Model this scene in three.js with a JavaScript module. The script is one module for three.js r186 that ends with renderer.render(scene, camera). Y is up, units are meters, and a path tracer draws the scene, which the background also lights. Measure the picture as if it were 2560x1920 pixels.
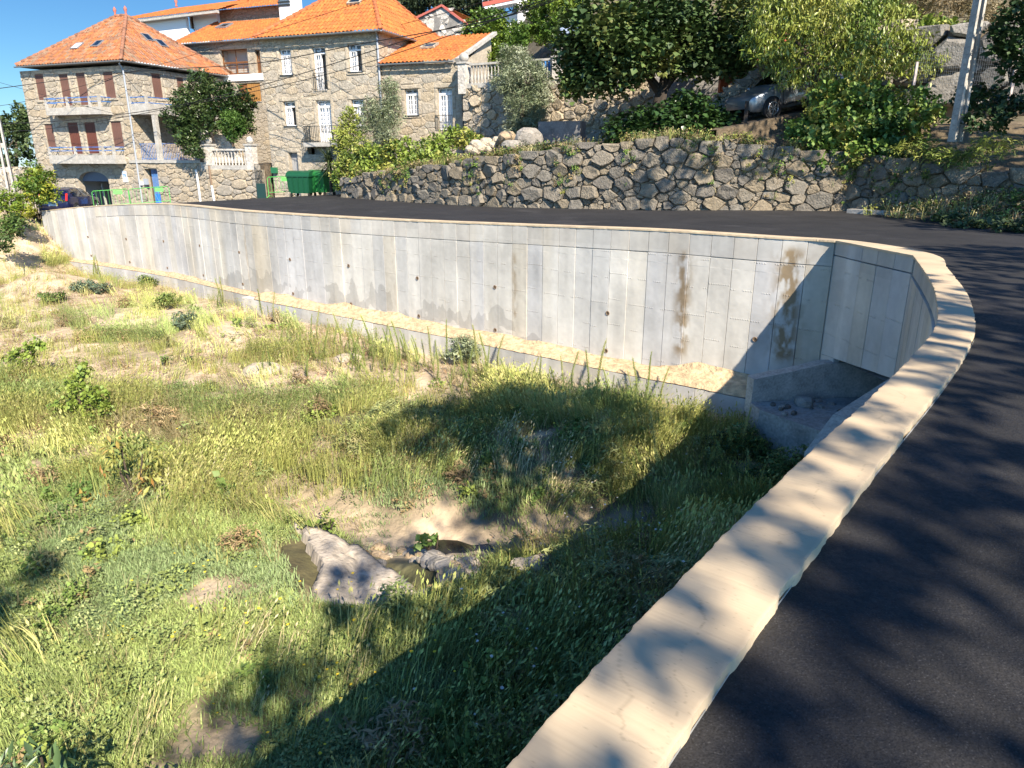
import * as THREE from 'three';
import { Sky } from 'three/addons/objects/Sky.js';
import { mergeGeometries } from 'three/addons/utils/BufferGeometryUtils.js';

// ---------- camera, sky, sun, exposure ----------
const scene = new THREE.Scene();
const FOCAL = 1775, PITCH = 17.6 * Math.PI / 180, EYE = 1.6;
const camera = new THREE.PerspectiveCamera(2 * Math.atan(960 / FOCAL) * 180 / Math.PI, 4 / 3, 0.1, 900);
camera.position.set(0, EYE, 0);
camera.rotation.x = -PITCH;
const SUN_AZ = 25 * Math.PI / 180, SUN_EL = 39 * Math.PI / 180;   // azimuth: to the right of straight behind the camera
const sunDir = new THREE.Vector3(Math.sin(SUN_AZ) * Math.cos(SUN_EL), Math.sin(SUN_EL), Math.cos(SUN_AZ) * Math.cos(SUN_EL));
const sky = new Sky();
sky.scale.setScalar(800);
sky.name = 'sky';
sky.userData.kind = 'structure';
const su = sky.material.uniforms;
su.sunPosition.value.copy(sunDir); su.turbidity.value = 2.2; su.rayleigh.value = 1.15; su.mieCoefficient.value = 0.003;
if (su.cloudCoverage) su.cloudCoverage.value = 0;
scene.add(sky);
scene.environmentIntensity = 0.135;
const sun = new THREE.DirectionalLight(0xfff1dc, 5);
sun.position.copy(sunDir).multiplyScalar(80);
sun.castShadow = true;
sun.shadow.camera.left = -60; sun.shadow.camera.right = 60; sun.shadow.camera.top = 60; sun.shadow.camera.bottom = -60; sun.shadow.camera.far = 250;
sun.shadow.mapSize.set(4096, 4096);
scene.add(sun);
const renderer = new THREE.WebGLRenderer({ antialias: true });
renderer.toneMapping = THREE.LinearToneMapping;
renderer.toneMappingExposure = 2.1;
renderer.shadowMap.enabled = true;

// ---------- helpers ----------
const V = (x, y, z) => new THREE.Vector3(x, y, z);
let seed = 7;
function rnd() { seed |= 0; seed = seed + 0x6D2B79F5 | 0; let t = Math.imul(seed ^ seed >>> 15, 1 | seed); t = t + Math.imul(t ^ t >>> 7, 61 | t) ^ t; return ((t ^ t >>> 14) >>> 0) / 4294967296; }
const rr = (a, b) => a + (b - a) * rnd();
const pick = a => a[Math.floor(rnd() * a.length)];
const clamp = (x, a = 0, b = 1) => Math.min(b, Math.max(a, x));
const sstep = (a, b, x) => { const t = clamp((x - a) / (b - a)); return t * t * (3 - 2 * t); };
const lerp = (a, b, t) => a + (b - a) * t;
const lerp3 = (a, b, t) => [lerp(a[0], b[0], t), lerp(a[1], b[1], t), lerp(a[2], b[2], t)];
function interp(tab, x) { if (x <= tab[0][0]) return tab[0][1]; for (let i = 1; i < tab.length; i++) if (x <= tab[i][0]) { const t = (x - tab[i - 1][0]) / (tab[i][0] - tab[i - 1][0]); return lerp(tab[i - 1][1], tab[i][1], t); } return tab[tab.length - 1][1]; }
const CP = Math.cos(PITCH), SP = Math.sin(PITCH);
function ray(px, py) { const u = (px - 1280) / FOCAL, v = (py - 960) / FOCAL; return V(u, -SP - v * CP, -(CP - v * SP)); }   // per metre of depth
const atT = (px, py, t) => ray(px, py).multiplyScalar(t).add(camera.position);
const atY = (px, py, y) => { const r = ray(px, py); return r.multiplyScalar((y - EYE) / r.y).add(camera.position); };
const atZ = (px, py, z) => { const r = ray(px, py); return r.multiplyScalar(z / r.z).add(camera.position); };
// noise
function h2(x, y, s = 0) { let n = Math.imul(x, 374761393) + Math.imul(y, 668265263) + Math.imul(s, 974634777); n = Math.imul(n ^ n >>> 13, 1274126177); return ((n ^ n >>> 16) >>> 0) / 4294967296; }
function vnoise(x, y, s = 0, per = 0) { const xi = Math.floor(x), yi = Math.floor(y), fx = x - xi, fy = y - yi, u = fx * fx * (3 - 2 * fx), v = fy * fy * (3 - 2 * fy); const w = k => per ? ((k % per) + per) % per : k; const a = h2(w(xi), w(yi), s), b = h2(w(xi + 1), w(yi), s), c = h2(w(xi), w(yi + 1), s), d = h2(w(xi + 1), w(yi + 1), s); return a + (b - a) * u + (c - a) * v + (a - b - c + d) * u * v; }
function fbm(x, y, o = 4, s = 0, per = 0) { let a = 0, k = 0.5, n = 0, p = per; for (let i = 0; i < o; i++) { a += k * vnoise(x, y, s + i * 17, p); n += k; k *= 0.5; x *= 2; y *= 2; p *= 2; } return a / n; }
// textures
function tex(w, h, fn, srgb = false) { const d = new Uint8Array(w * h * 4); for (let y = 0; y < h; y++) for (let x = 0; x < w; x++) { const c = fn(x / w, y / h, x, y), i = (y * w + x) * 4; if (typeof c === 'number') d[i] = d[i + 1] = d[i + 2] = clamp(c) * 255; else { d[i] = clamp(c[0]) * 255; d[i + 1] = clamp(c[1]) * 255; d[i + 2] = clamp(c[2]) * 255; } d[i + 3] = 255; } const t = new THREE.DataTexture(d, w, h, THREE.RGBAFormat); t.wrapS = t.wrapT = THREE.RepeatWrapping; t.magFilter = THREE.LinearFilter; t.minFilter = THREE.LinearMipmapLinearFilter; t.generateMipmaps = true; if (srgb) t.colorSpace = THREE.SRGBColorSpace; t.needsUpdate = true; return t; }
function rep(t, x, y = x) { const c = t.clone(); c.repeat.set(x, y); c.needsUpdate = true; return c; }
const col = (r, g, b) => new THREE.Color().setRGB(r, g, b);
function mat(c, rough = 0.9, extra = {}) { return new THREE.MeshStandardMaterial({ color: Array.isArray(c) ? col(...c) : c, roughness: rough, metalness: 0, side: THREE.DoubleSide, ...extra }); }
// names and things
const used = {};
function numbered(n) { if (!(n in used)) { used[n] = 0; return n; } used[n]++; return n + '_' + String(used[n]).padStart(3, '0'); }
function tag(o, label, category, group) { o.userData.label = label; o.userData.category = category; if (group) o.userData.group = group; return o; }
function shadows(o) { o.castShadow = true; o.receiveShadow = true; return o; }
function part(name, geo, m, parent, label) { const o = shadows(new THREE.Mesh(geo, m)); o.name = parent === scene ? numbered(name) : name; parent.add(o); if (label) o.userData.label = label; return o; }
function thing(name, label, category, pos = V(0, 0, 0), turn = 0, group) { const o = new THREE.Group(); o.name = numbered(name); o.position.copy(pos); o.rotation.y = turn; scene.add(o); return tag(o, label, category, group); }
function single(name, geo, m, label, category, group) { return tag(part(name, geo, m, scene), label, category, group); }
function struct(name, geo, m) { const o = part(name, geo, m, scene); o.userData.kind = 'structure'; return o; }
function copyOf(o, label) { const c = o.clone(); c.name = numbered(o.name.replace(/_\d+$/, '')); scene.add(c); if (label) c.userData.label = label; return c; }
// geometry collector (flat-shaded unless smooth)
class GB {
  constructor() { this.p = []; this.u = []; this.c = []; this.i = []; this.color = null; }
  v(p, u = 0, w = 0, c = this.color) { this.p.push(p.x, p.y, p.z); this.u.push(u, w); if (c) this.c.push(c[0], c[1], c[2]); return this.p.length / 3 - 1; }
  quad(a, b, c, d, ua, ub, uc, ud) { const w = a.distanceTo(b), h = a.distanceTo(d); ua = ua || [0, 0]; ub = ub || [ua[0] + w, ua[1]]; uc = uc || [ua[0] + w, ua[1] + h]; ud = ud || [ua[0], ua[1] + h]; const k = this.v(a, ...ua); this.v(b, ...ub); this.v(c, ...uc); this.v(d, ...ud); this.i.push(k, k + 1, k + 2, k, k + 2, k + 3); return this; }
  tri(a, b, c, ua = [0, 0], ub = [0.1, 0], uc = [0.05, 0.1]) { const k = this.v(a, ...ua); this.v(b, ...ub); this.v(c, ...uc); this.i.push(k, k + 1, k + 2); return this; }
  box(x0, x1, y0, y1, z0, z1, m) { const q = [V(x0, y0, z0), V(x1, y0, z0), V(x1, y1, z0), V(x0, y1, z0), V(x0, y0, z1), V(x1, y0, z1), V(x1, y1, z1), V(x0, y1, z1)]; if (m) q.forEach(k => k.applyMatrix4(m)); return this.quad(q[4], q[5], q[6], q[7]).quad(q[1], q[0], q[3], q[2]).quad(q[5], q[1], q[2], q[6]).quad(q[0], q[4], q[7], q[3]).quad(q[7], q[6], q[2], q[3]).quad(q[0], q[1], q[5], q[4]); }
  // bar from a to b of square section
  bar(a, b, w, h = w) { const d = b.clone().sub(a), L = d.length(); const m = new THREE.Matrix4(), z = d.normalize(), up = Math.abs(z.y) > 0.95 ? V(1, 0, 0) : V(0, 1, 0), x = V().crossVectors(up, z).normalize(), y = V().crossVectors(z, x); m.makeBasis(x, y, z).setPosition(a); return this.box(-w / 2, w / 2, -h / 2, h / 2, 0, L, m); }
  tube(pts, r, n = 6, caps = true) { const rs = typeof r === 'function' ? r : () => r; const rings = []; let up = V(0, 1, 0.01); for (let k = 0; k < pts.length; k++) { const d = pts[Math.min(k + 1, pts.length - 1)].clone().sub(pts[Math.max(k - 1, 0)]).normalize(); if (Math.abs(d.dot(up)) > 0.98) up = V(1, 0, 0.01); const x = V().crossVectors(up, d).normalize(), y = V().crossVectors(d, x); const ring = []; const R = rs(k / (pts.length - 1), k); for (let j = 0; j <= n; j++) { const a = j / n * Math.PI * 2; ring.push(this.v(pts[k].clone().addScaledVector(x, Math.cos(a) * R).addScaledVector(y, Math.sin(a) * R), j / n * R * 6, k * 0.3)); } rings.push(ring); } for (let k = 0; k + 1 < rings.length; k++) for (let j = 0; j < n; j++) { const a = rings[k][j], b = rings[k][j + 1], c = rings[k + 1][j + 1], d = rings[k + 1][j]; this.i.push(a, b, c, a, c, d); } if (caps) for (const [ring, f] of [[rings[0], 1], [rings[rings.length - 1], 0]]) for (let j = 1; j + 1 < n; j++) f ? this.i.push(ring[0], ring[j + 1], ring[j]) : this.i.push(ring[0], ring[j], ring[j + 1]); return this; }
  lathe(prof, n = 12, at = V(0, 0, 0)) { const rings = prof.map(([r, y]) => { const q = []; for (let j = 0; j <= n; j++) { const a = j / n * Math.PI * 2; q.push(this.v(V(at.x + Math.sin(a) * r, at.y + y, at.z + Math.cos(a) * r), j / n, y)); } return q; }); for (let k = 0; k + 1 < rings.length; k++) for (let j = 0; j < n; j++) this.i.push(rings[k][j], rings[k][j + 1], rings[k + 1][j + 1], rings[k][j], rings[k + 1][j + 1], rings[k + 1][j]); return this; }
  geo() { const g = new THREE.BufferGeometry(); g.setAttribute('position', new THREE.Float32BufferAttribute(this.p, 3)); g.setAttribute('uv', new THREE.Float32BufferAttribute(this.u, 2)); if (this.c.length) g.setAttribute('color', new THREE.Float32BufferAttribute(this.c, 3)); g.setIndex(this.i); g.computeVertexNormals(); return g; }
}
// ---------- textures and materials ----------
const T_noise = tex(512, 512, (u, v) => { const a = fbm(u * 8, v * 8, 5, 1, 8), b = fbm(u * 64, v * 64, 2, 9, 64); return 0.62 + 0.5 * (a - 0.5) + 0.35 * (b - 0.5); });
const T_grainB = tex(512, 512, (u, v) => 0.5 + 0.9 * (fbm(u * 24, v * 24, 4, 3, 24) - 0.5), false);
// granite: speckle of feldspar, mica and lichen blotches
const T_granite = tex(512, 512, (u, v, x, y) => { const s = h2(x >> 1, y >> 1, 5), b = fbm(u * 10, v * 10, 5, 21, 10), l = fbm(u * 22, v * 22, 3, 44, 22), sp = (s - 0.5) * 0.26; let k = 0.72 + 0.5 * (b - 0.5) + sp; let c = [k * 1.0, k * 0.97, k * 0.93]; if (l > 0.63) c = lerp3(c, [0.42, 0.42, 0.38], clamp((l - 0.63) * 9) * 0.55); const w = fbm(u * 14, v * 14, 3, 77, 14); if (w > 0.66) c = lerp3(c, [0.95, 0.94, 0.9], clamp((w - 0.66) * 8) * 0.5); return c; });
const T_graniteB = tex(512, 512, (u, v, x, y) => clamp(0.5 + 1.1 * (fbm(u * 16, v * 16, 5, 31, 16) - 0.5) + 0.12 * (h2(x, y, 8) - 0.5)), false);
// fine aggregate of a new asphalt wearing course
const T_asph = tex(768, 768, (u, v, x, y) => { const s = h2(x, y, 61), s2 = vnoise(u * 340, v * 340, 62, 340), b = fbm(u * 6, v * 6, 4, 63, 6); let k = 0.42 + 0.24 * (s2 - 0.5) + 0.22 * (b - 0.5); const s3 = h2(x >> 1, y >> 1, 65); if (s3 > 0.965) k += 1.1 * h2(x >> 1, y >> 1, 64); if (s3 < 0.2) k *= 0.55; return [k, k * 0.99, k * 1.0]; });
const T_asphB = tex(768, 768, (u, v) => clamp(0.55 * vnoise(u * 256, v * 256, 71, 256) + 0.45 * h2(Math.floor(u * 384), Math.floor(v * 384), 73)), false);
const T_asphR = tex(512, 512, (u, v) => { const b = fbm(u * 7, v * 7, 4, 81, 7), s = vnoise(u * 170, v * 170, 82, 170); return [0, clamp(0.78 + 0.3 * (b - 0.5) + 0.3 * (s - 0.5)), 0]; }, false);
// brushed cream concrete of the coping: strokes run across the wall
const T_brush = tex(768, 256, (u, v, x, y) => { const st = fbm(u * 260 + 1.2 * Math.sin(v * 6.283), v * 4, 2, 91), b = fbm(u * 8, v * 3, 5, 92), pits = h2(x, y, 93) > 0.994 ? -0.22 : 0; const k = 0.87 + 0.045 * (st - 0.5) + 0.34 * (b - 0.5) + 0.08 * (fbm(u * 60, v * 30, 3, 97) - 0.5) + (Math.abs(fbm(u * 5, v * 4, 4, 98) - 0.5) < 0.0022 ? -0.16 : 0) + pits; return [k, k * 0.985 + 0.012 * (b - 0.5), k * 0.965]; });
const T_brushB = tex(768, 256, (u, v) => clamp(0.5 + 0.8 * (fbm(u * 260 + 1.2 * Math.sin(v * 6.283), v * 6, 3, 95) - 0.5)), false);
const T_bark = tex(256, 512, (u, v) => 0.55 + 0.6 * (fbm(u * 12, v * 5, 4, 101, 0) - 0.5));
const T_wood = tex(512, 512, (u, v) => { const pl = Math.floor(u * 6), e = Math.abs(u * 6 - pl - 0.5) > 0.47 ? 0.5 : 1, g = fbm(u * 40 + 3 * fbm(u * 6, v * 2, 2, 111), v * 2.5, 4, 112); return (0.7 + 0.16 * (h2(pl, 3, 113) - 0.5) + 0.5 * (g - 0.5)) * e; });
const T_soil = tex(512, 512, (u, v, x, y) => { const a = fbm(u * 12, v * 12, 6, 121, 12), s = h2(x, y, 122); const k = 0.75 + 0.7 * (a - 0.5) + 0.16 * (s - 0.5) + (s > 0.992 ? 0.2 : 0); return [k, k, k]; });
const T_soilB = tex(512, 512, (u, v) => clamp(0.5 + 1.2 * (fbm(u * 20, v * 20, 6, 131, 20) - 0.5)), false);
const bmp = (t, r, s) => ({ bumpMap: rep(t, r), bumpScale: s });
const granite = (c, scale = 0.6) => mat(c, 0.92, { map: rep(T_granite, scale), ...bmp(T_graniteB, scale * 1.7, 0.03) });
const M = {
  asphalt: mat([0.043, 0.043, 0.046], 1.0, { vertexColors: true, map: rep(T_asph, 0.6), ...bmp(T_asphB, 0.6, 0.0022), roughnessMap: rep(T_asphR, 0.35) }),
  coping: mat([0.62, 0.505, 0.35], 0.85, { map: rep(T_brush, 0.33, 0.5), ...bmp(T_brushB, 0.33, 0.002) }),
  concreteRaw: mat([0.5, 0.49, 0.46], 0.9, { map: rep(T_noise, 0.4), ...bmp(T_grainB, 0.7, 0.006) }),
  concretePale: mat([0.66, 0.63, 0.57], 0.9, { map: rep(T_noise, 0.5), ...bmp(T_grainB, 1, 0.004) }),
  soil: mat([1, 1, 1], 1, { map: rep(T_soil, 0.28), ...bmp(T_soilB, 0.3, 0.05), vertexColors: true }),
  sand: mat([0.72, 0.54, 0.33], 1, { map: rep(T_soil, 0.7), ...bmp(T_soilB, 0.8, 0.03) }),
  darkEarth: mat([0.34, 0.28, 0.2], 1, { map: rep(T_soil, 0.5) }),
  earth: mat([0.17, 0.13, 0.085], 1, { map: rep(T_soil, 0.5), ...bmp(T_soilB, 0.5, 0.05) }),
  houseStone: [[0.56, 0.5, 0.4], [0.52, 0.47, 0.39], [0.6, 0.525, 0.41], [0.5, 0.465, 0.395], [0.55, 0.47, 0.35]].map(c => granite(c, 0.5)),
  dryStone: [[0.3, 0.27, 0.22], [0.25, 0.235, 0.205], [0.34, 0.295, 0.225], [0.22, 0.205, 0.18], [0.31, 0.265, 0.195]].map(c => granite(c, 0.9)),
  rubble: [[0.55, 0.475, 0.36], [0.49, 0.44, 0.36], [0.58, 0.495, 0.37], [0.46, 0.42, 0.355]].map(c => granite(c, 0.8)),
  mortar: mat([0.54, 0.48, 0.385], 0.95, { map: rep(T_granite, 0.7), ...bmp(T_graniteB, 1.3, 0.02) }),
  mortarPale: mat([0.56, 0.5, 0.4], 0.95, { map: rep(T_granite, 0.7), ...bmp(T_graniteB, 1.3, 0.02) }),
  ashlar: granite([0.57, 0.51, 0.41], 0.4),
  whiteStone: granite([0.74, 0.71, 0.66], 0.5),
  white: mat([0.8, 0.79, 0.79], 0.8),
  whitePaint: mat([0.8, 0.8, 0.8], 0.45),
  curtain: mat([0.72, 0.72, 0.74], 0.95),
  dark: mat([0.02, 0.02, 0.022], 0.9),
  plaster: mat([0.42, 0.4, 0.37], 0.95),
  room: mat([0.45, 0.43, 0.4], 0.95),
  glass: new THREE.MeshPhysicalMaterial({ color: 0xffffff, roughness: 0.03, transmission: 1, thickness: 0, ior: 1.5, side: THREE.DoubleSide }),
  skylight: new THREE.MeshPhysicalMaterial({ color: 0x1a2530, roughness: 0.06, metalness: 0, clearcoat: 1 }),
  shutter: mat([0.2, 0.1, 0.075], 0.75, { map: rep(T_wood, 1.0) }),
  shutterRed: mat([0.17, 0.055, 0.035], 0.65, { map: rep(T_wood, 1.0) }),
  brownWood: mat([0.26, 0.11, 0.04], 0.55, { map: rep(T_wood, 1.2) }),
  honeyWood: mat([0.5, 0.25, 0.07], 0.6, { map: rep(T_wood, 1.2) }),
  blueIron: mat([0.03, 0.17, 0.5], 0.45),
  greenIron: mat([0.11, 0.46, 0.1], 0.45),
  tealIron: mat([0.02, 0.14, 0.15], 0.6),
  blackIron: mat([0.025, 0.03, 0.03], 0.6),
  zinc: mat([0.3, 0.32, 0.34], 0.5, { metalness: 0.4 }),
  pipeGrey: mat([0.35, 0.38, 0.42], 0.5),
  pvcWhite: mat([0.7, 0.69, 0.66], 0.55),
  pvcBrown: mat([0.22, 0.15, 0.1], 0.6),
  tile: mat([1, 1, 1], 0.85, { vertexColors: true, map: rep(T_noise, 1.1) }),
  cable: mat([0.012, 0.012, 0.014], 0.7),
  bark: mat([0.16, 0.12, 0.085], 1, { map: rep(T_bark, 1), ...bmp(T_grainB, 2, 0.02) }),
  barkDark: mat([0.07, 0.055, 0.042], 1, { map: rep(T_bark, 1), ...bmp(T_grainB, 2, 0.02) }),
  binGreen: mat([0.006, 0.07, 0.03], 0.45), binLime: mat([0.02, 0.17, 0.04], 0.5),
  tyre: mat([0.02, 0.02, 0.02], 0.85), rim: mat([0.5, 0.5, 0.52], 0.3, { metalness: 0.9 }),
  carGlass: new THREE.MeshPhysicalMaterial({ color: 0x0a0d10, roughness: 0.04, clearcoat: 1 }),
  chrome: mat([0.6, 0.6, 0.6], 0.2, { metalness: 1 }),
  orange: mat([0.6, 0.13, 0.03], 0.6, { map: rep(T_noise, 1) }),
  grey: mat([0.28, 0.28, 0.28], 0.9, { map: rep(T_noise, 0.6) }),
};
// ---------- plan of the retaining wall (outer face of the coping) ----------
// far wall, from the corner at the culvert to its far end; y is the coping's top
const farPts = [V(6.3, 0.09, -14.03), V(5.81, 0.08, -14.41), V(3.34, 0.08, -16.3), V(1.66, 0.03, -17.65), V(-1.86, -0.08, -20.45), V(-5.65, -0.16, -23.36), V(-9.96, -0.19, -26.71), V(-14.75, -0.2, -30.91), V(-19.85, -0.52, -34.47), V(-23.89, -0.91, -36.97)];
const farCurve = new THREE.CatmullRomCurve3(farPts, false, 'centripetal');
const farLen = farCurve.getLength();
// near wall: from the second corner back towards the camera and past it
const nearPts = [V(6.48, 0.12, -11.52), V(5.97, 0.12, -10.36), V(5.35, 0.12, -9.01), V(4.85, 0.12, -8.01), V(3.96, 0.12, -6.45), V(3.17, 0.12, -5.39), V(2.63, 0.12, -4.71), V(1.12, 0.12, -2.88), V(0.01, 0.12, -1.43), V(-0.95, 0.12, 0.1), V(-1.9, 0.12, 1.9), V(-2.6, 0.12, 4)];
const nearCurve = new THREE.CatmullRomCurve3(nearPts, false, 'centripetal');
const innerPts = [V(0, 0, 0)];
const LEDGE = -3.15, GROUND = -3.8;
// road level along the wall
const roadTab = [[-5, 0.075], [0, 0.05], [5, 0.0], [10, -0.11], [15, -0.2], [21, -0.235], [27, -0.25], [32.5, -0.54], [37, -0.94], [44, -1.6], [52, -2.0]];
function roadY(x, z) { const s = (x - 6.3) * -0.77 + (z + 14) * -0.64, n = (x - 6.3) * 0.64 + (z + 14) * -0.77; return interp(roadTab, s) + clamp(n, 0, 14) * 0.008 * sstep(0, 12, s) + 0.012 * (fbm(x * 0.3, z * 0.3, 2, 201) - 0.5); }
// signed side of the wall: true on the field side
const outline = [...nearPts.slice().reverse(), ...farPts];
function fieldSide(x, z) { // point in polygon closed far out to the left
  const poly = [...outline.map(p => [p.x, p.z]), [-60, -58], [-90, -58], [-90, 30], [-2.6, 30]]; let c = false;
  for (let i = 0, j = poly.length - 1; i < poly.length; j = i++) { const [xi, zi] = poly[i], [xj, zj] = poly[j]; if ((zi > z) !== (zj > z) && x < (xj - xi) * (z - zi) / (zj - zi) + xi) c = !c; } return c; }
// ---------- field terrain ----------
const gully = [[5.4, -12.2], [3.4, -11.2], [1.2, -10.3], [-0.4, -9.9], [-1.7, -9.9], [-3.2, -10.9], [-5.2, -12.3], [-8, -13.2]];
function segDist(x, z, P) { let best = 1e9; for (let i = 0; i + 1 < P.length; i++) { const [ax, az] = P[i], [bx, bz] = P[i + 1], dx = bx - ax, dz = bz - az, t = clamp(((x - ax) * dx + (z - az) * dz) / (dx * dx + dz * dz)); best = Math.min(best, Math.hypot(x - ax - dx * t, z - az - dz * t)); } return best; }
const slabPoly = [[735, 1322], [820, 1335], [905, 1365], [968, 1400], [1045, 1452], [1070, 1486], [960, 1512], [850, 1520], [775, 1500], [795, 1425], [765, 1370]].map(([x, y]) => { const p = atY(x, y, -3.78); return [p.x, p.z]; });
const inSlab = (x, z) => { let c = false; const P = slabPoly; for (let i = 0, j = P.length - 1; i < P.length; j = i++) { const [xi, zi] = P[i], [xj, zj] = P[j]; if ((zi > z) !== (zj > z) && x < (xj - xi) * (z - zi) / (zj - zi) + xi) c = !c; } return c; };
const slabEdge = (x, z) => { if (x < slabPoly[0][0] - 2 || x > 2 || z < -13 || z > -4) return -9; const d = segDist(x, z, [...slabPoly, slabPoly[0]]); return inSlab(x, z) ? d : -d; };
const slabY = (x, z) => -3.8 - 0.13 * (x + 2.4) - 0.02 * (z + 8.6);   // tilted towards the gully
const gauss = (x, z, cx, cz, r) => Math.exp(-((x - cx) ** 2 + (z - cz) ** 2) / (r * r));
const moundA = atY(105, 700, -3.3), moundB = atY(560, 830, -3.7);
function fieldY(x, z) {
  const g = segDist(x, z, gully), deep = sstep(-9, -2, x) * (1 - 0.75 * sstep(1.8, 4.2, x));
  let y = GROUND + 0.3 * (fbm(x * 0.35, z * 0.35, 3, 211) - 0.5) + 0.1 * (fbm(x * 1.7, z * 1.7, 2, 212) - 0.5);
  y -= (0.12 + 0.42 * deep) * Math.exp(-((g / 1.0) ** 2)); y += 0.22 * deep * Math.exp(-(((g - 2.4) / 1.1) ** 2));
  y += 0.8 * gauss(x, z, moundA.x, moundA.z, 1.7) + 0.25 * gauss(x, z, moundB.x, moundB.z, 1.6);
  y += 2.7 * sstep(-20.5, -27, x + 0.15 * z + 5) * sstep(-24, -36, z);
  y += 0.35 * sstep(-6, -1, z);
  const e = slabEdge(x, z); if (e > -0.4) y = lerp(y, slabY(x, z) - 0.12, sstep(-0.4, 0.05, e));
  return y;
}
function sandMask(x, z) { // bare sandy soil along the footing and to the left
  let m = sstep(-12.5, -16.5, z - 0.28 * x) * sstep(1, -4, x); m *= sstep(0.2, 0.46, fbm(x * 0.55, z * 0.55, 4, 221)) * 1.4; m = Math.max(m, sstep(2.0, 1.0, (x - 6.3) * -0.64 + (z + 14) * 0.77) * sstep(0.3, 0.5, fbm(x * 0.9, z * 0.9, 3, 223)) * sstep(6, 3, x));
  m = Math.max(m, gauss(x, z, moundA.x, moundA.z, 1.8) * 1.1, gauss(x, z, moundB.x, moundB.z, 1.5));
  m *= 1.0; m = Math.max(m, 0.9 * Math.exp(-((segDist(x, z, gully) / 0.75) ** 2)) * sstep(-6, -3, x) * sstep(3.2, 1.2, x));
  const sl = atY(1085, 1290, -3.9); m = Math.max(m, gauss(x, z, sl.x, sl.z, 0.85));
  m = Math.max(m, 0.8 * sstep(0.64, 0.74, fbm(x * 0.9 + 7, z * 0.9, 3, 222)));
  return clamp(m);
}
{
  const g = new GB(); const sand = [0.72, 0.57, 0.4], sandDry = [0.58, 0.45, 0.31], humus = [0.13, 0.1, 0.055], moss = [0.13, 0.15, 0.05];
  const step = 0.24, x0 = -46, x1 = 7.2, z0 = -44, z1 = 5, nx = Math.round((x1 - x0) / step), nz = Math.round((z1 - z0) / step), id = {};
  const vert = (i, j) => { const k = i * 10000 + j; if (id[k] !== undefined) return id[k]; const x = x0 + i * step, z = z0 + j * step, m = sandMask(x, z), n = fbm(x * 1.3, z * 1.3, 3, 231), c = lerp3(lerp3(humus, moss, n), lerp3(sandDry, sand, n), m); return id[k] = g.v(V(x, fieldY(x, z), z), x, z, c); };
  for (let i = 0; i < nx; i++) for (let j = 0; j < nz; j++) { const x = x0 + (i + 0.5) * step, z = z0 + (j + 0.5) * step; let ok = fieldSide(x, z); if (!ok) ok = fieldSide(x - 0.25, z + 0.25) || fieldSide(x - 0.3, z); if (!ok) continue; const a = vert(i, j), b = vert(i + 1, j), c = vert(i + 1, j + 1), d = vert(i, j + 1); g.i.push(a, d, c, a, c, b); }
  struct('field', g.geo(), M.soil);
  const far = new GB(); far.color = [0.12, 0.12, 0.06]; far.quad(V(-400, -6.2, 300), V(400, -6.2, 300), V(400, -6.2, -500), V(-400, -6.2, -500)); struct('ground', far.geo(), M.soil);
}
// ---------- road ----------
{
  const g = new GB(), id = {}, step = 0.15, X0 = -44.1, X1 = 27, Z0 = -50, Z1 = 9, nx = Math.round((X1 - X0) / step), nz = Math.round((Z1 - Z0) / step);
  const mid = [...nearPts.slice().reverse().map(p => [p.x + 0.12, p.z + 0.08]), [6.62, -12.6], ...farPts.map(p => [p.x + 0.1, p.z - 0.12])];
  const poly = [...mid, [-30, -39.5], [-44, -45], [-60, -60], [60, -60], [60, 30], [-2.6, 30]];
  const inside = (x, z) => { let c = false; for (let i = 0, j = poly.length - 1; i < poly.length; j = i++) { const [xi, zi] = poly[i], [xj, zj] = poly[j]; if ((zi > z) !== (zj > z) && x < (xj - xi) * (z - zi) / (zj - zi) + xi) c = !c; } return c; };
  const vert = (i, j) => { const k = i * 10000 + j; if (id[k] !== undefined) return id[k]; const x = X0 + i * step, z = Z0 + j * step; const w = 0.62 + 0.75 * fbm(x * 0.7, z * 0.7, 4, 281), sc = clamp((fbm(x * 1.3 + 5, z * 1.3, 3, 282) - 0.66) * 9) * 0.9, c = w + sc; return id[k] = g.v(V(x, roadY(x, z), z), x, z, [c, c * 0.99, c * 0.97]); };
  for (let i = 0; i < nx; i++) for (let j = 0; j < nz; j++) { if (!inside(X0 + (i + 0.5) * step, Z0 + (j + 0.5) * step)) continue; const a = vert(i, j), b = vert(i + 1, j), c = vert(i + 1, j + 1), d = vert(i, j + 1); g.i.push(a, d, c, a, c, b); }
  struct('road', g.geo(), M.asphalt);
}
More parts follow.
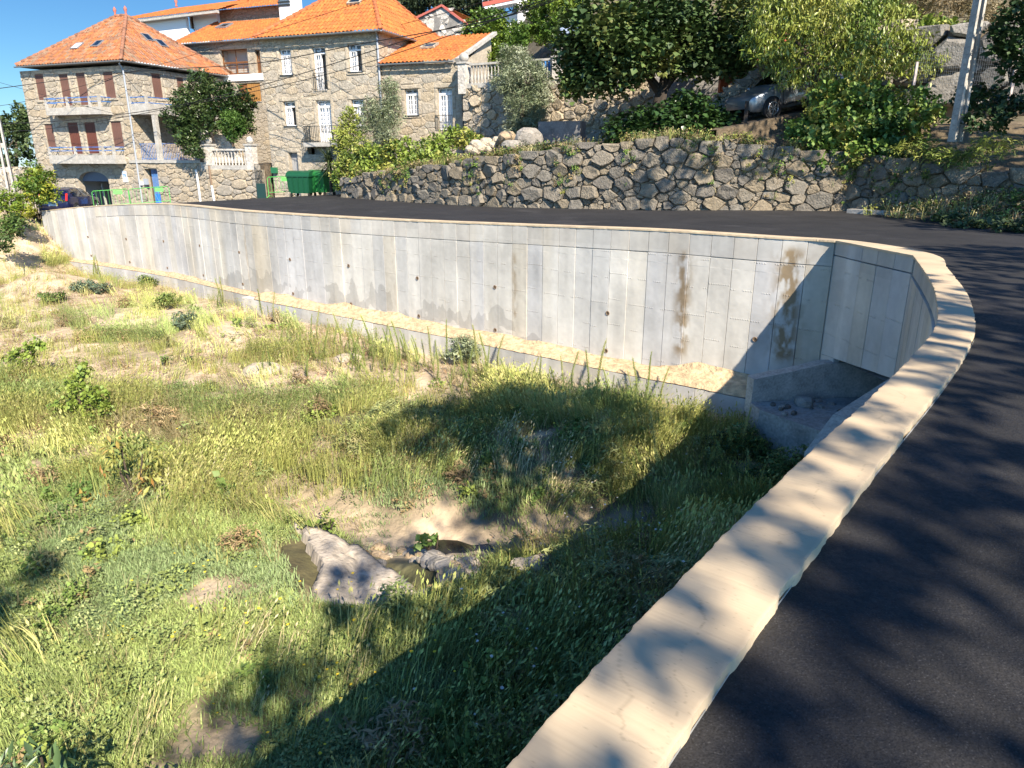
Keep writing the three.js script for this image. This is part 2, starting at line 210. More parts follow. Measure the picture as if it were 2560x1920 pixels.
// ---------- concrete retaining wall ----------
const wallLen = farLen;
const T_wall = tex(1600, 320, (u, v, x, y) => { // u runs along the wall from the culvert, v from its foot to its top; 40 m by 3.4 m
  const s = u * 40, h = v * 3.4, streak = fbm(s * 3.2, h * 0.25, 4, 241), blot = fbm(s * 0.9, h * 0.9, 5, 242), fine = fbm(s * 12, h * 12, 3, 243);
  let k = 0.82 + 0.36 * (streak - 0.5) + 0.46 * (blot - 0.5) + 0.12 * (fine - 0.5);
  let c = [k, k * 0.995, k * 0.985];
  const warm = clamp((fbm(s * 0.8, h * 0.12, 3, 244) - 0.5) * 4); c = lerp3(c, [k * 1.02, k * 0.95, k * 0.82], warm * 0.75);
  const dampE = 0.42 + 0.5 * (fbm(s * 2.2, 1, 3, 245) - 0.5) * 2.2 + 0.25 * (fbm(s * 6, h * 3, 2, 246) - 0.5), dz = sstep(6, 9, s) * sstep(25, 20, s); if (h < dampE * 1.25 * dz && fbm(s * 1.6, h * 1.6, 3, 247) > 0.44) c = c.map(q => q * 0.78);   // damp patches with ragged outlines
  const rust = (sc, w, h0, h1, str) => { const e = Math.exp(-(((s - sc - 0.12 * (h - 1.5) * 0.2) / w) ** 2)) * sstep(h0, h0 + 0.4, h) * sstep(h1 + 0.1, h1 - 0.2, h), n = fbm(s * 9, h * 4, 4, 248); const a = clamp(e * str * clamp((n - 0.34) * 4)); c = lerp3(c, [0.5 * k, 0.385 * k, 0.25 * k], a); };
  rust(0.75, 0.27, 0.5, 3.05, 1.35); rust(3.05, 0.18, 0.2, 2.8, 1.05); rust(7.9, 0.08, 0.2, 2.4, 0.6); rust(20.5, 0.06, 0.2, 2.5, 0.5); rust(12.6, 0.05, 0.2, 2.6, 0.25);
  if (h > 2.78) c = c.map(q => q * (0.9 + 0.1 * h2(Math.floor(s * 2), 3, 249)));
  return c; });
const T_wallB = tex(640, 640, (u, v) => { // nail heads in rows every 0.6 m, film wrinkles
  const s = u * 2.5, h = v * 2.5, row = Math.abs(((h + 0.16 * h2(Math.floor(s * 2), 5, 253)) % 0.625) - 0.3), dot = Math.abs(((s * 18) % 1) - 0.5); let k = 0.55 + 0.5 * (fbm(s * 2.5, h * 2.5, 4, 251) - 0.5); if (row < 0.012 && dot < 0.3 && vnoise(s * 5, h * 3, 252) > 0.5) k -= 0.3; return clamp(k); }, false);
const wallTones = [[0.66, 0.645, 0.605], [0.59, 0.585, 0.565], [0.71, 0.69, 0.64], [0.61, 0.61, 0.61], [0.65, 0.61, 0.53]].map(c => mat(c, 0.85, { map: rep(T_wall, 1 / 40, 1 / 3.4), ...bmp(T_wallB, 0.4, 0.03) }));
const wallBand = [[0.58, 0.57, 0.545], [0.54, 0.54, 0.53], [0.63, 0.61, 0.565], [0.6, 0.575, 0.53]].map(c => mat(c, 0.85, { map: rep(T_wall, 1 / 40, 1 / 3.4), ...bmp(T_wallB, 0.4, 0.01) }));
const wall = thing('retaining_wall', 'long board-marked grey concrete retaining wall with cream coping, curving round the field', 'wall', V(0, 0, 0));
const nrm = (curve, t) => { const d = curve.getTangentAt(t); return V(-d.z, 0, d.x).normalize(); };
function slab(gb, a, b, y0a, y0b, y1a, y1b, n, off, thick, u0, u1) { // board-wide piece of wall face: a, b plan points
  const P = (p, y, o) => V(p.x + n.x * o, y, p.z + n.z * o), bev = 0.007; const o = off, q = [P(a, y0a, o), P(b, y0b, o), P(b, y1b, o), P(a, y1a, o)], r = [P(a, y0a, o - thick), P(b, y0b, o - thick), P(b, y1b, o - thick), P(a, y1a, o - thick)];
  const cx = q.reduce((s, k) => s.add(k), V(0, 0, 0)).multiplyScalar(0.25), f = q.map((k, i) => k.clone().addScaledVector(b.clone().sub(a).setY(0).normalize(), (i === 0 || i === 3 ? 1 : -1) * bev).add(V(0, i < 2 ? bev : -bev, 0))), e = q.map(k => k.clone().addScaledVector(n, -0.03));
  const uv = [[u0, y0a - LEDGE], [u1, y0b - LEDGE], [u1, y1b - LEDGE], [u0, y1a - LEDGE]];
  gb.quad(f[0], f[1], f[2], f[3], ...uv); for (let i = 0; i < 4; i++) { const j = (i + 1) % 4; gb.quad(e[i], e[j], f[j], f[i], uv[i], uv[j], uv[j], uv[i]); gb.quad(r[i], r[j], e[j], e[i], uv[i], uv[j], uv[j], uv[i]); } return gb;
}
{
  const N = Math.round(wallLen / 0.5), bandTop = 0.03; let tone = 0;
  for (let i = 0; i < N; i++) {
    const t0 = i / N, t1 = (i + 1) / N, a = farCurve.getPointAt(t0), b = farCurve.getPointAt(t1); let n = nrm(farCurve, (t0 + t1) / 2); if (n.z < 0) n.negate();
    const proud = rr(0, 0.018), u0 = t0 * wallLen, u1 = t1 * wallLen, noBand = t0 > 0.865;
    if (rnd() < 0.75) tone = Math.floor(rnd() * 5);
    const bh = 0.52, ja = noBand ? 0.02 : bh, jit = rr(-0.01, 0.01);
    const foot = LEDGE - 0.3;
    part('panel', slab(new GB(), a, b, foot, foot, a.y - ja + jit, b.y - ja + jit, n, proud, 0.05, u0, u1).geo(), wallTones[tone], wall);
    if (!noBand) part('panel', slab(new GB(), a, b, a.y - bh + 0.012, b.y - bh + 0.012, a.y - bandTop, b.y - bandTop, n, proud * 0.5 + 0.002, 0.05, u0, u1).geo(), pick(wallBand), wall);
  }
  // body behind the panels
  const g = new GB(); const K = 60; for (let i = 0; i < K; i++) { const a = farCurve.getPointAt(i / K), b = farCurve.getPointAt((i + 1) / K); let n = nrm(farCurve, (i + 0.5) / K); if (n.z < 0) n.negate(); const A = a.clone().addScaledVector(n, -0.02), B = b.clone().addScaledVector(n, -0.02), C = b.clone().addScaledVector(n, -0.3), D = a.clone().addScaledVector(n, -0.3); g.quad(V(A.x, -4.2, A.z), V(B.x, -4.2, B.z), V(B.x, b.y - 0.03, B.z), V(A.x, a.y - 0.03, A.z)); g.quad(V(D.x, -4.2, D.z), V(C.x, -4.2, C.z), V(C.x, b.y - 0.03, C.z), V(D.x, a.y - 0.03, D.z)); g.quad(V(A.x, a.y - 0.03, A.z), V(B.x, b.y - 0.03, B.z), V(C.x, b.y - 0.03, C.z), V(D.x, a.y - 0.03, D.z)); if (i === K - 1) g.quad(V(B.x, -4.2, B.z), V(C.x, -4.2, C.z), V(C.x, b.y - 0.03, C.z), V(B.x, b.y - 0.03, B.z)); }
  part('core', g.geo(), M.concreteRaw, wall);
  // footing with its own form boards
  const fN = Math.round(wallLen / 1.2); for (let i = 0; i < fN; i++) { const t0 = i / fN, t1 = (i + 1) / fN; if (t0 < 0.004) continue; const a = farCurve.getPointAt(t0), b = farCurve.getPointAt(t1); let n = nrm(farCurve, (t0 + t1) / 2); if (n.z < 0) n.negate(); const s = t0 * wallLen, wide = s > 19.5 ? 0.28 : 0.58, A = a.clone().setY(0), B = b.clone().setY(0); const gb = new GB(); const top = LEDGE - 0.12; slab(gb, A, B, -4.3, -4.3, top, top, n, wide + rr(0, 0.01), 0.3, s, s + 1.2); const P = (p, o) => V(p.x + n.x * o, top - 0.004, p.z + n.z * o); gb.quad(P(A, 0), P(B, 0), P(B, wide), P(A, wide)); part('footing', gb.geo(), pick(wallTones), wall); }
  // headwall over the culvert and the near wall
  const C1 = V(6.3, 0.09, -14.03), C2 = V(6.48, 0.12, -11.52), bot1 = -2.2, bot2 = -1.97; const hn = V(-1, 0, 0.07).normalize();
  for (let i = 0; i < 5; i++) { const a = C1.clone().lerp(C2, i ? i / 5 : -0.12), b = C1.clone().lerp(C2, (i + 1) / 5); const recess = i === 0 ? -0.025 : 0, y0a = i === 0 ? -2.9 : lerp(bot1, bot2, i / 5), y0b = i === 0 ? -2.9 : lerp(bot1, bot2, (i + 1) / 5); part('panel', slab(new GB(), a, b, y0a, y0b, a.y - 0.3, b.y - 0.3, hn, recess + rr(0, 0.008), 0.12, 30 + i * 0.5, 30.5 + i * 0.5).geo(), wallTones[(i * 2) % 5], wall); part('panel', slab(new GB(), a, b, a.y - 0.29, b.y - 0.29, a.y - 0.03, b.y - 0.03, hn, recess + 0.003, 0.12, 30 + i * 0.5, 30.5 + i * 0.5).geo(), wallBand[i % 4], wall); }
  const g2 = new GB(); g2.quad(V(6.42, bot1, -14.2), V(6.6, bot2, -11.5), V(6.6, 0.06, -11.5), V(6.42, 0.06, -14.2)); g2.quad(V(6.31, bot1 + 0.002, -14.0), V(6.49, bot2 + 0.002, -11.52), V(7.2, bot2, -11.5), V(7.2, bot1, -14.1)); part('core', g2.geo(), M.concreteRaw, wall);
  const L = nearCurve.getLength(), n2 = 26; for (let i = 0; i < n2; i++) { const t0 = i * 0.52 / L, t1 = Math.min(1, (i + 1) * 0.52 / L), a = nearCurve.getPointAt(t0), b = nearCurve.getPointAt(t1); let n = nrm(nearCurve, (t0 + t1) / 2); if (n.x > 0) n.negate(); part('panel', slab(new GB(), a, b, -4.3, -4.3, a.y - 0.34, b.y - 0.34, n, rr(0, 0.012), 0.08, 20 + i * 0.5, 20.5 + i * 0.5).geo(), wallTones[(i * 3 + 1) % 5], wall); part('panel', slab(new GB(), a, b, a.y - 0.33, b.y - 0.33, a.y - 0.03, b.y - 0.02, n, -0.02, 0.08, 20 + i * 0.5, 20.5 + i * 0.5).geo(), wallBand[i % 4], wall); }
  const g3 = new GB(); for (let i = 0; i < 40; i++) { const a = nearCurve.getPointAt(i / 40), b = nearCurve.getPointAt((i + 1) / 40); let n = nrm(nearCurve, (i + 0.5) / 40); if (n.x > 0) n.negate(); for (const o of [-0.06, -0.3]) { const A = a.clone().addScaledVector(n, o), B = b.clone().addScaledVector(n, o); g3.quad(V(A.x, -4.4, A.z), V(B.x, -4.4, B.z), V(B.x, b.y - 0.04, B.z), V(A.x, a.y - 0.04, A.z)); } } part('core', g3.geo(), M.concreteRaw, wall);
  // weep pipes
  const weepGeo = new THREE.TorusGeometry(0.045, 0.012, 6, 14), weepHole = new THREE.CircleGeometry(0.043, 14);
  for (const [s, ys] of [[1.35, [-2.1]], [1.32, []], [5.0, [-2.0, -2.95]], [8.6, [-1.75, -2.95]], [11.6, [-1.8, -2.95]], [14.7, [-1.7, -2.95]], [17.8, [-1.75, -2.95]], [21, [-1.75, -2.95]], [24.2, [-1.75, -2.95]], [27.4, [-1.8, -2.95]], [30.6, [-1.9, -2.95]], [34, [-2, -2.9]]]) for (const y of ys) { const t = s / wallLen, p = farCurve.getPointAt(t); let n = nrm(farCurve, t); if (n.z < 0) n.negate(); const w = part('weep_pipe', weepGeo, M.pvcBrown, wall); w.position.set(p.x + n.x * 0.018, y, p.z + n.z * 0.018); w.lookAt(w.position.clone().add(n)); const hole = part('bore', weepHole, M.earth, w); hole.position.z = 0.002; }
  // coping strip: paired outer and inner edges
  const outer = [], inner = []; const add = (p, n, w) => { outer.push(p.clone()); inner.push(p.clone().addScaledVector(n, -w)); };
  const innerList = [[-2.3, 4.1], [-1.62, 2.03], [-0.69, 0.26], [0.25, -1.25], [1.36, -2.69], [2.87, -4.54], [3.42, -5.22], [4.21, -6.3], [5.12, -7.87], [5.63, -8.9], [6.25, -10.23], [6.8, -11.35], [6.95, -12.3], [6.85, -13.25], [6.55, -14.05], [6.1, -14.57]];
  const oList = [...nearPts.slice().reverse(), V(6.41, 0.11, -12.4), V(6.355, 0.1, -13.3), V(6.31, 0.09, -13.97), V(5.9, 0.085, -14.34)];
  const iC = new THREE.CatmullRomCurve3(innerList.map(([x, z], k) => V(x, oList[k].y, z)), false, 'centripetal');
  const perSeg = 100; for (let k = 0; k + 1 < oList.length; k++) for (let q = 0; q < perSeg; q++) { const f = q / perSeg; outer.push(k < 11 ? nearCurve.getPoint((11 - k - f) / 11) : oList[k].clone().lerp(oList[k + 1], f)); inner.push(iC.getPoint((k + f) / (oList.length - 1))); }
  const s0 = 0.52; for (let s = s0; s <= wallLen; s += 0.05) { const t = s / wallLen, p = farCurve.getPointAt(t); let n = nrm(farCurve, t); if (n.z < 0) n.negate(); const w = lerp(0.3, 0.34, 0.5); if (s < s0 + 0.05) { } add(p, n, w); }
  const gb = new GB(); let d = 0; const rows = outer.map((o, k) => { const i = inner[k]; if (k) d += o.distanceTo(outer[k - 1]); const dir = o.clone().sub(i).setY(0).normalize(), jo = 0.016 * (fbm(d * 16, 1, 4, 261) - 0.4) + 0.02 + (vnoise(d * 11, 4, 266) > 0.9 ? -0.006 : 0), ji = 0.014 * (fbm(d * 13, 5, 4, 262) - 0.5) + (vnoise(d * 3, 8, 267) > 0.9 ? -0.008 : 0), jy = 0.005 * (fbm(d * 1.2, 9, 2, 263) - 0.5); const O = o.clone().addScaledVector(dir, jo), I = i.clone().addScaledVector(dir, -ji), y = o.y + jy, w = O.distanceTo(I), q = (p, yy, v) => gb.v(V(p.x, yy, p.z), d, v); return [q(O, y - 0.04, 0), q(O, y - 0.003, 0.04), q(O, y - 0.003, 0.05), q(O.clone().lerp(I, 0.04), y, 0.06), q(O.clone().lerp(I, 0.5), y + 0.003, w / 2), q(I.clone().lerp(O, 0.04), y, w), q(I, y - 0.004, w + 0.01), q(I, y - 0.004, w + 0.01), q(I.clone().addScaledVector(dir, 0.006 * (fbm(d * 9, 7, 3, 265) - 0.6)), y - 0.2, w + 0.2)]; });
  for (let k = 0; k + 1 < rows.length; k++) for (const j of [0, 2, 3, 4, 5, 7]) gb.i.push(rows[k][j], rows[k + 1][j], rows[k + 1][j + 1], rows[k][j], rows[k + 1][j + 1], rows[k][j + 1]);
  part('coping', gb.geo(), M.coping, wall, 'cream brushed concrete coping with ragged edges');
}
// sand lying on the footing's ledge
{
  const g = new GB(), K = 260, J = 6, ids = []; for (let i = 0; i <= K; i++) { const t = 0.012 + 0.968 * i / K, p = farCurve.getPointAt(t), s = t * wallLen; let n = nrm(farCurve, t); if (n.z < 0) n.negate(); const wide = s > 19.5 ? 0.28 : 0.58, row = []; for (let j = 0; j <= J; j++) { const f = j / J, o = wide * f * (0.97 + 0.05 * fbm(s * 5, 2, 2, 271)); const heap = (0.17 * (1 - f) + 0.06) * (0.4 + 1.1 * fbm(s * 0.8, f * 2, 3, 272)) * (1 + 0.4 * sstep(5, 2.5, s)) * (s > 19.5 ? 0.55 : 1); const y = LEDGE - 0.12 + heap * (j === J ? 0.15 : 1) + 0.02 * fbm(s * 9, f * 7, 2, 273); row.push(g.v(V(p.x + n.x * (o + 0.014), y, p.z + n.z * (o + 0.014)), s, f)); } ids.push(row); }
  for (let i = 0; i < K; i++) for (let j = 0; j < J; j++) g.i.push(ids[i][j], ids[i][j + 1], ids[i + 1][j + 1], ids[i][j], ids[i + 1][j + 1], ids[i + 1][j]);
  const o = part('sand', g.geo(), M.sand, scene); o.userData.kind = 'stuff'; tag(o, 'pale yellow sand spilled along the ledge at the foot of the concrete wall', 'sand');
}
// ---------- culvert outlet ----------
{
  const c = thing('culvert_outlet', 'concrete culvert outlet with wing walls and stepped apron under the bend of the wall', 'culvert', V(0, 0, 0));
  const wing = (P, y0, w, label) => { const g = new GB(); for (let k = 0; k + 1 < P.length; k++) { const [ax, az, ay] = P[k], [bx, bz, by] = P[k + 1], d = V(bx - ax, 0, bz - az).normalize(), n = V(-d.z, 0, d.x).multiplyScalar(w / 2); const q = (x, y, z, s) => V(x + n.x * s, y, z + n.z * s); g.quad(q(ax, y0, az, 1), q(bx, y0, bz, 1), q(bx, by, bz, 1), q(ax, ay, az, 1)); g.quad(q(bx, y0, bz, -1), q(ax, y0, az, -1), q(ax, ay, az, -1), q(bx, by, bz, -1)); g.quad(q(ax, ay, az, 1), q(bx, by, bz, 1), q(bx, by, bz, -1), q(ax, ay, az, -1)); if (k === 0) g.quad(q(ax, y0, az, -1), q(ax, y0, az, 1), q(ax, ay, az, 1), q(ax, ay, az, -1)); if (k + 2 === P.length) g.quad(q(bx, y0, bz, 1), q(bx, y0, bz, -1), q(bx, by, bz, -1), q(bx, by, bz, 1)); } part('wing_wall', g.geo(), M.concretePale, c, label); };
  wing([[4.72, -13.42, -2.52], [5.5, -13.5, -2.38], [6.15, -13.56, -2.24], [9.5, -13.8, -2.2]], -4.2, 0.28);
  wing([[4.85, -10.55, -2.95], [5.4, -10.9, -2.42], [6.52, -11.47, -1.99], [9.5, -11.2, -1.98]], -4.4, 0.32);
  const g = new GB(); g.box(0, 1, 0, 1, 0, 1, new THREE.Matrix4()); const a = new GB(); const P = [V(4.7, -2.98, -13.25), V(4.74, -2.98, -12.82), V(5.62, -3.0, -11.5), V(6.1, -3.0, -11.0), V(9.5, -2.9, -11.2), V(9.5, -2.9, -13.7)]; const base = P.map(p => V(p.x, -4.4, p.z)); for (let k = 1; k + 1 < P.length; k++) a.tri(P[0], P[k], P[k + 1], [P[0].x, P[0].z], [P[k].x, P[k].z], [P[k + 1].x, P[k + 1].z]); for (let k = 0; k < P.length; k++) { const j = (k + 1) % P.length; a.quad(base[k], base[j], P[j], P[k]); }
  part('apron', a.geo(), M.concreteRaw, c, 'rough concrete apron slab with a vertical drop');
  const r = new GB(); r.quad(V(6.5, -2.05, -11.3), V(9.6, -2.05, -11.1), V(9.6, -2.05, -13.9), V(6.35, -2.18, -14.1)); r.quad(V(9.5, -3, -11), V(9.5, -3, -14), V(9.5, -2, -14), V(9.5, -2, -11)); part('tunnel', r.geo(), M.concreteRaw, c);
}
// ---------- masonry ----------
// one stone: a convex outline in its own plane, cushioned towards the viewer
function stoneGeo(poly, depth, bulge = 1) {
  const rough = bulge > 0.5, R0 = rough ? 0.5 * Math.min(0.5, Math.hypot(poly[0][0] - poly[Math.floor(poly.length / 2)][0], poly[0][1] - poly[Math.floor(poly.length / 2)][1])) : 0, tx = rough ? rr(-0.28, 0.28) : rr(-0.03, 0.03), ty = rough ? rr(-0.3, 0.22) : rr(-0.03, 0.03);
  const n = poly.length; let cx = 0, cy = 0; poly.forEach(p => { cx += p[0] / n; cy += p[1] / n; });
  const g = new GB(), ox = rr(0, 9), oy = rr(0, 9), rings = [];
  for (const [sc, z, j] of [[1, -0.09, 0], [0.99, depth * 0.3, 0.004 + R0 * 0.06], [0.95, depth * 0.85, 0.008 + R0 * 0.08], [0.78, depth * (1 + 0.05 * bulge), 0.01 + R0 * 0.13]]) rings.push(poly.map(p => { const x = (p[0] - cx) * sc + rr(-j, j), y = (p[1] - cy) * sc + rr(-j, j); return g.v(V(x, y, z + rr(-j, j) * 0.6 + (z > 0 ? x * tx + y * ty : 0)), x + ox, y + oy); }));
  const c = g.v(V(0, 0, depth * (1 + 0.1 * bulge * rr(-1, 1))), ox, oy);
  for (let k = 0; k < 3; k++) for (let i = 0; i < n; i++) { const j = (i + 1) % n; g.i.push(rings[k][i], rings[k][j], rings[k + 1][j], rings[k][i], rings[k + 1][j], rings[k + 1][i]); }
  for (let i = 0; i < n; i++) g.i.push(rings[3][i], rings[3][(i + 1) % n], c);
  let G = g.geo(); if (rough) { G = G.toNonIndexed(); G.computeVertexNormals(); } return [G, cx, cy];
}
function clipHalf(poly, ax, ay, nx, ny) { // keep the side where (p-a).n <= 0
  const out = []; for (let i = 0; i < poly.length; i++) { const p = poly[i], q = poly[(i + 1) % poly.length], a = (p[0] - ax) * nx + (p[1] - ay) * ny, b = (q[0] - ax) * nx + (q[1] - ay) * ny; if (a <= 0) out.push(p); if ((a < 0 && b > 0) || (a > 0 && b < 0)) { const t = a / (a - b); out.push([p[0] + (q[0] - p[0]) * t, p[1] + (q[1] - p[1]) * t]); } } return out; }
// irregular rubble cells over s in [0,L], y in [bot(s), top(s)]
function rubbleCells(L, bot, top, size, flat = 1.35, gap = 0.025) {
  const seeds = [], tries = L * 400 / size; let ymin = 1e9, ymax = -1e9; for (let s = 0; s <= L; s += L / 40) { ymin = Math.min(ymin, bot(s)); ymax = Math.max(ymax, top(s)); }
  for (let k = 0; k < tries; k++) { const s = rr(0, L), y = rr(ymin, ymax), sz = size * (k < tries * 0.12 ? rr(1.1, 1.8) : k < tries * 0.4 ? rr(0.7, 1.1) : rr(0.35, 0.7)); if (y < bot(s) || y > top(s)) continue; if (seeds.some(q => Math.hypot(q[0] - s, (q[1] - y) * flat) < (sz + q[2]) * 0.5)) continue; seeds.push([s, y, sz]); }
  const cells = []; for (const q of seeds) { let P = [[Math.max(0, q[0] - 1.4 * size), q[1] - 1.4 * size], [Math.min(L, q[0] + 1.4 * size), q[1] - 1.4 * size], [Math.min(L, q[0] + 1.4 * size), q[1] + 1.4 * size], [Math.max(0, q[0] - 1.4 * size), q[1] + 1.4 * size]]; for (const r of seeds) { if (r === q) continue; const dx = r[0] - q[0], dy = (r[1] - q[1]) * flat; if (dx * dx + dy * dy > size * size * 9) continue; const w = q[2] / (q[2] + r[2]); P = clipHalf(P, q[0] + (r[0] - q[0]) * w, q[1] + (r[1] - q[1]) * w, dx, dy * flat); if (P.length < 3) break; } if (P.length < 3) continue; const tp = top(q[0]) + 0.06, bt = bot(q[0]) - 0.02; P = clipHalf(P, 0, tp, 0, 1); P = clipHalf(P, 0, bt, 0, -1); if (P.length < 3) continue;
    let cx = 0, cy = 0, area = 0; P.forEach(p => { cx += p[0] / P.length; cy += p[1] / P.length; }); P.forEach((p, i) => { const r = P[(i + 1) % P.length]; area += (p[0] * r[1] - r[0] * p[1]) / 2; }); const R = Math.sqrt(Math.abs(area) / 3.14); if (R < 0.05) continue; const k = 1 - gap / R; P = P.filter((p, i) => { const r = P[(i + 1) % P.length]; return Math.hypot(p[0] - r[0], p[1] - r[1]) > 0.06 * size; }); if (P.length < 3) continue; const ch = []; P.forEach((p, i) => { const a = P[(i + P.length - 1) % P.length], b = P[(i + 1) % P.length]; const f = 0.2; ch.push([p[0] + (a[0] - p[0]) * f, p[1] + (a[1] - p[1]) * f], [p[0] + (b[0] - p[0]) * f, p[1] + (b[1] - p[1]) * f]); }); const Q = (P.length < 6 ? ch : P).map(p => [cx + (p[0] - cx) * k + rr(-0.012, 0.012), cy + (p[1] - cy) * k + rr(-0.012, 0.012)]); cells.push([Q, Math.abs(area)]); }
  return cells.sort((a, b) => b[1] - a[1]);
}
// lay cells as stones on a surface: at(s, y) gives {p, angle}
function layStones(parent, cells, at, mats, depth, max = 290) {
  const rest = []; cells.forEach(([poly, area], k) => { const d = depth * rr(0.75, 1.35) * clamp(Math.sqrt(area) / 0.4, 0.5, 1.5); const [g, cx, cy] = stoneGeo(poly, d); const { p, a } = at(cx, cy); if (k < max) { const o = part('stone', g, pick(mats), parent); o.position.copy(p); o.rotation.set(rr(-0.04, 0.04), a + rr(-0.05, 0.05), 0, 'YXZ'); } else { g.applyMatrix4(new THREE.Matrix4().makeRotationY(a).setPosition(p)); rest.push(g); } });
  if (rest.length) { const o = part('small_stones', mergeGeometries(rest), mats[0], parent); o.userData.kind = 'stuff'; }
}
// surface along a plan polyline
function along(P) { const L = [0]; for (let k = 1; k < P.length; k++) L.push(L[k - 1] + Math.hypot(P[k][0] - P[k - 1][0], P[k][1] - P[k - 1][1])); return { len: L[L.length - 1], at: (s, y) => { let k = 1; while (k < P.length - 1 && s > L[k]) k++; const t = (s - L[k - 1]) / (L[k] - L[k - 1]), dx = P[k][0] - P[k - 1][0], dz = P[k][1] - P[k - 1][1]; return { p: V(P[k - 1][0] + dx * t, y, P[k - 1][1] + dz * t), a: Math.atan2(-dz, dx) }; } }; }
// free-standing or retaining rubble wall along P (left to right as seen from its face)
function rubbleWall(name, label, P, bot, top, size, mats, backing, { depth = 0.09, thick = 0.4, flat = 1.35, gap = 0.025, max = 290, category = 'wall' } = {}) {
  const al = along(P), w = thing(name, label, category), g = new GB(), K = Math.max(8, Math.round(al.len / 0.5)), rows = [];
  for (let k = 0; k <= K; k++) { const s = al.len * k / K, { p, a } = al.at(Math.min(s, al.len - 1e-3), 0), n = V(Math.sin(a), 0, Math.cos(a)), f = p.clone().addScaledVector(n, -0.03), b = p.clone().addScaledVector(n, -thick); rows.push([g.v(V(f.x, bot(s) - 0.3, f.z), s, 0), g.v(V(f.x, top(s) - 0.05, f.z), s, top(s) - bot(s)), g.v(V(b.x, top(s) - 0.05, b.z), s, top(s) - bot(s) + thick), g.v(V(b.x, bot(s) - 0.3, b.z), s, 9)]); }
  for (let k = 0; k < K; k++) for (let j = 0; j < 3; j++) g.i.push(rows[k][j], rows[k + 1][j], rows[k + 1][j + 1], rows[k][j], rows[k + 1][j + 1], rows[k][j + 1]); g.i.push(rows[0][0], rows[0][1], rows[0][2], rows[0][0], rows[0][2], rows[0][3]); const e = rows[K]; g.i.push(e[0], e[1], e[2], e[0], e[2], e[3]);
  part('core', g.geo(), backing, w);
  layStones(w, rubbleCells(al.len, bot, top, size, flat, gap), al.at, mats, depth, max); return w;
}
// ---------- houses ----------
class House {
  constructor(name, label, category, px, py, t, deg, baseY) { const p = atT(px, py, t); p.y = baseY; this.o = thing(name, label, category, p, deg * Math.PI / 180); this.o.updateMatrixWorld(true); this.inv = this.o.matrixWorld.clone().invert(); this.eye = camera.position.clone().applyMatrix4(this.inv); }
  dir(px, py) { return ray(px, py).applyMatrix4(new THREE.Matrix4().extractRotation(this.inv)); }
  uv(px, py, z = 0) { const d = this.dir(px, py), k = (z - this.eye.z) / d.z; return V(this.eye.x + d.x * k, this.eye.y + d.y * k, z); }
  sd(px, py, x) { const d = this.dir(px, py), k = (x - this.eye.x) / d.x; return V(x, this.eye.y + d.y * k, this.eye.z + d.z * k); }
  rect(a, b, c, d, z = 0) { const p = this.uv(a, b, z), q = this.uv(c, d, z); return { x0: p.x, x1: q.x, y0: q.y, y1: p.y }; }
}
